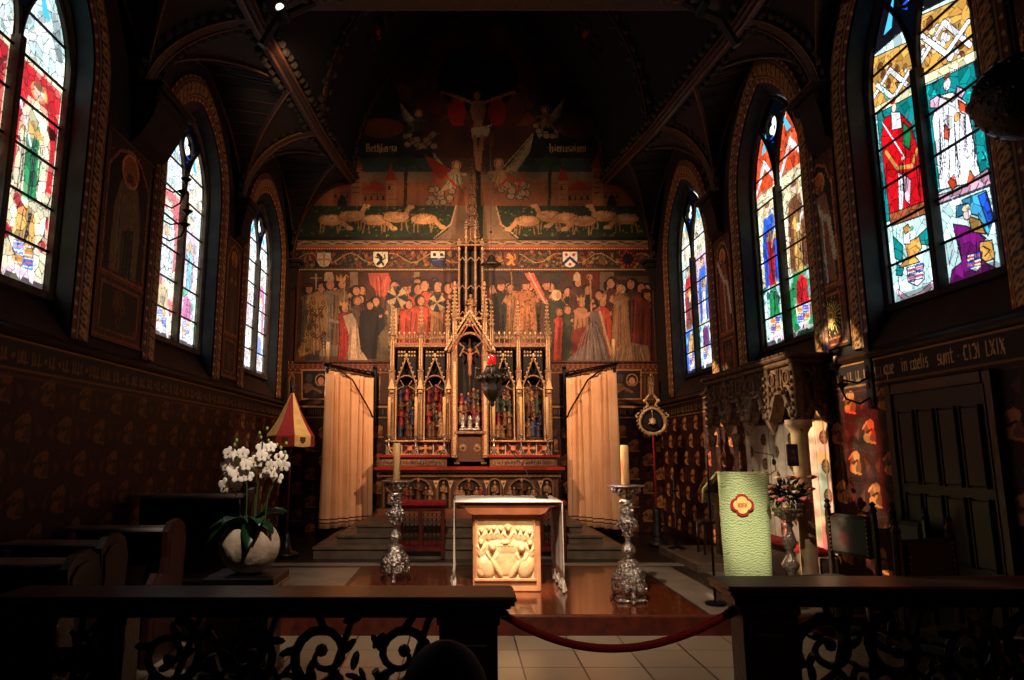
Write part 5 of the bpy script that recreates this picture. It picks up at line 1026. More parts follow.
# six altar candlesticks with candles
def altar_stick(first=None):
    r_ = thing('altar_candlestick', (0, 0, 0), '', 'candlestick', 'candlesticks on the high altar shelf')
    m = MB()
    for q in range(3): t = q * 2 * PI / 3 - PI / 2; m.tube([(.02 * math.cos(t), .02 * math.sin(t), .10), (.05 * math.cos(t), .05 * math.sin(t), .05), (.065 * math.cos(t), .065 * math.sin(t), 0.012)], .013, 6); m.ell((.065 * math.cos(t), .065 * math.sin(t), .012), .014, 6, 4)
    m.build('base', M['silverl'], r_, smooth=True)
    m = MB(); m.lathe([(.03, .07), (.02, .10), (.012, .13), (.028, .155), (.012, .18), (.012, .24), (.024, .26), (.012, .28), (.012, .31), (.03, .335), (.045, .35), (.045, .358), (.02, .36)], n=14); m.build('stem', M['silverl'], r_, smooth=True)
    return r_
st0 = altar_stick(); cd0 = thing('candle', (0, 0, 0), '', 'candle', 'candles on the high altar shelf')
m = MB(); m.lathe([(.030, 0), (.030, .66), (.024, .68), (.004, .685)], n=12); m.build('candle_wax', M['wax'], cd0, smooth=True); m = MB(); m.tube([(0, 0, .68), (.003, 0, .71)], .003, 4); m.build('wick', M['iron'], cd0)
POSN = ('leftmost of the six on the high altar shelf', 'second from left on the high altar shelf', 'left of the gold tabernacle door', 'right of the gold tabernacle door', 'second from right on the high altar shelf', 'rightmost of the six on the high altar shelf')
for i, u in enumerate((388.5, 415.5, 444, 494, 521.5, 548)):
    p = P(u, 455.2, 12.42); o = st0 if i == 0 else copy_thing(st0, (0, 0, 0), '')
    q = cd0 if i == 0 else copy_thing(cd0, (0, 0, 0), '')
    o.location = (p.x, 12.42, P(470, 455, 12.3).z + .0); q.location = (p.x, 12.42, o.location.z + .358)
    o['label'] = 'small silver candlestick, ' + POSN[i]; q['label'] = 'slim cream candle, ' + POSN[i]
    q['group'] = 'candles on the high altar shelf'
# fix z so they stand on the shelf edge top
# ---- riddel curtains on iron brackets
def curtain(side, A, B, label, blabel, clabel, n=6):
    A, B = Vector(A), Vector(B); d = B - A; L = d.length; d.normalize(); nrm = Vector((d.y, -d.x, 0)) * (1 if side == 'left' else -1); g = random.Random(len(side))
    root = thing('altar_curtain', (A + B) / 2 - Vector((0, 0, A.z - .32)), label, 'curtain', 'side curtains of the high altar')
    rows = []; N = 110
    for j in range(19):
        t = j / 18; z = A.z - .07 - (A.z - .07 - .34) * t; row = []
        for k in range(N + 1):
            s_ = k / N; ph = s_ * n * 2 * PI; a = (.075 + .035 * t) * (math.sin(ph + 1.2 * math.sin(ph * .31 + 2)) + .35 * math.sin(ph * 2.3 + t * 1.2)); sp = L * (1 + .04 * t); row.append(A + d * (s_ * sp - .02 * t) + nrm * (a + .03 * t * math.sin(s_ * 5)) + Vector((0, 0, z - A.z)))
        rows.append(row)
    m = MB(); m.grid(rows); m.build('cloth', mat('peach_silk', (.92, .72, .54), .7, c2=(.88, .66, .47), ns=3), root, smooth=True, solid=.006)
    for zc_ in (.42, .48):
        m = MB(); t = (A.z - .07 - zc_) / (A.z - .07 - .34); row = []
        for dz in (0, .02): row.append([p + nrm * 0 for p in [A + d * (k / N * L * (1 + .04 * t) - .02 * t) + nrm * ((.075 + .035 * t) * (math.sin(k / N * n * 2 * PI + 1.2 * math.sin(k / N * n * 2 * PI * .31 + 2)) + .35 * math.sin(k / N * n * 2 * PI * 2.3 + t * 1.2)) + .03 * t * math.sin(k / N * 5)) + Vector((0, 0, zc_ + dz - A.z)) for k in range(N + 1)]])
        m.grid(row); m.build('trim_band', mat('brown_braid', (.30, .14, .09), .8), root, smooth=True, solid=.011)
    fo = Vector((.84, -.54, 0)) if side == 'left' else Vector((-.87, -.5, 0)); fo = fo * .13
    br = thing('curtain_bracket', A + Vector((0, 0, -.9)), blabel, 'bracket', 'iron curtain brackets')
    m = MB(); m.tube([A + Vector((0, 0, .05)), B + Vector((0, 0, .05))], .012, 6); m.tube([A + Vector((0, 0, .0)), B + Vector((0, 0, .02))], .022, 6); m.build('arm', M['iron'], br); m = MB(); m.tube([A + fo * .3 + Vector((0, 0, -.95)), A + fo + d * (L * .2) + Vector((0, 0, -.72)), A + fo + d * (L * .60) + Vector((0, 0, -.18)), A + d * (L * .80) + Vector((0, 0, -.0))], .016, 5); m.build('brace', M['iron'], br)
    m = MB(); m.box(A.x - .035, A.x + .035, A.y - .03, A.y + .03, A.z - 1.05, A.z + .12, .01); m.ell(A + Vector((0, 0, .15)), .04, 8, 6); m.build('post', M['iron'], br)
    m = MB()
    for k in range(10): p = A + d * L * (k + .5) / 10; m.tube([p + Vector((.0, .0, .03)), p + nrm * .03, p + Vector((0, 0, -.05)), p - nrm * .03], .006, 4, True)
    for k in range(7): p = A + d * L * (k + .5) / 7 + Vector((0, 0, .04)); m.ell(p, (.03, .03, .02), 6, 4)
    m.build('ring', M['iron'], br)
    m = MB(); m.lathe([(.02, -.06), (.035, -.03), (.03, 0), (.05, .02), (.085, .05), (.085, .065), (.03, .07)], B, 12); m.ell(B + Vector((0, 0, -.08)), .03, 8, 5); m.build('drip_pan', M['iron'], br)
    cd = copy_thing(cd0, (0, 0, 0), clabel); cd.location = B + Vector((0, 0, .07)); cd.scale = (1, 1, .55) if side == 'left' else (1, 1, .6); cd['group'] = 'candles on the curtain brackets'
curtain('left', (-1.66, 13.0, 3.09), (-2.36, 11.9, 3.12), 'tall peach silk curtain hanging left of the high altar', 'black iron bracket holding the left altar curtain', 'short white candle on the left curtain bracket')
curtain('right', (1.96, 13.0, 3.09), (2.65, 11.8, 3.12), 'tall peach silk curtain hanging right of the high altar', 'black iron bracket holding the right altar curtain', 'short white candle on the right curtain bracket')
# ---- two carved openwork kneelers on the sanctuary floor
def kneeler():
    r_ = thing('kneeler', (0, 0, 0), '', 'kneeler', 'carved wooden kneelers before the altar steps'); W_, D_, H_ = .62, .42, .80
    m = MB()
    for q in (-1, 1):
        for d in (0, 1): m.box(q * W_ / 2 - .03, q * W_ / 2 + .03, d * D_ - .03, d * D_ + .03, 0, H_ - .08 if d == 0 else .5, .006)
    m.box(-W_ / 2, W_ / 2, -.02, .02, .10, .16, .005); m.box(-W_ / 2, W_ / 2, -.02, .02, H_ - .15, H_ - .08, .005); m.box(-.025, .025, -.02, .02, .16, H_ - .15); m.build('frame', M['redwood'], r_)
    m = MB()
    for s_ in (-1, 1):
        for a in range(4):
            x = s_ * (.065 + .062 * a)
            for b in range(7): z = .20 + b * .067; m.tube([(x - .028, 0, z), (x, 0, z + .03), (x + .028, 0, z), (x, 0, z - .03)], .007, 4, True)
        for a in range(5): x = s_ * (.035 + .062 * a); m.tube([(x, .004, .16), (x, .004, H_ - .15)], .007, 4)
    m.build('openwork_panel', M['darkwood'], r_)
    m = MB(); m.box(-W_ / 2 - .05, W_ / 2 + .05, -.08, .18, H_ - .08, H_, .02); m.build('armrest', M['velvet'], r_); m = MB(); m.box(-W_ / 2, W_ / 2, .05, D_, .12, .20, .02); m.build('kneeling_pad', M['velvet'], r_)
    return r_
k0 = kneeler(); p = PZ(421, 558, .17); k0.location = (p.x, p.y - .1, .17); k0['label'] = 'carved dark kneeler with red velvet top left of the altar table'
k1 = copy_thing(k0, (0, 0, 0), 'carved dark kneeler with red velvet top mostly hidden behind the altar table'); k1.location = (1.12, p.y - .1, .17)
# ================================================================ FREE-STANDING ALTAR TABLE
ZP = .176
root = thing('altar_table', (.47, 7.9, ZP), 'altar table on the parquet with a pale carved relief of seated figures', 'altar')
y0 = 7.62
a = P(473, 592, y0); b = P(540, 512, y0); bx0, bx1, bz1 = a.x, b.x, b.z
m = MB(); m.box(bx0, bx1, y0, 8.35, ZP, bz1, .012); m.build('block', M['oak'], root)
m = MB(); cz = P(470, 502, y0).z; hw0, hw1 = P(455, 503, y0).x, P(560, 503, y0).x
pr = [(bx0, bz1 - .02), (bx0 - .05, bz1 + .0), (bx0 - .09, bz1 + .05), (hw0 + .02, cz - .03), (hw0 + .02, cz), (hw1 - .02, cz), (hw1 - .02, cz - .03), (bx1 + .09, bz1 + .05), (bx1 + .05, bz1), (bx1, bz1 - .02)]
m.prism(pr, y0 - .08, 8.42, 'y'); m.build('tabletop', M['mensa'], root)
tl, tr = P(474, 520, y0), P(537, 578, y0); rx0, rx1, rz0, rz1 = tl.x + .03, tr.x - .03, P(500, 578, y0).z, P(500, 519, y0).z; rw, rh = rx1 - rx0, rz1 - rz0
# relief: low carved field, displaced as a height map of a company round a table
res = 190; nx = int(rw * res); nz = int(rh * res); xs = np.linspace(0, 1, nx); zs_ = np.linspace(0, 1, nz); X, Z = np.meshgrid(xs, zs_); Hm = np.zeros(X.shape)
def bump(cx_, cz_, rx_, rz_, h, rot=0, pw=.5):
    global Hm
    co, si = math.cos(rot), math.sin(rot); A_ = (X - cx_) * co + (Z - cz_) * si; B_ = -(X - cx_) * si + (Z - cz_) * co; d = 1 - (A_ / rx_) ** 2 - (B_ / rz_) ** 2
    Hm = np.maximum(Hm, h * np.clip(d, 0, 1) ** pw)
def bpers(x, z, s, h, lean=0, low=.3):
    bump(x + lean * .5, z - s * .95, s * .62, s * 1.1, h * .8, lean * 1.5); bump(x, z, s * .30, s * .38, h * 1.9, 0, .35); bump(x - s * .3, z - s * .75, s * .18, s * .55, h, .5); bump(x + s * .35, z - s * .8, s * .18, s * .55, h, -.5); bump(x, z + s * .14, s * .36, s * .30, h * 1.6, 0, .4)
bump(.5, .52, .42, .13, .035, 0, .35); bump(.5, .28, .27, .24, .030, 0, .4)
for x, z in ((.08, .80), (.21, .83), (.30, .84), (.42, .83), (.72, .82), (.82, .81), (.93, .77)): bpers(x, z, .105, .035)
bpers(.55, .84, .16, .045)
for x, z in ((.07, .60), (.93, .58)): bpers(x, z, .13, .04)
bpers(.27, .52, .20, .055, .08); bpers(.78, .50, .20, .055, -.08)
bump(.16, .18, .15, .2, .06, .3); bump(.86, .18, .14, .2, .06, -.3); bump(.33, .20, .06, .22, .06, .5); bump(.68, .18, .06, .22, .06, -.5); bump(.08, .1, .08, .1, .05); bump(.5, .60, .10, .05, .055)
for q in range(5): bump(.38 + .06 * q, .55, .025, .02, .05)
for q in range(9): bump(.38 + .035 * q, .26, .006, .16, .036)
Hm *= .85; Hm += .0009 * np.sin(X * 70 + 9 * np.sin(Z * 23 + X * 7)) * (Hm > .02)
for _ in range(2): Hm[1:-1, 1:-1] = (Hm[1:-1, 1:-1] * 2 + Hm[:-2, 1:-1] + Hm[2:, 1:-1] + Hm[1:-1, :-2] + Hm[1:-1, 2:]) / 6
m = MB(); m.grid([[(rx0 + xs[i] * rw, y0 - .003 - Hm[j, i], rz0 + zs_[j] * rh) for i in range(nx)] for j in range(nz)]); m.build('relief_panel', M['relief'], root, smooth=True)
m = MB(); m.box(rx0 - .025, rx1 + .025, y0 - .03, y0, rz0 - .03, rz0, .006); m.box(rx0 - .02, rx0, y0 - .02, y0, rz0, rz1, .004); m.box(rx1, rx1 + .02, y0 - .02, y0, rz0, rz1, .004); m.build('relief_border', M['oak'], root)
cl = thing('altar_cloth', (.5, 7.9, cz), 'pale linen cloth over the altar table with long tasselled ends', 'tablecloth')
m = MB(); m.box(hw0, hw1, y0 - .12, 8.46, cz, cz + .018, .006); m.build('cloth_top', M['cloth'], cl)
for s_, x, nm in ((-1, hw0, 'left'), (1, hw1, 'right')):
    rows = []
    for j in range(9):
        z = cz + .015 - (cz - .30) * j / 8; rows.append([(x + s_ * (.008 + .012 * math.sin(k * .9) * j / 8), y0 - .12 + k * .042, z - .0) for k in range(25 if s_ < 0 else 25)])
    m = MB(); m.grid(rows); m.build('cloth_end', M['cloth'], cl, smooth=True, solid=.008)
    m = MB()
    for k in range(30): y = y0 - .11 + k * .034; m.tube([(x + s_ * .01, y, .32), (x + s_ * rnd.uniform(0, .03), y + rnd.uniform(-.01, .01), .26), (x + s_ * rnd.uniform(.0, .05), y + rnd.uniform(-.015, .015), .195)], [.011, .014, .018], 5)
    m.build('tassel_fringe', M['cloth'], cl)
# gooseneck microphone
mp = P(541, 499, 8.0); mz = cz + .018
root = thing('microphone', (mp.x, 7.95, mz), 'black gooseneck microphone on the altar table', 'microphone')
m = MB(); m.box(mp.x - .07, mp.x + .07, 7.88, 8.02, mz, mz + .03, .012); m.build('base', M['blackm'], root)
q = P(508, 447, 7.75); m = MB(); m.tube([(mp.x - .02, 7.95, mz + .03), (mp.x - .1, 7.93, mz + .12), P(526, 470, 7.85), q], .006, 5); m.build('gooseneck', M['blackm'], root); m = MB(); m.tube([q, q + Vector((-.035, -.02, .05))], [.011, .014], 8); m.build('capsule', M['blackm'], root)
# ---- tall silver candlesticks
def big_stick(p, label, triangular):
    root = thing('tall_candlestick', p, label, 'candlestick', 'tall silver floor candlesticks'); x, y, z = p; g = random.Random(int(x * 100)); H = 1.13
    m = MB(); 
    for q in range(3):
        t = q * 2 * PI / 3 + (PI / 2 if not triangular else -PI / 2 + .0) + (0 if triangular else PI); ex, ey = math.cos(t), math.sin(t)
        m.tube([(x + ex * .07, y + ey * .07, z + .34), (x + ex * .11, y + ey * .11, z + .26), (x + ex * .15, y + ey * .15, z + .14), (x + ex * .14, y + ey * .14, z + .07), (x + ex * .18, y + ey * .18, z + .02)], [.03, .035, .04, .028, .02], 8); m.ell((x + ex * .18, y + ey * .18, z + .02), (.03, .03, .02), 8, 5)
        m.ell((x + ex * .16, y + ey * .16, z + .20), .03, 8, 6)
    if triangular: m.box(x - .15, x + .15, y - .12, y + .12, z, z + .035, .01)
    m.build('foot', [M['silver']], root, smooth=True)
    m = MB(); m.lathe([(.10, .06), (.155, .09), (.165, .14), (.13, .20), (.15, .25), (.12, .30), (.08, .34), (.10, .37), (.055, .41)], p, 24, 6, .14, .02)
    for k in range(130): t = g.uniform(0, 2 * PI); h = g.uniform(.10, .34); r_ = np.interp(h, [.06, .14, .25, .34], [.13, .165, .14, .08]); m.ell((x + r_ * math.cos(t), y + r_ * math.sin(t), z + h), g.uniform(.008, .024), 6, 4)
    m.build('base', M['silver'], root, smooth=True)
    m = MB(); m.lathe([(.05, .40), (.035, .43), (.06, .455), (.072, .49), (.06, .53), (.03, .56), (.024, .59), (.03, .62), (.06, .635), (.045, .655), (.055, .68), (.085, .73), (.09, .78), (.06, .82), (.045, .845), (.07, .86), (.05, .885), (.055, .92), (.045, .96), (.07, .985), (.05, 1.0)], p, 20, 5, .08, .015)
    for k in range(90): t = g.uniform(0, 2 * PI); h = g.uniform(.66, .99); r_ = np.interp(h, [.66, .76, .84, .98], [.06, .092, .055, .06]); m.ell((x + r_ * math.cos(t), y + r_ * math.sin(t), z + h), g.uniform(.007, .022), 6, 4)
    for k in range(4): t = k * PI / 2 + .4; m.tube([(x + .06 * math.cos(t), y + .06 * math.sin(t), z + .74), (x + .12 * math.cos(t), y + .12 * math.sin(t), z + .77), (x + .11 * math.cos(t), y + .11 * math.sin(t), z + .72)], .012, 5)
    m.build('stem', M['silver'], root, smooth=True)
    m = MB(); m.lathe([(.05, 1.0), (.08, 1.03), (.11, 1.06), (.10, 1.085), (.15, 1.115), (.185, 1.125), (.185, 1.137), (.05, 1.14)], p, 28, 7, .05)
    for k in range(14): t = k * PI / 7; m.ell((x + .13 * math.cos(t), y + .13 * math.sin(t), z + 1.085), (.022, .022, .03), 6, 5)
    m.build('drip_pan', M['silver'], root, smooth=True)
pL = PZ(395, 581, ZP); pR = PZ(630, 601, ZP)
big_stick(pL, 'tall ornate silver candlestick standing left of the altar table', False); big_stick(pR, 'tall ornate silver candlestick on three feet right of the altar table', True)
for p, v, lab in ((pL, 443, 'thick cream candle in the left tall silver candlestick'), (pR, 445, 'thick cream candle in the right tall silver candlestick')):
    t = thing('candle', p + Vector((0, 0, 1.137)), lab, 'candle', 'thick candles of the floor candlesticks'); zt = P(395, v, p.y).z; m = MB(); m.lathe([(.042, 0), (.042, zt - p.z - 1.137 - .01), (.034, zt - p.z - 1.137), (.004, zt - p.z - 1.145)], t.location, 18); m.build('candle_wax', M['wax'], t, smooth=True); m = MB(); q = Vector((p.x, p.y, zt)); m.tube([q - Vector((0, 0, .01)), q + Vector((.004, 0, .02))], .003, 4); m.build('wick', M['iron'], t)
# ---- striped processional canopy on a pole
cx, cy = P(290.5, 445, 10.2).x, 10.2; zb = P(290, 447, 10.2).z; zt = P(291, 392, 10.2).z; zr = zb + .16
root = thing('striped_canopy', (cx, cy, ZP), 'half closed red and yellow striped silk canopy on a pole', 'canopy')
n = 8; Rr = .35; m = MB(); mv = MB()
for k in range(n):
    t0 = 2 * PI * k / n + PI / 8; t1 = t0 + 2 * PI / n; m.mi = (k + 1) % 2; rows = []
    for j in range(7):
        q = j / 6; r_ = .015 + (Rr - .015) * q; dz = zt - (zt - zr) * q + .05 * math.sin(PI * q) * -1; rows.append([(cx + r_ * (math.cos(t0) * (1 - s) + math.cos(t1) * s), cy + r_ * (math.sin(t0) * (1 - s) + math.sin(t1) * s), dz) for s in (0, .25, .5, .75, 1)])
    m.grid(rows); mv.mi = (k + 1) % 2; A = Vector((cx + Rr * math.cos(t0), cy + Rr * math.sin(t0), zr)); B = Vector((cx + Rr * math.cos(t1), cy + Rr * math.sin(t1), zr)); N_ = 8
    mv.grid([[A.lerp(B, s / N_) for s in range(N_ + 1)], [A.lerp(B, s / N_) + Vector((0, 0, -.15 - .012 * math.sin(s / N_ * PI))) for s in range(N_ + 1)]])
    c_ = A.lerp(B, .5); out = Vector((c_.x - cx, c_.y - cy, 0)).normalized(); mv.mi = 2; tx = (B - A).normalized(); pts = [c_ + out * .006 + tx * (a_ * .045) + Vector((0, 0, -.07 + b_ * .05)) for a_, b_ in ((-1, 1), (1, 1), (1, -.2), (0, -1), (-1, -.2))]; mv.add(pts, [(0, 1, 2, 3, 4)])
m.build('canopy_cone', [M['redsilk'], M['yellow']], root, solid=.006); mv.build('valance', [M['redsilk'], M['yellow'], M['goldd']], root, solid=.005)
m = MB(); m.tube([(cx, cy, ZP), (cx, cy, zt)], .016, 8); m.build('pole', M['redwood'], root, smooth=True); m = MB(); m.lathe([(.02, -.02), (.035, .0), (.02, .03), (.04, .06), (.03, .09), (.008, .12)], (cx, cy, zt), 12); m.build('finial', M['bronze'], root, smooth=True)
m = MB(); m.lathe([(.18, 0), (.17, .04), (.08, .07), (.05, .2), (.03, .3), (.02, .32)], (cx, cy, ZP), 16); m.build('base', M['darkwood'], root, smooth=True)
# ---- gilded bell standard
Y = 11.3; cx = P(656, 500, Y).x; root = thing('bell_standard', (cx, Y, ZP), 'gilded openwork bell standard on a red pole beside the right curtain', 'standard')
zc = P(656, 421, Y).z; m = MB(); g = random.Random(4)
L = [(cx + .21 * math.cos(t) * (1 - .12 * math.sin(t)), Y, zc + .21 * math.sin(t)) for t in [k * PI / 12 for k in range(24)]]; m.tube(L, .028, 6, True)
for k in range(24): m.mi = 1; t = k * PI / 12; m.ell((cx + .245 * math.cos(t), Y, zc + .235 * math.sin(t)), (.026, .03, .026), 6, 4)
m.mi = 0
for s_ in (-1, 1):
    m.tube([(cx + s_ * .15, Y, zc + .15), (cx + s_ * .06, Y, zc + .27), (cx + s_ * .11, Y, zc + .34), (cx + s_ * .04, Y, zc + .42), (cx, Y, zc + .46)], .022, 6); m.ell((cx + s_ * .11, Y, zc + .33), .035, 6, 4); m.tube([(cx + s_ * .2, Y, zc), (cx + s_ * .27, Y, zc + .09), (cx + s_ * .22, Y, zc + .13)], .018, 5)
m.build('openwork_ring', [M['goldlt'], M['gold']], root, smooth=True)
m = MB(); pinn(m, cx, Y, zc + .42, .34, .035, 0, 1, False); m.build('crest', [M['gold'], M['goldlt']], root)
m = MB(); m.lathe([(.075, -.05), (.055, -.02), (.05, .03), (.02, .055)], (cx, Y, zc), 12); m.ell((cx, Y, zc - .05), .016, 6, 4); m.tube([(cx, Y, zc + .05), (cx, Y, zc + .2)], .007, 4); m.build('bell', M['goldlt'], root, smooth=True)
m = MB(); m.lathe([(.16, -.012), (.16, .012)], (0, 0, 0), 20); m.v = [(cx + a, Y + .03 + c_, zc + b) for a, b, c_ in m.v]; m.build('backing', M['niche'], root)
m = MB(); m.tube([(cx, Y, zc - .21), (cx, Y, ZP + .55)], .017, 8); m.build('pole', M['velvet'], root); m = MB(); m.lathe([(.17, 0), (.16, .05), (.09, .08), (.07, .13), (.11, .18), (.06, .24), (.09, .30), (.05, .36), (.08, .42), (.05, .48), (.07, .53), (.03, .6)], (cx, Y, ZP), 14); m.build('base', M['bronze'], root, smooth=True)
# ---- hanging sanctuary lamp
Y = 10.6; cx = P(492, 380, Y).x; zb = P(492, 408, Y).z; zt = P(492, 352, Y).z; zcr = P(489, 262, Y).z
root = thing('sanctuary_lamp', (cx, Y, zb), 'dark bronze hanging lamp with a red glass in front of the altarpiece', 'lamp'); H = zt - zb
m = MB(); m.lathe([(.01, .02), (.04, .05), (.03, .09), (.06, .13), (.11, .20), (.15, .30), (.13, .37), (.17, .43), (.19, .49), (.17, .52), (.12, .55), (.10, .62), (.08, .66)], (cx, Y, zb), 20, 6, .10, .02)
for k in range(12): t = k * PI / 6; m.ell((cx + .21 * math.cos(t), Y + .21 * math.sin(t), zb + .46), (.035, .035, .05), 6, 4)
for k in range(3):
    t = k * 2 * PI / 3 + .5; ex, ey = math.cos(t), math.sin(t); m.tube([(cx + ex * .19, Y + ey * .19, zb + .45), (cx + ex * .30, Y + ey * .30, zb + .5), (cx + ex * .27, Y + ey * .27, zb + .62), (cx + ex * .20, Y + ey * .2, zb + .62)], .02, 6); m.ell((cx + ex * .27, Y + ey * .27, zb + .63), .035, 6, 5)
m.build('bowl', M['bronze'], root, smooth=True)
m = MB(); m.lathe([(.05, .62), (.065, .70), (.06, .82), (.055, .83)], (cx, Y, zb), 14); m.build('red_glass', M['rubyg'], root, smooth=True)
m = MB()
for k in range(3): t = k * 2 * PI / 3 + .5; m.tube([(cx + .25 * math.cos(t), Y + .25 * math.sin(t), zb + .62), (cx + .05 * math.cos(t), Y + .05 * math.sin(t), zcr)], .0065, 4)
m.build('suspension_chain', M['iron'], root)
m = MB(); m.lathe([(.15, -.06), (.13, -.02), (.06, .03), (.05, .08), (.02, .12)], (cx, Y, zcr), 14, 6, .15); m.build('crown', M['bronze'], root, smooth=True)
m = MB(); m.tube([(cx, Y, zcr + .1), (cx, Y, 10.3)], .007, 4)
for k in range(5): m.ell((cx, Y, zcr + .5 + k * .9), .02, 6, 4)
m.build('chain', M['iron'], root)
# ---- lectern with green moire cloth
Y = 6.96; a = P(717, 472, Y); b = P(768, 472, Y); lw = b.x - a.x; lz = a.z
root = thing('lectern', ((a.x + b.x) / 2, Y + .2, ZP), 'wooden lectern hidden behind a long green cloth', 'lectern')
m = MB(); m.box(a.x + .03, b.x - .03, Y + .03, Y + .40, ZP, ZP + .06, .01); m.box((a.x + b.x) / 2 - .06, (a.x + b.x) / 2 + .06, Y + .12, Y + .26, ZP + .06, lz - .06, .01); m.build('stand', M['darkwood'], root)
m = MB(); m.prism([(Y + .01, lz - .03), (Y + .45, lz - .20), (Y + .45, lz - .23), (Y + .01, lz - .06)], a.x + .01, b.x - .01, 'x'); m.build('desk', M['darkwood'], root)
gm = mat('green_moire_silk', (.55, .66, .42), .55, spec=.4); nt = gm.node_tree; wv = nt.nodes.new('ShaderNodeTexWave'); wv.wave_type = 'BANDS'; wv.bands_direction = 'Z'; wv.inputs['Scale'].default_value = 11; wv.inputs['Distortion'].default_value = 9; wv.inputs['Detail'].default_value = 2; wv.inputs['Detail Scale'].default_value = 1.2
mp_ = nt.nodes.new('ShaderNodeMapping'); mp_.inputs['Scale'].default_value = (2.2, 2, 1.2); rp = nt.nodes.new('ShaderNodeValToRGB'); rp.color_ramp.elements[0].position = .25; rp.color_ramp.elements[1].position = .6; rp.color_ramp.elements[0].color = (*lin((.46, .54, .35)), 1); rp.color_ramp.elements[1].color = (*lin((.68, .71, .53)), 1)
nt.links.new(nt.nodes['Texture Coordinate'].outputs['Object'], mp_.inputs['Vector']); nt.links.new(mp_.outputs['Vector'], wv.inputs['Vector']); nt.links.new(wv.outputs['Fac'], rp.inputs['Fac']); nt.links.new(rp.outputs['Color'], nt.nodes['Principled BSDF'].inputs['Base Color'])
cl = thing('lectern_cloth', ((a.x + b.x) / 2, Y, ZP), 'green watered silk cloth with a red and gold emblem hanging on the lectern', 'cloth'); rows = []
prof = [(Y + .50, lz - .34), (Y + .47, lz - .19), (Y + .02, lz), (Y - .005, lz - .01)] + [(Y - .01 - .004 * math.sin(k), lz - .02 - (lz - .05 - ZP) * k / 10) for k in range(1, 11)]
for y, z in prof: rows.append([(a.x + lw * k / 12 - .07 * (lz - z) / lz * (k / 12 - .2), y + .006 * math.sin(k * .9), z) for k in range(13)])
m = MB(); m.grid(rows); sk_ = m.build('silk', gm, cl, smooth=True, solid=.006)
e = P(742, 505, Y - .02); m = MB()
for mi, s_, dy in ((0, 1, 0), (1, .76, -.005)):
    m.mi = mi; L = []
    for k in range(48): t = k * 2 * PI / 48; r_ = .082 * (1 + .30 * abs(math.cos(2 * t)) ** .7) * s_ * 1.02; L.append((e.x + r_ * math.cos(t) * 1.08, e.z + r_ * math.sin(t)))
    m.prism(L, Y - .026 + dy, Y - .018 + dy, 'y')
m.mi = 0
for k in range(-3, 4): m.box(e.x + k * .014 - .003, e.x + k * .014 + .003, Y - .036, Y - .03, e.z - .02, e.z + .02)
m.build('emblem', [M['velvet'], M['yellow']], sk_)
root = thing('microphone', (a.x + .42, Y + .25, lz - .1), 'thin black lectern microphone arching above the green cloth', 'microphone')
m = MB(); m.tube([(b.x - .02, Y + .3, lz - .15), P(776, 470, 7.1), P(773, 455, 7.0), P(755, 452, 6.95)], .005, 5); m.build('gooseneck', M['blackm'], root); m = MB(); q = P(774, 462, 7.05); m.ell(q, (.022, .022, .035), 8, 6); m.build('capsule', M['blackm'], root)
q = PZ(715.5, 604, ZP); root = thing('iron_stand', (q.x, q.y, ZP), 'slim iron rod stand at the left edge of the green lectern cloth', 'stand')
m = MB(); m.tube([(q.x, q.y, ZP), (q.x, q.y, 1.62)], .012, 6); m.build('rod', M['iron'], root); m = MB(); m.lathe([(.10, 0), (.10, .015), (.02, .03)], (q.x, q.y, ZP), 14); m.build('base', M['iron'], root)
m = MB(); m.tube([(q.x - .10, q.y, 1.28), (q.x + .02, q.y, 1.48)], .008, 4); m.build('clip', M['ribg'], root)
# ---- silver pedestal with flowers
p = PZ(794, 606, ZP); x, y, z = p; root = thing('flower_pedestal', p, 'tall turned silver pedestal carrying the rose bouquet', 'pedestal'); zt = P(793, 509, y).z - z; k_ = zt / .95
m = MB(); m.lathe([(.13, 0), (.13, .03), (.09, .07), (.11, .12), (.12, .18), (.07, .24), (.05, .28)], p, 22, 6, .08, .02); m.build('base', M['silverl'], root, smooth=True)
m = MB(); m.lathe([(.05, .28 * k_), (.04, .33 * k_), (.07, .36 * k_), (.085, .40 * k_), (.05, .46 * k_), (.03, .50 * k_), (.035, .54 * k_), (.06, .58 * k_), (.07, .63 * k_), (.05, .70 * k_), (.035, .76 * k_), (.055, .79 * k_), (.04, .82 * k_)], p, 20, 5, .05, .01); m.build('stem', M['silverl'], root, smooth=True)
m = MB(); m.lathe([(.04, .82 * k_), (.08, .86 * k_), (.12, .90 * k_), (.145, .94 * k_), (.15, .96 * k_), (.12, .96 * k_)], p, 22, 8, .06)
for k in range(12): t = k * PI / 6; m.ell((x + .12 * math.cos(t), y + .12 * math.sin(t), z + .90 * k_), .022, 6, 4)
m.build('bowl', M['silverl'], root, smooth=True)
B = Vector((x, y, z + .97 * k_)); root = thing('rose_bouquet', B, 'round bouquet of pink and cream roses on the silver pedestal', 'flowers'); g = random.Random(5)
m = MB()
for k in range(260):
    d = Vector((g.gauss(0, 1), g.gauss(0, 1), g.gauss(.3, .8))); d.normalize(); r_ = g.uniform(.08, .215); c_ = B + Vector((d.x * r_, d.y * r_, max(0.0, .12 + d.z * r_ * .75))); t = Vector((g.uniform(-1, 1), g.uniform(-1, 1), g.uniform(-1, 1))).normalized(); s_ = t.cross(d).normalized() * .016; t = (t * .4 + d).normalized() * .045
    m.add([c_ - t, c_ + s_, c_ + t, c_ - s_ + Vector((0, 0, .005))], [(0, 1, 2, 3)])
m.build('foliage', M['foliage'], root)
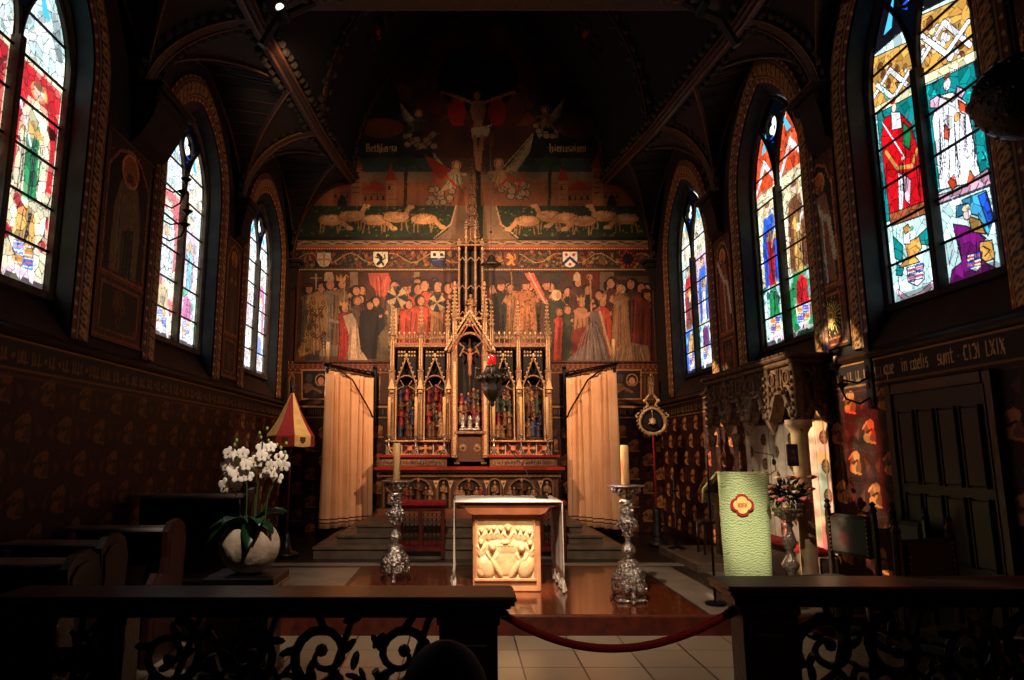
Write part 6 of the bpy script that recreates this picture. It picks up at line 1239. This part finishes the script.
def rose(c_, r_, mt, parent):
    m = MB(); m.ell(c_, r_ * .5, 8, 6)
    for ring, (n_, rr, tl_) in enumerate(((4, .55, .2), (5, .8, .5), (6, 1.0, .8))):
        for k in range(n_):
            t = 2 * PI * k / n_ + ring * .5; cdir = Vector((math.cos(t), math.sin(t), 0)); pc = c_ + cdir * r_ * rr * .6 + Vector((0, 0, -tl_ * r_ * .15)); rot = Matrix.Rotation(t, 3, 'Z') @ Matrix.Rotation(.5 + tl_ * .7, 3, 'Y'); m.ell(pc, (r_ * .16, r_ * .5, r_ * .55), 6, 5, rot)
    return m.build('rose', mt, parent, smooth=True)
for u, v, dy, r_, mt in ((783, 500, -.2, .040, 'pink'), (806, 499, -.2, .042, 'pink'), (811, 489, -.14, .034, 'pink'), (778, 478, -.08, .032, 'cream'), (796, 492, -.22, .030, 'cream'), (772, 487, -.12, .034, 'dusty'), (788, 487, -.19, .040, 'dusty'), (803, 483, -.16, .036, 'dusty'), (775, 497, -.16, .030, 'dusty'), (798, 478, -.12, .030, 'pink'), (791, 478, -.1, .040, 'dusty'), (812, 477, -.05, .036, 'dusty'), (787, 507, -.18, .024, 'cream'), (771, 492, -.1, .022, 'pink'), (800, 505, -.2, .030, 'dusty')):
    rose(P(u, v, y + dy * 1.15 - .02), r_ * 1.25, M[mt], root)
# ---- orchids in a round pot on a low plinth
Y = 5.45; pc = P(250, 552, Y); rp_ = 27.5 / F * (Y + .1) * 1.0
zt = P(250, 573, Y).z; px = P(248, 572, Y).x
root = thing('plinth', (px, Y, 0), 'dark low plinth with pale edges under the orchid pot', 'plinth'); m = MB(); m.box(px - .27, px + .26, Y - .24, Y + .24, zt - .06, zt, .008); m.build('top', M['blackm'], root); m = MB(); m.box(px - .275, px + .265, Y - .245, Y + .245, zt - .085, zt - .06, .004); m.build('edge', M['tan'], root); m = MB(); m.box(px - .23, px + .22, Y - .2, Y + .2, 0, zt - .085, .008); m.box(px - .26, px + .25, Y - .23, Y + .23, 0, .08, .01); m.build('body', M['darkwood'], root)
pz = pc.z; root = thing('orchid_pot', (pc.x, Y, zt), 'round rough pale ceramic pot on the low plinth', 'pot'); L = []
for k in range(15): t = -PI / 2 + .25 + (PI * .5 + .70 - .25 + .0) * k / 14; L.append((rp_ * math.cos(t), rp_ * math.sin(t) * .93))
b0 = L[0][1]; prof = [(r_, z_ - b0) for r_, z_ in L]; top = prof[-1]; prof += [(top[0] - .02, top[1] + .005), (top[0] - .03, top[1] - .03)]
m = MB(); m.lathe(prof, (pc.x, Y, zt), 40, 9, .015, .008); m.build('bowl', M['pot'], root, smooth=True)
m = MB(); m.lathe([(.01, top[1] + .01), (top[0] * .6, top[1] + .005), (top[0] - .022, top[1] - .015)], (pc.x, Y, zt), 24, jit=.05); m.build('soil', M['soil'], root, smooth=True)
rim = Vector((pc.x, Y, zt + top[1]))
root = thing('orchid_plant', rim, 'white orchids with broad green leaves growing from the round pot', 'orchid'); g = random.Random(8)
def leaf(c_, ang, ln, w_, droop, up=.6):
    rows = []; d = Vector((math.cos(ang), math.sin(ang), 0)); s_ = Vector((-d.y, d.x, 0))
    for k in range(9): t = k / 8; h = up * t - droop * t * t; ww = w_ * math.sin(PI * min(1, (t * .9 + .08))) ** .7; q = c_ + d * ln * t + Vector((0, 0, h * ln)); rows.append([q - s_ * ww + Vector((0, 0, .02)), q + Vector((0, 0, 0)), q + s_ * ww + Vector((0, 0, .02))])
    m = MB(); m.grid(rows); m.build('leaf', M['green'], root, smooth=True, solid=.004)
for k in range(13): leaf(rim + Vector((g.uniform(-.05, .05), g.uniform(-.05, .03), -.02)), k * 2 * PI / 13 + g.uniform(-.2, .2), g.uniform(.22, .34), g.uniform(.055, .08), g.uniform(.8, 1.5), g.uniform(.9, 1.4))
def orchid_flower(c_, r_, face, parent):
    f = face.normalized(); a_ = f.cross(Vector((0, 0, 1))).normalized(); b_ = a_.cross(f); m = MB(); Rm = Matrix((a_, b_, f)).transposed()
    for k in range(5):
        t = PI / 2 + k * 2 * PI / 5; wide = k in (1, 4); d = a_ * math.cos(t) + b_ * math.sin(t); q = Matrix.Rotation(t, 3, 'Z'); m.ell(c_ + d * r_ * .55, (r_ * .58, r_ * (.62 if wide else .42), r_ * .06), 8, 5, Rm @ q)
    m.mi = 1; m.ell(c_ + f * r_ * .15 - b_ * r_ * .1, (r_ * .14, r_ * .18, r_ * .16), 6, 5, Rm); return m.build('blossom', [M['petal'], M['lip']], parent, smooth=True)
tips = [(224, 455, .1), (238, 449, -.05), (246, 470, -.1), (262, 444, 0), (272, 460, .05), (286, 452, -.05), (283, 478, .05)]
FL = [(225, 486), (237, 486), (228, 475), (238, 475), (237, 467), (248, 476), (246, 465), (231, 461), (229, 453), (240, 460), (251, 470), (254, 462), (262, 456), (262, 448), (258, 462), (267, 455), (270, 465), (274, 473), (279, 466), (277, 478), (264, 473), (269, 472), (281, 458), (284, 466), (233, 470), (243, 453), (236, 456), (271, 447), (226, 466)]
for i, (u, v, dy) in enumerate(((226, 470, .1), (240, 452, -.05), (247, 462, -.1), (263, 440, 0), (272, 452, .05), (285, 455, -.05), (256, 466, .08))):
    e = P(u, v, Y + dy); s0 = rim + Vector(((e.x - rim.x) * .45, dy, 0)); m = MB(); m.tube([s0, s0.lerp(e, .35) + Vector(((rim.x - e.x) * .12, 0, .05)), s0.lerp(e, .75), e], .006, 5); m.build('stem', M['stem'], root)
    for k in range(3): q = e + Vector((g.uniform(-.04, .04), g.uniform(-.03, .03), .02 + .035 * k)); m = MB(); m.ell(q, (.012, .012, .017), 6, 5); m.build('bud', M['bud'], root, smooth=True)
for i, (u, v) in enumerate(FL): c_ = P(u, v, Y - .06 + g.uniform(-.08, .08)); orchid_flower(c_, g.uniform(.036, .052) if i not in (3, 4, 0) else .06, Vector((g.uniform(-.5, .5), -1, g.uniform(-.2, .3))), root)
# ---- benches at the left
def bench(x1, y, z1, label, x0=-3.34):
    r_ = thing('pew', (x1, y, 0), label, 'pew', 'dark oak pews along the left wall')
    m = MB(); m.box(x0, x1 - .03, y - .14, y + .16, z1 - .035, z1, .01); m.build('book_ledge', M['pewtop'], r_)
    m = MB(); m.box(x0, x1 - .04, y + .10, y + .14, .08, z1 - .035); m.build('back_panel', M['darkwood'], r_)
    m = MB(); m.box(x0, x1 - .04, y - .42, y - .04, .42, .46, .01); m.box(x0, x1 - .04, y - .40, y - .06, .0, .04); m.build('seat', M['darkwood'], r_)
    m = MB(); pr = [(y - .44, 0), (y - .44, .62), (y - .36, .70), (y - .22, .66), (y - .18, .80), (y - .20, z1 - .02), (y - .12, z1 + .05), (y + .02, z1 + .07), (y + .14, z1 + .02), (y + .20, z1 - .12), (y + .17, .5), (y + .22, .12), (y + .22, 0)]; m.prism(pr, x1 - .05, x1, 'x'); m.prism([(y + (a_ - y) * .8, .1 + b_ * .84) for a_, b_ in pr], x1 - .005, x1 + .012, 'x'); m.build('end_panel', mat('pew_end_oak', (.20, .085, .055), .35, c2=(.13, .05, .035), ns=8), r_)
bench(-2.30, 4.35, .99, 'dark oak pew nearest the left railing'); bench(-2.52, 5.15, 1.0, 'dark oak pew second from the left railing'); bench(-2.42, 6.0, 1.02, 'dark oak pew third from the left railing, with a reddish end panel'); bench(-2.12, 6.75 + .42, 1.22, 'dark oak pew farthest from the left railing, behind the orchid pot')
# ---- stone canopied niche on the right wall
XF = 3.46; yn, yf = 7.06, 9.55; root = thing('stone_canopy', (XF, (yn + yf) / 2, ZP), 'carved grey stone gothic canopy with pointed arches projecting from the right wall', 'canopy')
zt = 2.62; m = MB(); m.box(XF - .05, XR - .02, yn - .05, yf + .05, zt - .06, zt, .015); m.box(XF - .09, XR - .02, yn - .09, yf + .09, zt, zt + .05, .02)
k = yn
while k < yf: m.ell((XF - .06, k, zt + .05), (.04, .05, .025), 6, 4); k += .11
m.build('cornice', M['cstone'], root)
def goth_bay(m, A, B, zs, ztop, t=.10): # pierced pointed arch between A and B on a vertical plane
    A, B = Vector(A), Vector(B); d = (B - A); Lw = d.length; d.normalize(); nn = Vector((-d.y, d.x, 0)); n = 14; h = Lw * .62; inn = []; 
    for k in range(n + 1):
        q = k / n; x = q * Lw; e_ = abs(q - .5) * 2; z = zs + h * (1 - e_ ** 1.7) - .05 * abs(math.sin(q * PI * 3)) ; inn.append(A + d * x + Vector((0, 0, z - A.z)))
    top = [A + d * (k / n * Lw) + Vector((0, 0, ztop - A.z)) for k in range(n + 1)]
    m.grid([inn, top]); m.grid([[p + nn * t for p in inn], [p + nn * t for p in top]]); m.grid([inn, [p + nn * t for p in inn]])
    m.tube([p - nn * .03 for p in inn], .026, 5); m.tube([p - nn * .04 + Vector((0, 0, .06)) for p in inn[1:-1]], .016, 4)
    c_ = A + d * Lw / 2; m.tube([c_ - nn * .04 + Vector((0, 0, zs + h - c_.z)), c_ - nn * .04 + Vector((0, 0, ztop - .03 - c_.z))], .02, 5)
    for sx in (-.3, .3):
        q = c_ + d * Lw * sx - nn * .03 + Vector((0, 0, ztop - .14 - c_.z)); m.tube([q + d * .07 * math.cos(t_) + Vector((0, 0, .07 * math.sin(t_))) for t_ in [j * PI / 4 for j in range(8)]], .014, 4, True)
    for j in range(8): t_ = j / 7; q = inn[int(t_ * n)] - nn * .06 + Vector((0, 0, .05)); m.ell(q, .028, 5, 4)
yb = [yn + (yf - yn) * k / 4 for k in range(5)]
for k in range(4):
    m = MB(); goth_bay(m, (XF, yb[k + 1] - .03, 2.0), (XF, yb[k] + .03, 2.0), 1.98, zt - .05); m.build('arch', M['cstone'], root)
m = MB(); goth_bay(m, (XF + .02, yn, 2.0), (XR - .02, yn, 2.0), 1.94, zt - .05); m.build('arch', M['cstone'], root)
for k, y in enumerate(yb):
    m = MB(); m.box(XF - .04, XF + .06, y - .045, y + .045, 2.0, zt - .05, .012); m.prism([(XF - .06, 2.0), (XF + .06, 2.0), (XF, 1.84)], y - .05, y + .05, 'y')
    for q in range(6): m.ell((XF - .05, y, 2.06 + q * .08), .026, 6, 4)
    m.build('pendant', M['cstone'], root)
for y, r_ in ((yf - .02, .035), (yb[3] - .2, .03)):
    m = MB(); m.tube([(XF, y, ZP), (XF, y, 1.88)], r_, 10); m.lathe([(r_ * 2, 0), (r_ * 2, .06), (r_ * 1.1, .12)], (XF, y, ZP), 10); m.lathe([(r_ * 1.1, 1.55), (r_ * 1.6, 1.62), (r_ * 1.9, 1.7)], (XF, y, ZP), 10); m.build('column', M['cstone'], root, smooth=True)
m = MB(); m.lathe([(.14, 0), (.14, .08), (.10, .14), (.083, .16), (.083, 1.66), (.10, 1.70), (.13, 1.74), (.13, 1.80)], (XF + .02, yn + .05, ZP), 18); m.build('column', M['column'], root, smooth=True)
m = MB(); m.box(XF + .15, XR - .02, yn + .1, yf, ZP, ZP + .42, .01); m.build('bench', M['stone'], root)
cu = thing('bench_cushion', (XF + .2, 8.1, .6), 'long red cushion on the stone bench under the canopy', 'cushion'); m = MB(); m.box(XF + .06, XR - .08, yn + .15, yf - .1, ZP + .42, ZP + .50, .03); m.build('cushion_pad', M['velvet'], cu)
# embroidered hangings behind the arches
c = Cv(-9.2, -7.1, .62, 1.98, 90, (.82, .76, .66)); g = random.Random(2)
for k in range(6):
    x = -9.2 + .36 * k
    for j in range(5):
        z = .75 + j * .30 + (.15 if k % 2 else 0); c.ell(x + .18, z, .062, .075, (.34, .25, .18)); c.ell(x + .18, z, .040, .05, (.55, .42, .30)); c.line([(x + .15, z), (x + .21, z)], .014, (.26, .17, .12)); c.line([(x + .18, z - .03), (x + .18, z + .03)], .014, (.26, .17, .12))
    c.line([(x, .62), (x, 1.98)], .012, (.5, .42, .34))
for q in (-7.22, -7.14): c.line([(q, .62), (q, 1.98)], .02, (.62, .50, .36))
c.mottle(.08, 5, 4); root = thing('embroidered_hanging', (XR - .05, 7.7, .62), 'white wall hanging embroidered with dark roundels under the stone canopy', 'hanging')
c.mesh('fabric', lambda X, Y: np.stack([XR - .04 + .012 * np.sin(X * 26), -X, Y], -1), painted('embroidered_linen', .85, .1, .1), root)
m = MB(); m.tube([(XR - .05, 7.08, 1.99), (XR - .05, 9.22, 1.99)], .014, 6); m.build('hanging_rod', M['darkwood'], root)
q = P(792.5, 455, yn - .06); root = thing('framed_picture', (q.x, yn - .06, q.z), 'small dark framed picture hung on the pale stone column', 'picture'); m = MB(); m.box(q.x - .055, q.x + .055, yn - .075, yn - .045, q.z - .11, q.z + .11, .006); m.build('frame', M['darkwood'], root); m = MB(); m.box(q.x - .038, q.x + .038, yn - .08, yn - .074, q.z - .09, q.z + .09); m.mi = 1; m.ell((q.x, yn - .08, q.z + .02), (.02, .004, .03), 8, 5); m.ell((q.x, yn - .08, q.z - .04), (.028, .004, .035), 8, 5); m.build('image_panel', [M['robeb'], M['goldd']], root)
# low stone step and slim stand beside the canopy
struct(MB().box(2.95, 3.8, 8.9, 10.6, .10, .27, .015).build('trim_210', M['stoned']), cat='step')
q = Vector((3.1, 10.2, .27)); root = thing('iron_stand', q, 'thin iron candle stand near the right wall beside the bell standard', 'stand'); m = MB(); m.tube([q, q + Vector((0, 0, 1.05))], .010, 6); m.build('rod', M['iron'], root); m = MB(); m.lathe([(.13, 0), (.12, .02), (.02, .05)], q, 12); m.build('base', M['iron'], root); m = MB(); m.lathe([(.012, 0), (.06, .02), (.065, .035), (.01, .04)], q + Vector((0, 0, .80)), 12); m.build('drip_pan', M['iron'], root)
root = thing('wooden_stool', (3.48, 9.75, .27), 'small dark wooden stool by the right wall behind the lectern', 'stool'); m = MB(); m.box(3.26, 3.70, 9.58, 9.92, .68, .72, .01); m.build('seat', M['darkwood'], root)
for sx in (3.30, 3.66):
    for sy in (9.62, 9.88): m = MB(); m.tube([(sx, sy, .27), (sx * .98 + .07, sy, .68)], .018, 6); m.build('leg', M['darkwood'], root)
# ---- upholstered chairs at the right
def chair():
    r_ = thing('armless_chair', (0, 0, 0), '', 'chair', 'leather chairs along the right wall'); W_, D_ = .46, .44
    for sx in (-1, 1):
        m = MB(); m.lathe([(.018, 0), (.026, .05), (.018, .1), (.026, .2), (.02, .3), (.026, .43)], (sx * W_ / 2, -D_ / 2, 0), 10); m.build('leg', M['darkwood'], r_, smooth=True)
        m = MB(); m.box(sx * W_ / 2 - .02, sx * W_ / 2 + .02, D_ / 2 - .02, D_ / 2 + .02, 0, 1.02, .006); m.lathe([(.02, 0), (.03, .02), (.015, .05), (.025, .07), (.005, .09)], (sx * W_ / 2, D_ / 2, 1.02), 8); m.build('leg', M['darkwood'], r_)
    m = MB(); m.tube([(-W_ / 2, -D_ / 2, .16), (-W_ / 2, D_ / 2, .16)], .013, 6); m.tube([(W_ / 2, -D_ / 2, .16), (W_ / 2, D_ / 2, .16)], .013, 6); m.tube([(-W_ / 2, 0, .16), (W_ / 2, 0, .16)], .013, 6); m.build('stretcher', M['ledge'], r_)
    m = MB(); m.box(-W_ / 2 - .02, W_ / 2 + .02, -D_ / 2 - .02, D_ / 2 + .02, .40, .45, .01); m.box(-W_ / 2, W_ / 2, -D_ / 2, D_ / 2, .44, .50, .03); m.build('seat', [M['leather']], r_)
    m = MB(); m.box(-W_ / 2 + .025, W_ / 2 - .025, D_ / 2 - .035, D_ / 2 + .03, .66, .99, .03); bk = m.build('backrest', M['leather'], r_)
    m = MB()
    for k in range(9):
        for sx in (-1, 1): m.ell((sx * (W_ / 2 - .045), D_ / 2 - .038, .69 + k * .034), .008, 5, 4); m.ell((sx * (W_ / 2 - .028), D_ / 2 + .01, .69 + k * .034), .008, 5, 4)
    m.build('nailheads', M['silverl'], bk); return r_
c0 = chair(); spots = [((3.28, 6.28, .0), -PI / 2 + .3, 'leather chair with nailheads farther from the door, beside the stone canopy'), ((3.42, 5.78, .0), -PI / 2 - .1, 'leather chair with nailheads just left of the dark door'), ((3.12, 4.42, .0), .35, 'leather chair with slate back right of the dark door')]
for i, (l, rz, lab) in enumerate(spots):
    o = c0 if i == 0 else copy_thing(c0, (0, 0, 0), lab); o.location = l; o.rotation_euler = (0, 0, rz); o['label'] = lab
    o.scale = (1.08, 1.08, 1.10)
# ---- panelled door
root = thing('door_1', (XR - .02, 5.45, 0), None, 'door'); root['kind'] = 'structure'; ya, yb_ = 4.92, 5.98; zt = 2.14; xw = XR - .02
m = MB()
for a_, b_, c_, d_ in ((ya - .10, ya, 0, zt + .1), (yb_, yb_ + .10, 0, zt + .1), (ya, yb_, zt, zt + .1)): m.box(xw - .05, xw + .01, a_, b_, c_, d_, .012)
m.mi = 1; m.box(xw - .056, xw - .05, ya - .02, ya - .008, 0, zt); m.box(xw - .056, xw - .05, ya, yb_, zt + .008, zt + .02); m.build('door_frame', [M['darkwood'], M['ledge']], root)
m = MB(); m.box(xw - .03, xw + .005, ya, yb_, 0.02, zt); dl = m.build('door_leaf', mat('ebonised_door', (.035, .026, .022), .5), root)
for i in range(4):
    for j, (z0, z1) in enumerate(((.2, .72), (.82, 1.30), (1.40, 1.98))):
        y_0 = ya + .07 + i * .245; m = MB(); m.box(xw - .045, xw - .03, y_0, y_0 + .18, z0, z1, .01); m.mi = 1; m.box(xw - .052, xw - .03, y_0 + .18, y_0 + .195, z0 - .015, z1 + .015, .003); m.box(xw - .06, xw - .03, y_0 - .018, y_0, z0 - .015, z1 + .015, .006); m.build('door_panel', [mat('ebonised_door', (.035, .026, .022), .5), M['ledge']], dl)
m = MB(); m.ell((xw - .07, yb_ - .08, 1.05), (.025, .025, .025), 8, 6); m.tube([(xw - .07, yb_ - .08, 1.05), (xw - .02, yb_ - .08, 1.05)], .01, 6); m.build('door_handle', M['bronze'], dl)
# ---- iron sconces
def sconce(p, sg, label, n=4):
    p = Vector(p); r_ = thing('wall_sconce', p, label, 'sconce'); m = MB(); m.box(min(p.x, p.x + sg * .02), max(p.x, p.x + sg * .02), p.y - .05, p.y + .05, p.z - .25, p.z + .45, .005); m.build('wall_plate', M['iron'], r_)
    for k in range(n):
        z = p.z - .15 + k * .19; e = Vector((p.x + sg * (.30 - .02 * k), p.y + .10 * (k % 2) - .05, z + .06)); m = MB(); m.tube([(p.x + sg * .01, p.y, z), (p.x + sg * .12, p.y, z - .06), (e.x - sg * .03, e.y, z - .02), e], .010, 5); m.build('arm', M['iron'], r_)
        m = MB(); m.lathe([(.012, 0), (.02, .02), (.055, .05), (.06, .06), (.02, .062)], e, 10); m.build('candle_cup', M['iron'], r_)
        c_ = copy_thing(cd0, (0, 0, 0), 'short unlit candle, %s cup of the sconce %s' % (('lowest', 'second', 'third', 'topmost')[k], 'before the left window' if sg > 0 else 'by the dark door')); c_.location = e + Vector((0, 0, .06)); c_.scale = (.6, .6, .12); c_['group'] = 'short sconce candles'
sconce((XL + .02, 7.33, 4.18), 1, 'black iron sconce with four candle cups against the middle left window'); sconce((XR - .02, 6.33, 2.30), -1, 'black iron sconce with candle cups left of the dark door top', 2)
# ---- hanging pierced lamp, upper right
hc = Vector((P(1024, 93, 3.55).x, 3.55, P(1016, 96, 3.55).z)); root = thing('hanging_lamp', hc, 'big dark pierced bronze bowl lamp hanging at the upper right edge', 'lamp'); Rb = .25
m = MB(); m.lathe([(Rb * math.cos(t), Rb * math.sin(t) * .95) for t in [-PI / 2 + .1 + k * .18 for k in range(17)]], hc, 26); g = random.Random(1)
m.build('bowl', M['bronze'], root, smooth=True); m = MB()
for k in range(90): t = g.uniform(0, 2 * PI); b_ = g.uniform(-1.1, 1.0); m.ell(hc + Vector((Rb * math.cos(b_) * math.cos(t), Rb * math.cos(b_) * math.sin(t), Rb * .95 * math.sin(b_))), .012, 5, 4)
m.build('stud', mat('bronze_studs', (.42, .26, .20), .4, .6), root); root.children[-1]['kind'] = 'stuff'
m = MB(); m.lathe([(Rb * 1.02, -.02), (Rb * 1.08, 0), (Rb * 1.02, .02)], hc, 26); m.build('rim', M['bronze'], root); m = MB(); m.tube([hc + Vector((0, 0, Rb * .9)), (hc.x, hc.y, 6.24)], .012, 5); m.build('chain', M['iron'], root)
# ---- lit spotlight on the tie beam, plus an added unlit fixture at its right end
for i, (x, y, z, lab) in enumerate(((-1.93, 6.60, 6.30, 'small lit spotlight under the left end of the tie beam'), (2.6, 6.62, 6.40, 'small added unlit spotlight under the right end of the tie beam'))):
    r_ = thing('spotlight', (x, y, z), lab, 'spotlight'); m = MB(); m.tube([(x, y - .02, z), (x + (.04 if i == 0 else -.04), y + .12, z - .07)], [.05, .06], 12); m.build('housing', M['blackm'], r_); m = MB(); m.box(x - .01, x + .01, y - .03, y + .0, z, z + .17); m.build('mount', M['iron'], r_)
    em = bpy.data.materials.get('lamp_face') or mat('lamp_face', (1, .9, .8)); b_ = em.node_tree.nodes['Principled BSDF']; b_.inputs['Emission Color'].default_value = (1, .85, .7, 1); b_.inputs['Emission Strength'].default_value = 2.0
    m = MB(); m.ell((x - .0, y - .03, z - .0), (.045, .02, .045), 10, 6); m.build('lens', em if i == 0 else M['blackm'], r_)
# ================================================================ COMMUNION RAILS AND ROPE
def scroll(m, x, z, y, s, f, r_=.02, turns=1.4, rot=0):
    L = []
    for k in range(22): t = k / 21; a = rot + f * t * turns * 2 * PI; q = s * (1 - .86 * t); L.append((x + q * math.cos(a), y + .01 * math.sin(k), z + q * math.sin(a)))
    m.tube(L, [r_ * (1.25 - .75 * k / 21) for k in range(22)], 6)
    m.ell(L[-1], r_ * 1.4, 6, 4)
    for k in range(2, 18, 3):
        p = Vector(L[k]); a = math.atan2(p.z - z, p.x - x); o = Vector((math.cos(a), 0, math.sin(a))); rot_ = Matrix.Rotation(-a + .5 * f, 3, 'Y'); m.ell(p + o * r_ * 1.5, (r_ * 2.2, r_ * .8, r_ * .9), 6, 4, rot_)
def panel(m, x0, x1, z0, z1, y, seed):
    g = random.Random(seed); w_ = x1 - x0; n = max(2, round(w_ / .36)); cw = w_ / n
    for k in range(n):
        cx = x0 + (k + .5) * cw; f = 1 if k % 2 else -1
        scroll(m, cx, z0 + (z1 - z0) * .70, y, cw * .46, f, .024, 1.5, g.uniform(0, 6)); scroll(m, cx + .02, z0 + (z1 - z0) * .27, y, cw * .44, -f, .024, 1.4, g.uniform(0, 6)); scroll(m, cx + cw * .5, z0 + (z1 - z0) * .5, y, cw * .24, f, .017, 1.1, g.uniform(0, 6))
        for q in range(5): a = g.uniform(0, PI); px_, pz_ = cx + g.uniform(-.5, .5) * cw, z0 + g.uniform(.05, .95) * (z1 - z0); m.ell((px_, y, pz_), (.05, .02, .022), 6, 5, Matrix.Rotation(a, 3, 'Y'))
        m.tube([(cx - cw * .5, y, z0 + .02), (cx - cw * .2, y, z0 + (z1 - z0) * .45), (cx + cw * .1, y, z0 + (z1 - z0) * .55), (cx + cw * .4, y, z1)], .02, 5)
def rail(name, x0, x1, y0, y1, zt, posts, label, seed):
    r_ = thing('altar_rail', ((x0 + x1) / 2, (y0 + y1) / 2, 0), label, 'railing', 'carved oak altar rails'); ym = (y0 + y1) / 2
    m = MB(); m.box(x0, x1, y0, y1, zt - .028, zt, .010); m.box(x0 + .012, x1 - .012, y0 + .012, y1 - .012, zt - .045, zt - .028); m.box(x0 + .03, x1 - .03, y0 + .03, y1 - .03, zt - .065, zt - .045, .006); m.box(x0 + .05, x1 - .05, y0 + .05, y1 - .05, zt - .11, zt - .065, .01); m.build('top_rail', M['rail'], r_)
    m = MB(); m.box(x0 + .06, x1 - .06, ym - .07, ym + .07, 0, .12, .01); m.build('plinth_rail', M['darkwood'], r_)
    for a, b in posts:
        m = MB(); m.box(a, b, ym - .09, ym + .09, 0, zt - .11, .008); m.box(a - .012, b + .012, ym - .10, ym + .10, zt - .15, zt - .11, .006); m.box(a - .015, b + .015, ym - .105, ym + .105, 0, .16, .01); m.box(a + .05, b - .05, ym - .098, ym - .085, .25, zt - .24, .01); m.build('post', M['darkwood'], r_)
    for (a, b), (c_, d_) in zip(posts[:-1], posts[1:]):
        m = MB(); panel(m, b, c_, .12, zt - .10, ym, seed); m.build('openwork_panel', M['carved'], r_)
    return r_
rail('l', -2.36, .275, 3.56, 3.88, .935, [(-2.30, -2.05), (-1.88 + .05, -1.70), (-.115, .18)], 'carved oak altar rail left of the rope, scrolled openwork below', 3)
rail('r', 1.33, 3.78, 3.56, 3.88, .985, [(1.42, 1.70), (3.5, 3.75)], 'carved oak altar rail right of the rope, scrolled openwork below', 5)
L = []; A = Vector((.18, 3.72, .84)); B = Vector((1.42, 3.72, .845))
for k in range(25): t = k / 24; p = A.lerp(B, t); p.z -= .19 * (1 - (2 * t - 1) ** 2) * (1 - .15 * (t - .5)); L.append(p)
root = thing('barrier_rope', A, 'dark red velvet rope hung across the gap between the rails', 'rope'); m = MB(); m.tube(L, .021, 10); m.build('velvet_rope', M['rope'], root, smooth=True)
for q, s_ in ((A, 1), (B, -1)): m = MB(); m.tube([q - Vector((s_ * .0, 0, 0)), q + Vector((s_ * .05, 0, -.03))], .026, 10); m.build('end_cap', M['bronze'], root)
# ---- seated visitor in front of the rail, seen from behind, nearly lost in the dark
root = thing('person', (-.03, 1.5, 0), 'person with dark hair and dark coat seated before the left rail, seen from behind', 'person')
me = bpy.data.meshes.new('body'); V = [(0, 0, .50), (0, .02, .68), (0, 0, .90), (0, 0, 1.03), (0, .02, 1.12), (.16, 0, .99), (.24, .04, .74), (.20, .24, .60), (-.16, 0, .99), (-.24, .04, .74), (-.20, .24, .60), (.11, .04, .49), (.13, .46, .49), (.13, .48, .08), (.13, .60, .04), (-.11, .04, .49), (-.13, .46, .49), (-.13, .48, .08), (-.13, .60, .04)]
RD = [.16, .15, .16, .065, .06, .07, .05, .04, .07, .05, .04, .10, .075, .05, .04, .10, .075, .05, .04]
me.from_pydata([(x - .04, y + 1.5, z) for x, y, z in V], [(0, 1), (1, 2), (2, 3), (3, 4), (2, 5), (5, 6), (6, 7), (2, 8), (8, 9), (9, 10), (0, 11), (11, 12), (12, 13), (13, 14), (0, 15), (15, 16), (16, 17), (17, 18)], []); me.materials.append(M['coatm'])
o = bpy.data.objects.new('body', me); col.objects.link(o); o.parent = root; o.matrix_parent_inverse = Matrix.Translation(-root.location); o.modifiers.new('skin', 'SKIN'); o.modifiers.new('sub', 'SUBSURF').render_levels = 2
for v, r_ in zip(me.skin_vertices[0].data, RD): v.radius = (r_, r_)
me.skin_vertices[0].data[0].use_root = True
H = Vector((-.035, 1.52, 1.13)); m = MB(); m.ell(H, (.078, .095, .112), 16, 12)
for s_ in (-1, 1): m.ell(H + Vector((s_ * .08, 0, -.01)), (.012, .02, .03), 8, 6); m.ell(H + Vector((s_ * .03, .09, .01)), .012, 8, 6)
m.ell(H + Vector((0, .10, -.015)), (.014, .022, .025), 8, 6); m.ell(H + Vector((0, .09, -.05)), (.025, .01, .008), 8, 5); m.build('head', mat('visitor_skin', (.5, .36, .28), .6), root, smooth=True)
m = MB(); m.ell(H + Vector((0, -.015, .02)), (.092, .10, .112), 16, 12); m.ell(H + Vector((0, -.05, -.06)), (.08, .05, .09), 14, 10); m.build('hair', M['hair'], root, smooth=True)
for s_ in (-1, 1):
    m = MB(); hb = Vector((-.04 + s_ * .17, 1.80, .585)); m.ell(hb, (.035, .045, .018), 8, 6)
    for k in range(4): m.tube([hb + Vector((s_ * (-.024 + k * .016), .03, 0)), hb + Vector((s_ * (-.026 + k * .017), .075, -.004)), hb + Vector((s_ * (-.026 + k * .017), .10, -.022))], [.009, .008, .006], 6)
    m.tube([hb + Vector((-s_ * .03, -.01, 0)), hb + Vector((-s_ * .05, .03, 0)), hb + Vector((-s_ * .045, .06, -.01))], [.010, .009, .007], 6); m.build('hand', mat('visitor_skin', (.5, .36, .28), .6), root, smooth=True)
root = thing('wooden_chair', (-.04, 1.55, 0), 'dark wooden chair under the seated person', 'chair'); m = MB(); m.box(-.27, .19, 1.28, 1.74, .38, .41, .01); m.build('seat', M['darkwood'], root)
for sx in (-.25, .17):
    for sy in (1.30, 1.72): m = MB(); m.box(sx - .018, sx + .018, sy - .018, sy + .018, 0, .38 if sy > 1.5 else .80); m.build('leg', M['darkwood'], root)
m = MB(); m.box(-.25, .17, 1.29, 1.31, .62, .78, .006); m.build('backrest', M['darkwood'], root)
